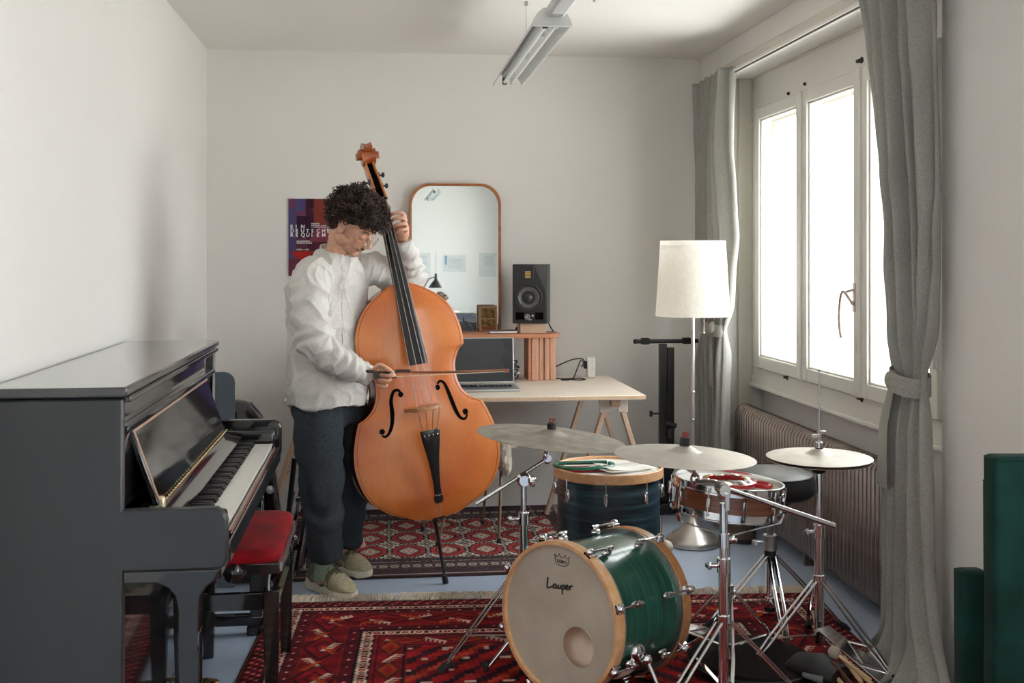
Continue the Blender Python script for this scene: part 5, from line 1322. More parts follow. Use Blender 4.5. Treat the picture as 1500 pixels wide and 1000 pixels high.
tripod(ss, sc.x, sc.y, .27, .25, (255, 15, 135), .08)

# hi-hat
q_ = P(1200, 668, d=3.94); hx, hy = q_.x, q_.y
hh_ = thing('hi_hat', 'pair of pale hi-hat cymbals on a chrome pedal stand at the right', 'hi-hat', (hx, hy, 0))
cymbal(hh_, V(hx, hy, q_.z-.002), .362, V(.0, -.015, 1), CYM, .044, 'top_cymbal', .065)
cymbal(hh_, V(hx, hy, q_.z-.012), .362, V(.0, .02, -1), CYM, .044, 'bottom_cymbal', .065)
MB().cyl((hx, hy, q_.z-.045), (hx, hy, P(1200, 541, d=3.94).z), .0032, 8).build('pull_rod', STEEL, hh_)
b = MB().cyl((hx, hy, q_.z+.028), (hx, hy, q_.z+.050), .012, 14).cyl((hx, hy, q_.z+.05), (hx, hy, q_.z+.085), .008, 12).obox((hx-.014, hy-.01, q_.z+.072), (.034, .008, .012)).obox((hx+.008, hy-.01, q_.z+.085), (.022, .01, .010)); b.build('clutch', CHROME, hh_, bevel=.002)
MB().cyl((hx, hy, q_.z+.020), (hx, hy, q_.z+.030), .014, 14).build('felt', mat('red_felt', (.10, .02, .015), .8), hh_)
MB().lathe([(.012, -.05), (.020, -.045), (.030, -.03), (.034, -.024), (.012, -.022)], (hx, hy, q_.z-.01), 18).build('cymbal_seat', BLACKP, hh_)
MB().cyl((hx, hy, .06), (hx, hy, .44), .0165, 16).build('lower_tube', CHROME, hh_)
MB().cyl((hx, hy, .44), (hx, hy, q_.z-.055), .0125, 14).build('upper_tube', CHROME, hh_)
clamp(hh_, hx, hy, .445, .022, 185, .045)
b = MB().cyl((hx, hy, .43), (hx, hy, .47), .023, 16); b.build('memory_lock', CHROME, hh_)
tripod(hh_, hx, hy, .275, .30, (-60, 200, 75), .09)
b = MB(); m = Matrix.Translation((hx-.02, hy-.02, .03)) @ Matrix.Rotation(R(28), 4, 'Z')
b.m = m; b.add([(-.045, -.30, .0), (.045, -.30, .0), (.032, -.03, .10), (-.032, -.03, .10), (-.045, -.30, -.008), (.045, -.30, -.008), (.032, -.03, .092), (-.032, -.03, .092)], [(0, 1, 2, 3), (7, 6, 5, 4), (0, 4, 5, 1), (1, 5, 6, 2), (2, 6, 7, 3), (3, 7, 4, 0)])
b.box(-.045, .045, -.36, -.28, -.014, -.006); b.build('foot_plate', CHROME, hh_, bevel=.002)
MB().cyl((hx, hy, .13), (hx, hy, .26), .006, 8).build('pull_chain', CHROME, hh_)

# drum throne
tx, ty = 1.50, 4.245
th = thing('drum_throne', 'round black padded drum stool between snare drum and radiator', 'stool', (tx, ty, 0))
LEA = mat('black_vinyl', (.022, .022, .024), .38, var=.15, scale=6, bump=.08, bscale=80)
MB().lathe([(.001, .472), (.10, .470), (.150, .476), (.166, .49), (.172, .515), (.170, .545), (.160, .563), (.135, .572), (.07, .576), (.001, .577)], (tx, ty, 0), 56).build('seat_cushion', LEA, th)
MB().torus((tx, ty, .560), .163, .003, 48, 6).build('piping', BLACKP, th)
for k in range(6):
    a = R(25+60*k); MB().tube([V(tx+.171*math.cos(a+dz*.0), ty+.171*math.sin(a), z_) for z_, dz in ((.50, 0), (.53, 0), (.55, 0))], .0018, 5).build('seam', BLACKP, th)
MB().box(tx-.06, tx+.06, ty-.06, ty+.06, .45, .472).build('seat_bracket', BLACKM, th, bevel=.004)
MB().cyl((tx, ty, .28), (tx, ty, .46), .0125, 14).build('threaded_rod', STEEL, th)
b = MB()
for k in range(20): b.torus((tx, ty, .30+k*.007), .0128, .0012, 14, 4)
b.build('thread', STEEL, th)
MB().cyl((tx, ty, .03), (tx, ty, .30), .016, 16).build('lower_tube', CHROME, th)
MB().cyl((tx, ty, .265), (tx, ty, .325), .027, 18).build('height_nut', STEEL, th, bevel=.003)
b = MB().cyl((tx-.025, ty, .295), (tx-.06, ty-.01, .298), .006, 8).obox((tx-.065, ty-.01, .298), (.012, .03, .016)); b.build('wing_screw', STEEL, th)
tripod(th, tx, ty, .245, .29, (200, 320, 262), .07, base_z=.004)
bb = MB().cyl((tx, ty, .03), (tx, ty, .045), .022, 14); bb.build('tube_foot', RUBBER, th)

# bass drum pedal
pd = V(.955, 3.865, 0)
pdl = thing('kick_pedal', 'chrome and black kick pedal clamped to the rear hoop of the bass drum', 'pedal', (pd.x, pd.y, 0))
b = MB(); b.m = Matrix.Translation((pd.x, pd.y, .02)) @ Matrix.Rotation(R(-42), 4, 'Z')
b.add([(-.045, .06, .06), (.045, .06, .06), (.04, .32, .012), (-.04, .32, .012), (-.045, .06, .054), (.045, .06, .054), (.04, .32, .006), (-.04, .32, .006)], [(0, 1, 2, 3), (7, 6, 5, 4), (0, 4, 5, 1), (1, 5, 6, 2), (2, 6, 7, 3), (3, 7, 4, 0)])
b.build('foot_board', CHROME, pdl, bevel=.002)
b = MB(); b.m = Matrix.Translation((pd.x, pd.y, 0)) @ Matrix.Rotation(R(-42), 4, 'Z')
for s in (-1, 1): b.box(s*.06-.009, s*.06+.009, .0, .025, .02, .26)
b.box(-.06, .06, .005, .02, .22, .24).box(-.05, .05, -.02, .36, .014, .020); b.build('pedal_frame', CHROME, pdl, bevel=.003)
b = MB(); b.m = Matrix.Translation((pd.x, pd.y, 0)) @ Matrix.Rotation(R(-42), 4, 'Z'); b.cyl((0, .012, .23), (0, .06, .38), .004, 8); b.build('beater_shaft', CHROME, pdl)
b = MB(); b.m = Matrix.Translation((pd.x, pd.y, 0)) @ Matrix.Rotation(R(-42), 4, 'Z'); b.cyl((0, .035, .385), (0, .085, .370), .024, 16); b.build('beater', FLEECE, pdl, bevel=.004)

# black practice pad leaning among the stands + shallow brown bag by the radiator
pp = thing('black_round_case', 'flat round dark cymbal case lying on the rug under the stands', 'case', (1.25, 3.72, 0))
MB().lathe([(.001, .012), (.20, .012), (.212, .02), (.215, .035), (.205, .05), (.10, .058), (.001, .060)], (1.25, 3.72, 0), 40, axis=(.03, -.02, 1)).build('shell', mat('matt_dark_cloth', (.012, .008, .009), .9, spec=.15), pp)
MB().torus((1.25, 3.72, .036), .2155, .004, 40, 6).build('zip', BLACKP, pp)
bg_ = thing('paper_bag', 'crumpled dark brown paper bag on the floor by the radiator', 'bag', (1.77, 5.45, 0))
b = MB(); rings = []
for i, (z, rx, ry) in enumerate(((.006, .065, .11), (.02, .075, .12), (.05, .075, .12), (.085, .065, .10), (.11, .045, .08), (.12, .02, .04))):
    rings.append([V(1.77+rx*math.cos(a)*(1+.14*noise.noise(V(a*2, z*30, 1))), 5.45+ry*math.sin(a)*(1+.14*noise.noise(V(a*2.3, z*30, 4))), max(.004, z+.018*noise.noise(V(a*3, z*20, 9)))) for a in [2*math.pi*j/30 for j in range(30)]])
b.loft(rings); b.build('bag_body', mat('dark_brown_paper', srgb(84, 70, 60), .8, var=.2, scale=12, bump=.6, bscale=18), bg_, angle=25)
b = MB(); b.tube(catmull([(1.73, 5.38, .11), (1.71, 5.35, .15), (1.78, 5.35, .16), (1.80, 5.40, .11)], 5), .004, 6); b.build('bag_handle', mat('brown_cord', srgb(110, 90, 76), .8), bg_)

# stick bag with mallets and sticks, right bottom
kb_ = thing('stick_bag', 'open black stick bag lying on the rug at the hi-hat foot', 'bag', (1.42, 3.42, 0))
b = MB(); rings = []
SBx, SBy = P(1215, 985, Z=.05).x, P(1215, 985, Z=.05).y
dirv = (P(1290, 998, Z=.04)-P(1190, 960, Z=.06)); dirv.z = 0; dirv.normalize(); nv = V(-dirv.y, dirv.x, 0)
c0 = V(SBx, SBy, 0)
for t, wd, hg in ((-.16, .03, .03), (-.12, .065, .07), (-.04, .07, .085), (.04, .06, .06)):
    rings.append([c0+dirv*t+nv*wd*math.cos(a)+V(0, 0, max(.016, .016+hg/2+hg/2*math.sin(a))) for a in [2*math.pi*j/20 for j in range(20)]])
b.loft(rings, cap=True); b.build('bag_body', mat('black_nylon', (.012, .012, .014), .6, bump=.3, bscale=60), kb_)
STK = wood('hickory', srgb(206, 172, 132), srgb(226, 196, 156), .45)
def stick(name, label, px0, py0, px1, py1, z0, z1, r=.0072, head=None, mm=STK, grp='drum sticks in the stick bag'):
    a = P(px0, py0, Z=z0); c = P(px1, py1, Z=z1); t = thing(name, label, 'drum stick', a, grp)
    MB().tube([a, a*.9+c*.1, a*.1+c*.9, c], [r*.45, r*.8, r, r*.9], 8).build('shaft', mm, t)
    if head: MB().ball(a, head, 14, 10).build('felt_head', mat('mallet_felt', srgb(176, 164, 150), .95) if 'mallet_felt' not in bpy.data.materials else bpy.data.materials['mallet_felt'], t)
    else: MB().ball(a, (r*.7, r*.7, r*.7), 8, 6).build('tip', mm, t)
stick('felt_mallet', 'mallet with a round grey felt head, topmost at the stick bag', 1222, 955, 1276, 996, .10, .045, .006, .021)
stick('drum_stick', 'wooden drum stick next to the grey mallet head, upper of the sticks', 1232, 962, 1262, 999, .075, .04)
stick('drum_stick', 'wooden drum stick crossing below the mallet towards the curtain', 1229, 960, 1279, 1003, .085, .035)
stick('drum_stick', 'wooden drum stick at the left side of the stick bag', 1207, 972, 1238, 1006, .07, .03)
stick('drum_stick', 'dark wooden drum stick lying lowest in the stick bag', 1219, 968, 1248, 1004, .09, .04, mm=MAHOG)
stick('wire_brush', 'grey wire brush beside the stick bag on the rug', 1178, 988, 1206, 996, .05, .045, .012, mm=mat('grey_rubber', srgb(110, 116, 118), .6), grp=None)

# green velvet panels at the right edge
def panel(label, px0, px1, pytop, d_, thick, tilt):
    a = P(px0, pytop, d=d_); c = P(px1, pytop, d=d_); t = thing('velvet_panel', label, 'velvet panel', ((a.x+c.x)/2, (a.y+c.y)/2, 0), 'green velvet panels at the right wall')
    u = (c-a).normalized(); n_ = V(-u.y, u.x, 0); W_ = (c-a).length; b = MB(); H_ = a.z; rings = []
    prof = [(0.0, .0), (0.003, .6), (.004, 1.0)]
    rr = .016
    def rr_ring(z, ins):
        pts = []
        for cx_, cy_, a0 in ((W_-rr, thick-rr, 0), (rr, thick-rr, 90), (rr, rr, 180), (W_-rr, rr, 270)):
            for k in range(6):
                q = R(a0+90*k/5); pts.append(a+u*(cx_+(rr-ins)*math.cos(q))+n_*(cy_+(rr-ins)*math.sin(q))-V(0, 0, a.z)+V(0, 0, z))
        return pts
    for z, ins in ((.0, .003), (.02, 0), (H_*.3, -.001), (H_*.6, .0015), (H_-.012, 0), (H_-.004, .004), (H_, .013)): rings.append(rr_ring(z, ins))
    b.loft(rings); o = b.build('cushion', GREENV, t, angle=60)
    bb = MB(); rg = rr_ring(H_-.007, .0015); bb.tube(rg, .0025, 5, closed=True); bb.build('piping', GREENV, t)
panel('low dark green velvet panel, nearest to the curtain hem', 1408, 1450, 838, 2.74, .06, 0)
panel('narrow dark green velvet panel between the low and the tall one', 1449, 1466, 704, 2.80, .05, 0)
panel('tall dark green velvet panel at the right edge of the picture', 1456, 1580, 670, 2.62, .07, 0)

# room behind the camera, seen in the mirror
tb = thing('side_table', 'small white table in the back part of the room, seen in the mirror', 'table', (.50, -.9, 0))
MB().box(.1, .95, -1.25, -.65, .72, .745).build('table_top', PAPER, tb, bevel=.003)
for x, y in ((.14, -1.2), (.91, -1.2), (.14, -.7), (.91, -.7)): MB().box(x-.018, x+.018, y-.018, y+.018, 0, .72).build('leg', PAPER, tb)
dl = thing('desk_lamp', 'black desk lamp with cone shade, seen in the mirror', 'lamp', (.37, -.95, .745))
MB().lathe([(.001, .0), (.085, 0), (.085, .012), (.02, .022), (.001, .022)], (.50, -.95, .746), 24).build('base', BLACKM, dl)
MB().tube([(.50, -.95, .765), (.47, -.95, .95), (.58, -.95, 1.14)], .007, 8).build('arm', BLACKM, dl)
MB().cyl((.66, -.95, 1.17), (.66, -.95, 1.45), .002, 5).build('cord', BLACKM, dl)
MB().lathe([(.014, .17), (.018, .10), (.024, .095), (.085, .012), (.085, 0), (.080, .0), (.02, .088)], (.66, -.95, 1.03), 28).build('lamp_shade', BLACKM, dl)
MB().tube([(.58, -.95, 1.14), (.66, -.95, 1.16)], .006, 8).build('joint', BLACKM, dl)
for i, (x, z, w_, h_) in enumerate(((.62, 1.28, .26, .36), (1.12, 1.30, .34, .25), (1.62, 1.28, .26, .36))):
    fr2 = thing('framed_paper', ('portrait certificate on the far wall, left one in the mirror', 'landscape certificate with blue stripe on the far wall, in the mirror', 'portrait certificate on the far wall, right one in the mirror')[i], 'picture', (x, YF+.01, z))
    MB().box(x-w_/2, x+w_/2, YF+.001, YF+.014, z-h_/2, z+h_/2).build('sheet', mat('cert_paper_%d' % i, srgb(206, 208, 206), .7, var=.05, scale=30), fr2)
    if i == 1: MB().box(x-w_/2+.02, x-w_/2+.05, YF+.0141, YF+.0155, z-.02, z+h_/2-.01).build('blue_stripe', mat('stripe_blue', srgb(110, 150, 185), .6), fr2)
    b = MB()
    for k in range(6): b.box(x-w_/2+.07, x+w_/2-.05, YF+.0141, YF+.015, z+h_/2-.06-k*.025, z+h_/2-.055-k*.025)
    b.build('text_line', mat('print_grey_%d' % i, srgb(150, 160, 165), .7), fr2)
# ------------------------------------------------------------------ double bass
Rt_ = V(CS, -SN, 0); Fw = V(SN, CS, 0)             # right and away, seen from the photographer
tip = P(653, 855, Z=0)
A = (V(0, 0, 1)-Rt_*.172+Fw*.055).normalized()
psi = R(15)
vd = (tip-V(0, 0, 0)); vd.z = 0; vd.normalize(); rr_ = V(vd.y, -vd.x, 0)
N = (rr_*math.sin(psi)-vd*math.cos(psi)); N = (N-A*N.dot(A)).normalized()
Wd = A.cross(N).normalized()
if Wd.dot(Rt_) < 0: Wd = -Wd
O = tip+A*.300+N*.085
def B(u, v, n=0): return O+Wd*u+A*v+N*n
dbs = thing('double_bass', 'orange varnished double bass held upright by the man in the white shirt', 'double bass', tip)
VARN, Nn, Ln, Bn = new_mat('orange_varnish')
tc = Nn.new('ShaderNodeTexCoord'); mp = Nn.new('ShaderNodeMapping'); mp.inputs['Scale'].default_value = (60, 60, 1.5)
Ln.new(tc.outputs['Object'], mp.inputs[0]); n1 = Nn.new('ShaderNodeTexNoise'); n1.inputs['Scale'].default_value = 3; n1.inputs['Detail'].default_value = 4; Ln.new(mp.outputs[0], n1.inputs['Vector'])
n2 = Nn.new('ShaderNodeTexNoise'); n2.inputs['Scale'].default_value = 3.2; n2.inputs['Detail'].default_value = 5; Ln.new(tc.outputs['Object'], n2.inputs['Vector'])
r1 = Nn.new('ShaderNodeValToRGB'); Ln.new(n2.outputs['Fac'], r1.inputs[0]); r1.color_ramp.elements[0].position = .3; r1.color_ramp.elements[0].color = c4(srgb(206, 98, 38)); r1.color_ramp.elements[1].position = .7; r1.color_ramp.elements[1].color = c4(srgb(238, 146, 72))
mx = Nn.new('ShaderNodeMixRGB'); mx.blend_type = 'MULTIPLY'; mx.inputs[0].default_value = .22; Ln.new(r1.outputs[0], mx.inputs[1]); Ln.new(n1.outputs['Fac'], mx.inputs[2]); 
gm = Nn.new('ShaderNodeBrightContrast'); gm.inputs['Bright'].default_value = .0; Ln.new(mx.outputs[0], gm.inputs[0]); Ln.new(gm.outputs[0], Bn.inputs['Base Color'])
Bn.inputs['Roughness'].default_value = .34; Bn.inputs['Coat Weight'].default_value = .55; Bn.inputs['Coat Roughness'].default_value = .16
RIBM = mat('dark_red_varnish', (.10, .018, .008), .22, c2=(.20, .045, .014), scale=10, stretch=(1, 1, 4), coat=.5)
NECKM = mat('red_brown_varnish', (.30, .055, .016), .25, c2=(.44, .12, .035), scale=14, coat=.5)
CHEEK = mat('orange_cheek', (.50, .14, .03), .28, c2=(.60, .20, .05), scale=14, coat=.5)
PURF = mat('purfling_brown', (.16, .045, .015), .4)
EBON = mat('ebony', (.014, .013, .014), .26, var=.15, scale=30, coat=.3)
GUT = mat('steel_string', (.60, .58, .55), .28, metal=.9)
segs = [[(0, 30), (5, 42), (12, 58), (20, 72), (32, 86), (44, 95), (60, 102), (85, 106.5), (110, 105), (135, 98.5), (152, 92)],
        [(152, 92), (158, 80), (168, 69), (182, 62), (198, 59.5), (214, 61), (226, 66), (234, 71), (239, 78)],
        [(239, 78), (250, 79), (270, 77.5), (290, 71.5), (305, 63), (318, 51), (329, 36), (337, 22), (341, 12)]]
prof = []
for s_ in segs:
    c_ = catmull([V(a, b_, 0) for a, b_ in s_], 4)
    prof += c_ if not prof else c_[1:]
prof = [(p.x/342.0, p.y/337.0) for p in prof]
prof.insert(0, (-.006, .045)); prof.insert(0, (-.009, .001))
def arch(u, v, w_):
    t = abs(u)/max(w_, .01); e = (1-t**2.6)
    return .024*e*min(1, max(0, (v+.009)/.10))**.5*min(1, max(0, (1.0-v)/.12))**.6
def wid(v):
    return interp([(a, b_) for a, b_ in prof], v)
nu = 22
b = MB(); grid = []
for (v, hw) in prof:
    grid.append([B(hw*q, v, arch(hw*q, v, hw)) for q in [math.sin(math.pi/2*(2*k/nu-1)) for k in range(nu+1)]])
nr = len(prof); vs = [p for r_ in grid for p in r_]
fs = [(i*(nu+1)+j, i*(nu+1)+j+1, (i+1)*(nu+1)+j+1, (i+1)*(nu+1)+j) for i in range(nr-1) for j in range(nu)]
if Wd.cross(A).dot(N) < 0: fs = [tuple(reversed(f)) for f in fs]
b.add(vs, fs); top_ = b.build('top_plate', VARN, dbs, angle=60)
outl = [(hw, v) for v, hw in prof]+[(-hw, v) for v, hw in reversed(prof)]
def ring(k, n, off=0): return [B(u*(1-off/max(abs(u), .05)) if off else u, v, n) for u, v in outl]
MB().loft([[B(u, v, 0) for u, v in outl], [B(u*1.004, v, -.003) for u, v in outl], [B(u, v, -.007) for u, v in outl]], cap=False).build('plate_edge', CHEEK, dbs, angle=60)
MB().loft([[B(u*.985, v if v > .01 else v+.004, -.005) for u, v in outl], [B(u*.985, v if v > .01 else v+.004, -.10) for u, v in outl], [B(u*.985, v if v > .01 else v+.004, -.165-.0*v) for u, v in outl]], cap=False).build('ribs', RIBM, dbs, angle=60)
MB().loft([[B(u, v, -.163) for u, v in outl], [B(u, v, -.170) for u, v in outl]], cap=True).build('back_plate', RIBM, dbs, angle=60)
# purfling line close to the edge
b = MB(); pf = [((hw-.012), v) for v, hw in prof if .02 < v < .985 and hw > .03]; pf = pf+[(-u, v) for u, v in reversed(pf)]
b.tube([B(u, v, arch(u, v, wid(v))+.0005) for u, v in pf], .0011, 5, closed=True); b.build('purfling', PURF, top_)
# f-holes: dark inlays on the plate, black painted for the shade inside
def px2uv(x, y):
    dx, dy = x-640, y-757
    return ((dx*.987-dy*.162)/337.0, (dx*-.162+dy*-.987)/342.0)
def fhole(pts, balls):
    q = catmull([V(*px2uv(*p), 0) for p, w_ in pts], 6); wv = [w_ for p, w_ in pts]
    b = MB(); n = len(q)
    rings = []
    for i, p in enumerate(q):
        t = (q[min(i+1, n-1)]-q[max(i-1, 0)]).normalized(); s = V(-t.y, t.x, 0)
        f = i/(n-1)*(len(wv)-1); k = min(int(f), len(wv)-2); w_ = wv[k]+(wv[k+1]-wv[k])*(f-k)
        L_ = p+s*w_/2; R2 = p-s*w_/2
        def pt(c, n_): return B(c.x, c.y, arch(c.x, c.y, wid(c.y))+n_)
        rings.append([pt(L_, .0009), pt(R2, .0009), pt(R2, -.004), pt(L_, -.004)])
    b.loft(rings)
    for (x, y), r_ in balls:
        u, v = px2uv(x, y); c = B(u, v, arch(u, v, wid(v))-.003); b.cyl(c, c+N*.0041, r_, 18)
    return b.build('f_hole_inlay', SHADOWD, top_, angle=30)
fhole([((583.0, 577.5), .010), ((579.5, 574.8), .012), ((573.5, 577), .013), ((570, 590), .015), ((571.6, 606), .018), ((571.2, 622), .016), ((568, 634), .013), ((562.5, 640.5), .010), ((557, 639), .008)], [((583.6, 581), .0115), ((557.2, 633.5), .012)])
fhole([((637.2, 567), .009), ((641, 562.8), .011), ((647.5, 566), .013), ((653.5, 578), .016), ((659.5, 594), .018), ((665.5, 608), .016), ((671.5, 616.5), .013), ((678, 618), .010), ((682, 612), .008)], [((637.4, 572), .0115), ((678.6, 607.8), .013)])
# bridge
vb = .463
b = MB(); pts = [(-.078, .018), (-.050, .022), (-.030, .055), (.0, .048), (.030, .055), (.050, .022), (.078, .018), (.074, .036), (.052, .060), (.064, .095), (.060, .128), (.048, .146), (.020, .160), (0, .163), (-.020, .160), (-.048, .146), (-.060, .128), (-.064, .095), (-.052, .060), (-.074, .036)]
b.loft([[B(u, vb-.008, n) for u, n in pts], [B(u, vb+.008, n) for u, n in pts]]); b.build('bridge', wood('bridge_maple', srgb(176, 118, 72), srgb(206, 150, 100), .45), dbs, bevel=.002)
# neck, fingerboard
fbn = lambda v: .108-.265*(v-.65)
b = MB(); rings = []
for v in (.648, .80, .95, 1.10, 1.25, 1.375):
    hw = .040-.017*(v-.648)/.727; n0 = fbn(v)
    rings.append([B(hw*math.sin(a), v, n0-.012+.014*math.cos(a)+(0)) for a in [R(-90+180*k/10) for k in range(11)]]+[B(hw*.96, v, n0-.030), B(-hw*.96, v, n0-.030)])
b.loft(rings); b.build('fingerboard', EBON, dbs, angle=50)
b = MB(); rings = []
for v, hw, dp in ((.93, .026, .10), (.97, .027, .085), (1.0, .025, .055), (1.04, .023, .032), (1.2, .021, .026), (1.36, .0205, .026), (1.39, .022, .034)):
    n0 = fbn(v)-.024; rings.append([B(hw*math.cos(a), v, n0-.004-dp*max(0, -math.sin(a))) for a in [R(-180+180*k/12) for k in range(13)]]+[B(hw, v, n0), B(-hw, v, n0)])
b.loft(rings); b.build('neck', NECKM, dbs, angle=60)
MB().loft([[B(u, 1.376, n) for u, n in ((-.024, -.11), (.024, -.11), (.024, -.078), (0, -.073), (-.024, -.078))], [B(u, 1.383, n) for u, n in ((-.024, -.11), (.024, -.11), (.024, -.078), (0, -.073), (-.024, -.078))]]).build('nut', EBON, dbs)
cl = [(1.378, -.098), (1.43, -.125), (1.48, -.160), (1.53, -.205), (1.575, -.235)]
for s in (-1, 1):
    b = MB(); rings = []
    for i, (v, n) in enumerate(cl):
        u0 = s*(.024+.004*(i == 0)-.0006*i); rings.append([B(u0, v, n+.014), B(u0-s*.009, v, n+.014), B(u0-s*.009, v-.016, n-.038), B(u0, v-.016, n-.038)])
    b.loft(rings); b.build('pegbox_cheek', CHEEK, dbs, bevel=.002)
b = MB(); b.loft([[B(-.016, v, n-.004), B(.016, v, n-.004), B(.016, v-.016, n-.040), B(-.016, v-.016, n-.040)] for v, n in cl]); b.build('pegbox_floor', SHADOWD, dbs)
# scroll: spiral seen from the front, with side eyes
b = MB(); rings = []; sc_v, sc_n = 1.600, -.240
for i in range(26):
    t = i/25; a = R(-40+520*t); r_ = .050*(1-.72*t)
    v, n = sc_v+r_*math.sin(a+1.2)*1.0, sc_n+r_*math.cos(a+1.2); hw = .019+.026*t**1.3
    th_ = .016*(1-.4*t)
    rings.append([B(sx*hw, v+dv*th_*math.sin(a+1.2), n+dv*th_*math.cos(a+1.2)) for sx, dv in ((-1, -1), (-1, 1), (-.3, .55), (.3, .55), (1, 1), (1, -1))])
b.loft(rings); b.build('scroll', NECKM, dbs, bevel=.002, angle=50)
for s in (-1, 1): MB().cyl(B(s*.018, sc_v, sc_n), B(s*.052, sc_v, sc_n), .017, 16).build('scroll_eye', NECKM, dbs, bevel=.003)
for k, (v, n, s) in enumerate(((1.42, -.15, -1), (1.47, -.18, -1), (1.445, -.165, 1), (1.50, -.20, 1))):
    b = MB(); c = B(s*.026, v, n); b.cyl(c, B(s*.044, v, n), .004, 8); b.ball(B(s*.048, v, n), (.008, .005, .012), 12, 8); b.cyl(B(s*.025, v, n+.01), B(s*.029, v, n+.01), .014, 14); b.build('tuning_machine', BLACKM, dbs)
# strings, tailpiece
for k in range(4):
    q = (k-1.5)/1.5
    p = [B(q*.017, 1.377, fbn(1.377)+.004), B(q*.048, vb, .162-.012*q*q), B(q*.030, .365, .098)]
    MB().tube(p, [.0013, .0015, .0013], 6).build('string', GUT, dbs)
b = MB(); rings = []
for v, hw, n, th_ in ((.372, .041, .100, .012), (.362, .042, .099, .018), (.32, .037, .094, .020), (.26, .026, .084, .018), (.20, .019, .074, .018), (.14, .015, .064, .018), (.105, .016, .058, .020), (.085, .021, .054, .024), (.070, .020, .051, .022), (.062, .013, .049, .014)):
    rings.append([B(hw*math.cos(a), v, n+th_*.5*math.sin(a)) for a in [2*math.pi*j/16 for j in range(16)]])
b.loft(rings); tp = b.build('tailpiece', EBON, dbs)
b = MB()
for k in range(4): q = (k-1.5)/1.5; b.ball(B(q*.028, .350, .108), (.003, .003, .005), 8, 6)
b.torus(B(0, .098, .066), .013, .003, 16, 6, axis=A); b.build('string_end', CHROME, tp)
b = MB(); b.tube([B(-.007, .075, .052), B(-.008, .02, .028), B(-.006, -.012, -.01)], .0018, 6).tube([B(.007, .075, .052), B(.008, .02, .028), B(.006, -.012, -.01)], .0018, 6); b.build('tail_cord', GUT, dbs)
MB().loft([[B(u, v, n) for u, v in ((-.028, -.010), (.028, -.010), (.024, .008), (-.024, .008))] for n in (-.004, .006)]).build('saddle', EBON, dbs, bevel=.001)
ec = -.085
b = MB(); b.cyl(B(0, .0, ec), B(0, -.022, ec), .020, 18, .018).cyl(B(0, -.022, ec), B(0, -.030, ec), .013, 14); b.build('endpin_collar', EBON, dbs)
b = MB(); b.cyl(B(.0, -.012, ec), B(0, -.018, ec), .0215, 18).cyl(B(.018, -.014, ec), B(.034, -.014, ec), .004, 8); b.build('endpin_screw', CHROME, dbs)
b = MB(); b.tube([B(0, -.03, ec), tip+A*.12, tip+A*.04], [.0085, .0065, .0055], 12); b.build('endpin', BLACKM, dbs)
MB().lathe([(.001, .036), (.008, .036), (.012, .028), (.013, .004), (.010, .0), (.001, .0)], tip+V(0, 0, .001), 16, axis=A).build('rubber_tip', RUBBER, dbs)

# bow
bv, bn_ = .628, .150
bw_ = thing('bass_bow', 'dark double bass bow with pale hair held across the strings in the right hand', 'bow', B(-.25, bv, bn_))
ub0 = -.300
def Q(u, dz=0, dn=0): return B(u, bv+.010+.162*u*1.0+dz, bn_+.014+dn)
def Qp(px, py, dn=0):   # point in the plane of the strings seen at this pixel
    o = V(0, 0, HC); d_ = P(px, py, d=1.0)-o; pl = B(0, 0, bn_+.014+dn); t = (pl-o).dot(N)/d_.dot(N); return o+d_*t
s0, s1 = Qp(527, 544), Qp(742, 541.5)
mid = (s0+s1)/2
BOWW = mat('pernambuco', (.20, .065, .03), .3, c2=(.34, .13, .07), scale=20, coat=.4)
MB().tube(catmull([s0+(s1-s0)*.03, s0+(s1-s0)*.30+V(0, 0, -.004), mid+V(0, 0, -.006), s0+(s1-s0)*.8+V(0, 0, -.004), s1], 6), .0046, 8).build('stick', BOWW, bw_)
MB().cyl(s0, s0+(s1-s0)*.085, .0056, 10).build('end_screw', EBON, bw_)
MB().cyl(s0+(s1-s0)*.235, s0+(s1-s0)*.335, .0062, 10).build('winding', mat('silver_black_winding', (.04, .04, .045), .3, metal=.5), bw_)
f0 = s0+(s1-s0)*.09; f1 = s0+(s1-s0)*.24
MB().obox((f0+f1)/2+V(0, 0, -.016), ((f1-f0).length, .010, .026), (f1-f0).to_track_quat('X', 'Z').to_matrix()).build('frog', EBON, bw_, bevel=.002)
h0 = f1+V(0, 0, -.022); h1 = s1+V(0, 0, -.007)
MB().bar(h0, h1, .010, .002).build('hair_ribbon', mat('bow_hair', srgb(226, 218, 200), .6), bw_)
MB().obox(s1+V(0, 0, -.004), (.022, .010, .016), (s1-s0).to_track_quat('X', 'Z').to_matrix()).build('head', BOWW, bw_, bevel=.003)
# ------------------------------------------------------------------ the man
man = thing('person', 'man with dark curly hair, glasses and white shirt, head bowed, bowing the double bass', 'person', (-.17, 4.86, 0))
SKIN, Nn, Ln, Bn = new_mat('skin')
tc = Nn.new('ShaderNodeTexCoord'); n1 = Nn.new('ShaderNodeTexNoise'); n1.inputs['Scale'].default_value = 22; Ln.new(tc.outputs['Object'], n1.inputs['Vector'])
r1 = Nn.new('ShaderNodeValToRGB'); Ln.new(n1.outputs['Fac'], r1.inputs[0]); r1.color_ramp.elements[0].position = .3; r1.color_ramp.elements[0].color = c4(srgb(202, 148, 122)); r1.color_ramp.elements[1].position = .7; r1.color_ramp.elements[1].color = c4(srgb(224, 176, 150))
Ln.new(r1.outputs[0], Bn.inputs['Base Color']); Bn.inputs['Roughness'].default_value = .5; Bn.inputs['Subsurface Weight'].default_value = .12; Bn.inputs['Subsurface Radius'].default_value = (.012, .005, .003); Bn.inputs['Subsurface Scale'].default_value = .5
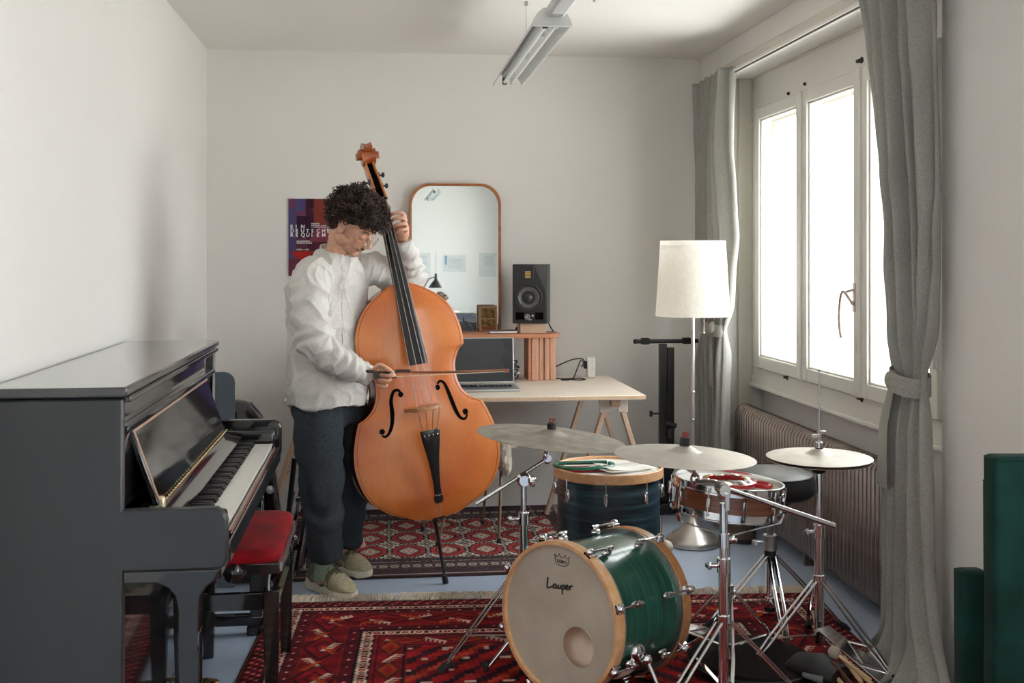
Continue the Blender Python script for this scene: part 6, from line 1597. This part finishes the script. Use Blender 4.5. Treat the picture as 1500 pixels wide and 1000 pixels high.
HAIR = mat('dark_brown_hair', (.012, .007, .005), .38, c2=(.075, .040, .028), scale=30, spec=.4)
SOLE = mat('cream_sole', srgb(214, 204, 184), .6, var=.03); OLIVE = fabric('olive_suede', srgb(112, 106, 86), srgb(140, 134, 110), 200); LACE = fabric('olive_lace', srgb(86, 82, 62), srgb(110, 104, 82), 200); SAND = fabric('sand_suede', srgb(158, 148, 122), srgb(182, 170, 144), 200)
fdir = V(math.cos(R(-50)), math.sin(R(-50)), 0); ldir = V(-fdir.y, fdir.x, 0)   # body forward / body left
H = P(518, 329, Y=4.80)
pitch, az = R(38), R(-28)
hf = V(math.cos(az)*math.cos(pitch), math.sin(az)*math.cos(pitch), -math.sin(pitch))
hu = V(math.cos(az)*math.sin(pitch), math.sin(az)*math.sin(pitch), math.cos(pitch))
hl = hu.cross(hf)
Rh = Matrix.Rotation(R(6), 3, hf); hu = Rh @ hu; hl = Rh @ hl
HM = Matrix((hf, hl, hu)).transposed()
def hp(x, y, z): return H+HM @ V(x, y, z)
b = MB()
def eb(x, y, z, a, c, d_, rot=None):
    m3 = HM if rot is None else HM @ rot; b.ball(hp(x, y, z), (a, c, d_), 24, 16, m3)
eb(-.012, 0, .035, .100, .078, .086); eb(.028, 0, -.005, .062, .066, .075); eb(.040, 0, -.040, .048, .056, .055)
eb(.038, 0, -.072, .045, .050, .032, Matrix.Rotation(R(15), 3, 'Y')); eb(.068, 0, -.097, .020, .024, .017)
for s in (-1, 1):
    eb(.055, s*.036, -.026, .028, .022, .026); eb(.010, s*.052, -.062, .032, .012, .026); eb(-.005, s*.079, -.008, .018, .007, .030, Matrix.Rotation(R(-12), 3, 'Y')); eb(-.010, s*.083, .006, .016, .005, .018)
    eb(.075, s*.031, -.001, .013, .016, .011); eb(.105, s*.011, -.040, .010, .008, .008)
eb(.070, 0, .020, .022, .052, .014); eb(.060, 0, .045, .036, .058, .036)
b.tube([hp(.082, 0, .012), hp(.096, 0, -.004), hp(.113, 0, -.024), hp(.121, 0, -.036)], [.008, .009, .0105, .0125], 12)
eb(.082, 0, -.060, .014, .024, .012); eb(.090, 0, -.061, .007, .018, .0048); eb(.087, 0, -.070, .008, .016, .0055)
# neck, torso and limbs
nb = P(490, 378, Y=4.86)
b.tube([hp(-.035, 0, .0), hp(-.03, 0, -.055), nb+V(.02, -.01, .03), nb, nb-V(.02, 0, .05)], [.055, .054, .056, .062, .085], 20)
shR = P(453, 402, Y=4.72); shL = P(533, 392, Y=5.03)
pel = P(478, 560, Y=4.88); chest = P(478, 440, Y=4.88)
b.loft([[c+ldir*w_*math.cos(a)+fdir*d_*math.sin(a) for a in [2*math.pi*j/24 for j in range(24)]] for c, w_, d_ in ((pel-V(0, 0, .06), .10, .07), (pel+V(0, 0, .05), .11, .075), ((pel+chest)/2, .11, .08), (chest, .16, .105), (chest+V(0, 0, .08), .17, .10), (nb-V(.02, 0, .07), .10, .08))])
elR = P(470, 512, Y=4.64); 
bowc = s0+(s1-s0)*.155
wrR = P(541, 548, Y=bowc.y+.050)
b.tube([shR, (shR+elR)/2, elR, (elR*.4+wrR*.6), wrR], [.052, .046, .040, .034, .026], 16)
elL = P(602, 410, Y=5.14); board = B(0, 1.26, fbn(1.26)); 
wrL = P(589, 352, Y=board.y+.035)
b.tube([shL, (shL+elL)/2, elL, (elL+wrL)/2, wrL], [.045, .038, .032, .028, .023], 16)
# right hand: palm above/behind the bow, four fingers curled round the stick, thumb on top
def finger(pts, r0, r1): b.tube(catmull(pts, 4), [r0+(r1-r0)*i/((len(pts)-1)*4) for i in range((len(pts)-1)*4+1)], 10)
Xr, Yr = Rt_, Fw
pc_ = P(555, 550, Y=bowc.y+.004)
ppx = 1660/bowc.y; mm = lambda px, py, dy=0: P(px, py, Y=bowc.y+dy)
b.tube([wrR, mm(549, 548, .040), mm(556, 551, .030), mm(562, 553, .024)], [.024, .028, .032, .024], 14, flat=.72, up=Fw)
finger([mm(557, 541.5, .004), mm(566, 541, -.018), mm(573, 543.5, -.018), mm(577, 546.5, -.012)], .0092, .0070)      # index along the stick
finger([mm(556, 549, .002), mm(567, 550, -.022), mm(575, 550.5, -.020), mm(579, 549.5, -.008)], .0088, .0070)
finger([mm(555, 557, .002), mm(564, 558, -.024), mm(570, 558, -.022), mm(572, 555, -.008)], .0086, .0070)
finger([mm(552, 564, .008), mm(559, 566.5, -.018), mm(565, 566, -.020), mm(567, 562, -.010)], .0078, .0062)
finger([mm(548, 541, .018), mm(556, 534.5, -.010), mm(565, 538, -.016), mm(573, 542.5, -.006)], .0105, .0078)       # thumb from the side of the palm
# left hand on the neck: palm right of the neck, fingers over the board, thumb behind
ml = lambda px, py, dy=0: P(px, py, Y=board.y+dy)
b.tube([wrL, ml(589, 344, .030), ml(588, 334, .026), ml(586, 326, .024)], [.024, .031, .036, .028], 14, flat=.68, up=V(0, 1, 0))
for (k, y0, y1, x2) in ((0, 316, 313, 572.5), (1, 322, 320.5, 574), (2, 329, 329, 577), (3, 337, 337.5, 581)):
    finger([ml(588+k*.8, y0+3, .020), ml(593+k*1.0, y0+1-.5*k, .000), ml(588+k*1.2, y1-1.5, -.026), ml(x2+4, y1, -.030), ml(x2, y1+3, -.014)], .0102-.0004*k, .0078)
finger([ml(588, 340, .03), ml(580, 336, .048), ml(572, 328, .052), ml(566, 322, .048)], .012, .0085)
# legs
hiR, knR, anR = P(465, 575, Y=4.84), P(469, 705, Y=4.74), P(474, 838, Y=4.79)
hiL, knL, anL = P(500, 575, Y=4.96), P(512, 705, Y=4.98), P(503, 818, Y=5.09)
b.tube([hiR, (hiR+knR)/2, knR, (knR+anR)/2, anR], [.062, .060, .052, .042, .028], 16)
b.tube([hiL, (hiL+knL)/2, knL, (knL+anL)/2, anL], [.062, .060, .052, .042, .028], 16)
for an, fd_ in ((anR, V(.62, -.78, 0)), (anL, V(.66, -.75, 0))):
    g = V(an.x, an.y, .052); b.tube([g-fd_*.03, g+fd_*.06-V(0, 0, .005), g+fd_*.14-V(0, 0, .015)], [.024, .024, .018], 14)
bo = b.build('body', SKIN, man, angle=180)
rm = bo.modifiers.new('remesh', 'REMESH'); rm.mode = 'VOXEL'; rm.voxel_size = .0030; rm.use_smooth_shade = True
sm = bo.modifiers.new('smooth', 'SMOOTH'); sm.factor = .5; sm.iterations = 4
bake(bo); bo.data.materials.clear(); bo.data.materials.append(SKIN)
# face details
b = MB()
for s in (-1, 1):
    b.tube([hp(.084, s*(.031+t), -.0075-.0010*math.cos(t*60)) for t in (-.014, -.007, 0, .007, .014)], .0013, 5)
b.build('eyelashes', HAIR, bo)
b = MB(); rnd = random.Random(2)
for s in (-1, 1):
    for i in range(60):
        t = i/59; y = s*(.014+.034*t); x = .090-.010*t*t*1.2; z = .017+.008*math.sin(t*2.4)+rnd.uniform(-.003, .003); p = hp(x+.001, y, z); b.tube([p, hp(x+.001, y+s*.007, z+.003)], [.0009, .0004], 3, cap=False)
b.build('eyebrow', HAIR, bo)
b = MB()
for i in range(200):
    t = rnd.uniform(-1, 1); y = .022*t; z = -.051-.010*abs(t)**1.5+rnd.uniform(-.004, .003); x = .0985-.016*t*t; b.tube([hp(x-.004, y, z), hp(x+.001, y+.004*t, z-.006)], [.0009, .0004], 3, cap=False)
b.build('moustache', HAIR, bo)
LIP = mat('lip', srgb(178, 104, 92), .5)
b = MB(); b.tube([hp(.0935-.008*(t/.015)**2, t, -.0625) for t in (-.016, -.010, -.004, 0, .004, .010, .016)], [.001, .003, .004, .0038, .004, .003, .001], 8, flat=.8); b.tube([hp(.0925-.008*(t/.015)**2, t, -.0705) for t in (-.014, -.008, 0, .008, .014)], [.001, .0038, .0046, .0038, .001], 8); b.build('lips', LIP, bo)
STUB = mat('stubble', (.07, .045, .035), .8)
b = MB()
import itertools
from mathutils.bvhtree import BVHTree
me_ = bo.data; Mi = MATX[man.name]
bvh = BVHTree.FromPolygons([Mi @ v.co for v in me_.vertices], [tuple(p.vertices) for p in me_.polygons])
cnt = 0
for i in range(3600):
    y = rnd.uniform(-.066, .066); z = rnd.uniform(-.118, -.030); 
    lim = -.045-.045*max(0, 1-abs(y)/.045)
    if z > lim and not (abs(y) > .058 and z < -.02): continue
    o_ = hp(.20, y*1.6, z-.01); tgt = hp(.02, y*.9, z); d_ = (tgt-o_).normalized(); hit = bvh.ray_cast(o_, d_, .3)
    if hit[0] is None: continue
    p = hit[0]; q_ = p+hit[1]*.0006+hu*-.0012; b.tube([p-hit[1]*.0003, q_], [.00024, .0002], 3, cap=False); cnt += 1
b.build('beard_stubble', STUB, bo)
# hair: cap + curls
b = MB(); b.ball(hp(-.018, 0, .052), (.098, .086, .080), 32, 20, HM); b.ball(hp(-.060, 0, -.010), (.050, .074, .070), 24, 14, HM); b.ball(hp(.030, 0, .078), (.060, .074, .046), 24, 14, HM)
cap = b.build('hair', HAIR, man, angle=180)
d1 = cap.modifiers.new('remesh', 'REMESH'); d1.mode = 'VOXEL'; d1.voxel_size = .006; bake(cap); cap.data.materials.clear(); cap.data.materials.append(HAIR)
b = MB(); cnt = 0
while cnt < 1300:
    d_ = V(rnd.gauss(0, 1), rnd.gauss(0, 1), rnd.gauss(0, 1)).normalized()
    if d_.z < -.78: continue
    if d_.x > .30 and d_.z < .10: continue      # keep the face free
    if d_.x > -.15 and d_.z < -.10: continue
    if d_.z < -.55 and d_.x > -.35: continue
    k = .78+.30*rnd.random(); bulge = 1+.16*noise.noise(d_*3.1)
    rad3 = V(.132, .120, .114)
    c = V(-.006+d_.x*rad3.x*k*bulge, d_.y*rad3.y*k*bulge, .042+d_.z*rad3.z*k*bulge*(1.0 if d_.z > 0 else .95))
    axis = (d_+V(rnd.gauss(0, .7), rnd.gauss(0, .7), rnd.gauss(0, .7))).normalized()
    f = frame_from(c, axis); rr = rnd.uniform(.008, .017); L_ = rnd.uniform(.012, .030); turns = rnd.uniform(.8, 1.7); ph = rnd.uniform(0, 6.28); n = int(9*turns)
    pts = []
    for i in range(n+1):
        t = i/n; a = ph+2*math.pi*turns*t; r_ = rr*(1-.25*t); q = f @ V(r_*math.cos(a), r_*math.sin(a), -L_/2+L_*t); pts.append(hp(q.x, q.y, q.z))
    w_ = rnd.uniform(.0015, .0032); b.tube(pts, [w_*(1-.6*i/n) for i in range(n+1)], 4, cap=False); cnt += 1
cu = b.build('curls', HAIR, cap, angle=180); cu['kind'] = 'stuff'
# glasses
GM = mat('gold_wire', (.78, .62, .50), .25, metal=.9)
b = MB()
for s in (-1, 1):
    b.tube([hp(.112-.012*abs(math.cos(a)*.5+.5 if s > 0 else .5-math.cos(a)*.5)*0-.004*math.cos(a)*s, s*.034+.0235*math.cos(a), -.010+.0195*math.sin(a)) for a in [2*math.pi*j/28 for j in range(28)]], .0010, 5, closed=True)
    b.tube([hp(.108, s*.058, -.006), hp(.06, s*.074, .000), hp(.0, s*.083, .008), hp(-.02, s*.083, -.006)], .0011, 5)
    b.tube([hp(.110, s*.012, -.014), hp(.102, s*.010, -.020)], .0009, 5)
b.tube([hp(.112, -.0105, -.006), hp(.116, 0, -.002), hp(.112, .0105, -.006)], .0011, 5)
g_ = b.build('glasses', GM, man)
for s in (-1, 1):
    c = hp(.111, s*.034, -.010); MB().add([hp(.1115-.004*math.cos(a)*s, s*.034+.0230*math.cos(a), -.010+.0190*math.sin(a)) for a in [2*math.pi*j/24 for j in range(24)]], [tuple(range(24))]).build('lens', GLASS, g_, smooth=False)
# shirt
def ell(c, w_, d_, n=40, ex=1.0, tilt=0.0):
    return [c+ldir*w_*math.copysign(abs(math.cos(a))**ex, math.cos(a))+fdir*d_*math.copysign(abs(math.sin(a))**ex, math.sin(a))+V(0, 0, tilt*math.sin(a)) for a in [2*math.pi*j/n for j in range(n)]]
b = MB()
hem = P(481, 592, Y=4.85)
secs = [(hem+V(.0, 0, -.004), .184, .150), (P(480, 570, Y=4.85), .184, .150), (P(479, 530, Y=4.86), .174, .138), (P(477, 490, Y=4.88), .172, .128), (P(478, 450, Y=4.88), .180, .128), (P(480, 420, Y=4.88), .186, .124), (P(484, 398, Y=4.87), .172, .112), (P(487, 384, Y=4.865), .128, .094), (P(490, 374, Y=4.86), .080, .076), (P(491, 369, Y=4.86), .072, .070)]
b.loft([ell(*s_) for s_ in secs])
def sleeve(pts, rads): b.tube(catmull(pts, 4), [interp([(i*4, r_) for i, r_ in enumerate(rads)], k) for k in range((len(pts)-1)*4+1)], 22)
sleeve([P(462, 397, Y=4.76), P(453, 418, Y=4.70), P(455, 465, Y=4.66), P(466, 505, Y=4.645), P(488, 524, Y=4.64), P(515, 538, Y=4.65), wrR+V(-.02, 0, .004), wrR], [.080, .080, .076, .072, .064, .055, .046, .036])
sleeve([P(515, 392, Y=4.98), P(548, 396, Y=5.05), P(575, 404, Y=5.10), P(600, 408, Y=5.13), P(600, 388, Y=(5.13+wrL.y*1)/2+.01), P(594, 368, Y=wrL.y+.02), wrL+V(.004, 0, -.008)], [.070, .072, .070, .066, .060, .052, .040])
so = b.build('shirt', SHIRT, man, angle=180)
m1 = so.modifiers.new('remesh', 'REMESH'); m1.mode = 'VOXEL'; m1.voxel_size = .005; m1.use_smooth_shade = True
m2 = so.modifiers.new('smooth', 'SMOOTH'); m2.factor = .6; m2.iterations = 14
bake(so); so.data.materials.clear(); so.data.materials.append(SHIRT)
inv = MATX[man.name]
aR0, aR1, aR2 = P(453, 418, Y=4.70), P(466, 505, Y=4.645), wrR
aL0, aL1, aL2 = P(530, 394, Y=5.0), P(598, 408, Y=5.13), wrL
def segp(p, a, c):
    ab = c-a; t = max(0, min(1, (p-a).dot(ab)/ab.length_squared)); return (p-(a+ab*t)).length, t
nm = [v.normal.copy() for v in so.data.vertices]
for v, n_ in zip(so.data.vertices, nm):
    p = inv @ v.co; best = min([(segp(p, aR0, aR1), 0), (segp(p, aR1, aR2), 1), (segp(p, aL0, aL1), 2), (segp(p, aL1, aL2), 3)])
    (d_, t), k = best; amp = 0
    if d_ < .095:
        base = k % 2; s_ = t+base
        kk = 1/(abs(s_-1)+.35)     # more folds at the elbow and cuff
        ang = noise.noise(p*4)*2.0
        amp = .0075*math.sin(26*s_+7*noise.noise(p*6)+6*(p.x+p.y)*3)*min(1.3, .45*kk)+.005*noise.noise(V(p.x*12, p.y*12, p.z*20))
    else:
        q = p-pel; u_ = q.dot(ldir); w_ = q.dot(fdir); th = math.atan2(w_, u_)
        low = max(0, min(1, (1.30-p.z)/.5))
        amp = .006*low*math.sin(th*5+3.0*noise.noise(p*3)+p.z*3) + .009*noise.noise(V(p.x*7+p.z*5, p.y*7, p.z*6))+.005*noise.noise(V(p.x*14, p.y*14-p.z*8, p.z*8))
        amp -= .004*max(0, 1-(p.z-.79)/.05)
    cr1 = 1-abs(noise.noise(V(p.x*9+p.z*4+3, p.y*9, p.z*5-p.x*3)))*2.4; cr2 = 1-abs(noise.noise(V(p.x*15-p.z*9, p.y*15+7, p.z*9+p.x*4)))*2.6
    amp += .010*max(0, cr1)**3+.005*max(0, cr2)**3-.004
    v.co += n_*amp
for f in so.data.polygons: f.use_smooth = True
so.data.update()
# collar, placket, cuffs, pocket
b = MB(); rr = []
for j in range(40):
    a = 2*math.pi*j/40; c = P(492, 371, Y=4.86); e = ldir*.066*math.cos(a)+fdir*.072*math.sin(a); dz = -.026*math.sin(a)-.006
    if abs(a-math.pi/2) < .12: pass
    rr.append([c+e*.99+V(0, 0, dz), c+e*1.05+V(0, 0, dz-.01), c+e*.98+V(0, 0, dz+.022), c+e*.92+V(0, 0, dz+.020)])
b.loft(rr[12:]+rr[:8]); b.build('collar', SHIRT, so)
b = MB(); rings = []
bvs = BVHTree.FromPolygons([inv @ v.co for v in so.data.vertices], [tuple(p.vertices) for p in so.data.polygons])
def on_shirt(side, z, off=.002):
    o_ = V(pel.x, pel.y, z)+ldir*side+fdir*.5; h = bvs.ray_cast(o_, -fdir, .6); return (h[0]+h[1]*off if h[0] is not None else o_-fdir*.37)
for z_ in [1.36-.055*i for i in range(8)]:
    rings.append([on_shirt(-.012, z_), on_shirt(-.012, z_, -.004), on_shirt(.014, z_, -.004), on_shirt(.014, z_)])
b.loft(rings); b.build('placket', SHIRT, so)
for (w0, el_, r_) in ((wrR, P(515, 538, Y=4.65), .037), (wrL, aL1, .036)):
    d_ = (el_-w0).normalized(); MB().tube([w0-d_*.002, w0+d_*.016, w0+d_*.034], [r_, r_*1.04, r_*1.10], 24, cap=False).build('cuff', SHIRT, so)
for i in range(5):
    p = on_shirt(.001, 1.34-.085*i, .003); MB().cyl(p, p+fdir*.002, .0055, 10).build('button', PAPER, so)
# trousers
b = MB()
def leg(pts, rads): b.tube(catmull(pts, 4), [interp([(i*4, r_) for i, r_ in enumerate(rads)], k) for k in range((len(pts)-1)*4+1)], 26)
b.loft([ell(P(479, 520, Y=4.88), .150, .110), ell(P(479, 560, Y=4.88), .160, .122), ell(P(481, 596, Y=4.88), .165, .125), ell(P(483, 620, Y=4.88), .150, .115)])
leg([P(467, 590, Y=4.81), P(467, 640, Y=4.775), P(471, 700, Y=4.75), P(474, 760, Y=4.76), P(477, 815, Y=4.785)], [.098, .100, .090, .078, .065])
leg([P(504, 585, Y=4.97), P(510, 640, Y=4.98), P(513, 700, Y=4.99), P(511, 755, Y=5.03), P(508, 797, Y=5.07)], [.104, .098, .086, .074, .064])
to = b.build('trousers', TROUS, man, angle=180)
m1 = to.modifiers.new('remesh', 'REMESH'); m1.mode = 'VOXEL'; m1.voxel_size = .008; m1.use_smooth_shade = True
m2 = to.modifiers.new('smooth', 'SMOOTH'); m2.factor = .6; m2.iterations = 6
bake(to); to.data.materials.clear(); to.data.materials.append(TROUS)
nm = [v.normal.copy() for v in to.data.vertices]
for v, n_ in zip(to.data.vertices, nm):
    p = inv @ v.co
    kn = math.exp(-((p.z-.42)/.16)**2)+.9*math.exp(-((p.z-.12)/.10)**2)+.5*math.exp(-((p.z-.80)/.1)**2)
    v.co += n_*(.008*kn*math.sin(38*p.z+9*noise.noise(p*5)+4*p.x*6)+.009*noise.noise(V(p.x*8, p.y*8, p.z*4))+.004*noise.noise(p*22))
for f in to.data.polygons: f.use_smooth = True
b = MB()
for c_, yy in ((P(477, 812, Y=4.785), 0), (P(508, 795, Y=5.07), 0)): b.torus(c_+V(0, 0, .012), .066 if c_.y < 4.9 else .066, .0035, 36, 6)
b.build('hem', TROUS, to)
b = MB(); b.tube([bvh_ for bvh_ in [P(458, 640, Y=4.672), P(464, 700, Y=4.664), P(468, 760, Y=4.684), P(471, 800, Y=4.712)]], .0012, 4); b.build('side_seam', TROUS, to)
for p0 in (anR, anL): MB().tube([V(p0.x, p0.y, .22), V(p0.x, p0.y, .12), V(p0.x, p0.y, .055)], [.042, .041, .047], 20).build('sock', CANVAS, man)
# shoes
def shoe(heel, toe):
    f = (toe-heel); L_ = f.length; f.normalize(); l = V(-f.y, f.x, 0); M = Matrix((f, l, V(0, 0, 1))).transposed()
    def W(x, y, z): return heel+M @ V(x, y, z)
    root = None
    st = [(0.0, .020, .028), (.012, .033, .03), (.05, .037, .0), (.10, .034, .0), (.15, .040, .0), (.20, .048, .0), (.24, .046, .0), (.27, .036, .0), (.288, .020, .0), (.294, .006, .0)]
    hs = [.085, .104, .116, .112, .100, .086, .070, .055, .042, .030]
    k = L_/.294
    up = MB(); rings = []
    for (x, w_, _), h in zip(st, hs):
        rings.append([W(x*k, w_*math.copysign(abs(math.cos(a))**.8, math.cos(a)), .030+(h-.030)*max(0, math.sin(a))**.8-.006*max(0, -math.sin(a))) for a in [2*math.pi*j/24 for j in range(24)]])
    up.loft(rings); s_ = up.build('shoe', OLIVE, man, angle=60)
    so_ = MB(); rings = []
    for i in range(18):
        t = i/17; x = -.010+.312*t; w_ = interp([(a*1.0, c) for a, c, _ in st], max(0, min(.294, x)))+.007-.010*max(0, t-.93)*8-.012*max(0, .06-t)*8
        sc_ = .005*math.sin(t*26)*(1 if t < .6 else .2); zt_ = .036+.018*max(0, .35-t)+sc_; z0 = .003+.030*max(0, t-.78)**1.3*2
        rings.append([W(x*k, w_, z0), W(x*k, w_+.004+sc_*.6, (z0+zt_)/2), W(x*k, w_, zt_), W(x*k, -w_, zt_), W(x*k, -w_-.004-sc_*.6, (z0+zt_)/2), W(x*k, -w_, z0)])
    so_.loft(rings); so_.build('sole', SOLE, s_, bevel=.002)
    tc2 = MB(); rings = []
    for (x, w_, h) in ((.19, .0500, .096), (.21, .0525, .088), (.235, .0520, .076), (.262, .044, .062), (.285, .030, .048), (.298, .012, .036)):
        rings.append([W(x*k, w_*math.cos(a), .034+(h-.034)*max(0, math.sin(a))**.7+.003) for a in [math.pi*j/14 for j in range(15)]])
    tc2.loft(rings, cap=False); tc2.build('toe_cap', SAND, s_)
    hb = MB(); hb.tube([W(.012*k, .034, .06), W(-.004*k, 0, .066), W(.012*k, -.034, .06)], [.010, .013, .010], 8, flat=.5, up=(0, 0, 1)); hb.build('heel_band', SAND, s_)
    pr_ = MB()
    for sy in (-1, 1): pr_.tube([W(.06*k, sy*.040, .055), W(.09*k, sy*.039, .080), W(.13*k, sy*.042, .060), W(.18*k, sy*.050, .055)], [.010, .013, .013, .010], 8, flat=.35, up=tuple(l))
    pr_.build('side_panel', SAND, s_)
    to_ = MB(); to_.loft([[W(x*k, y_, z_) for y_ in (-.022, -.01, .01, .022)]+[W(x*k, y_, z_-.01) for y_ in (.022, -.022)] for x, z_ in ((.050, .140), (.075, .130), (.12, .113), (.17, .090), (.20, .078))]); to_.build('tongue', OLIVE, s_)
    la = MB()
    for i in range(5):
        x = .085+.025*i; z_ = .134-.0098*i
        la.tube([W(x*k, .026, z_-.010), W((x+.006)*k, .010, z_+.002), W((x+.012)*k, -.010, z_+.002), W((x+.018)*k, -.026, z_-.012)], .0022, 5); la.tube([W(x*k, -.026, z_-.010), W((x+.006)*k, -.010, z_+.003), W((x+.012)*k, .010, z_+.003), W((x+.018)*k, .026, z_-.012)], .0022, 5)
    la.tube(catmull([W(.09*k, 0, .126), W(.10*k, .03, .130), W(.12*k, .042, .09), W(.13*k, .045, .07)], 4), .002, 5); la.tube(catmull([W(.09*k, 0, .126), W(.09*k, -.028, .130), W(.11*k, -.04, .095), W(.12*k, -.044, .075)], 4), .002, 5)
    la.build('laces', LACE, s_)
    return s_
shoe(V(-.288, 4.885, 0), V(-.112, 4.650, 0))
shoe(V(-.235, 5.165, .0), V(-.050, 4.965, .0))
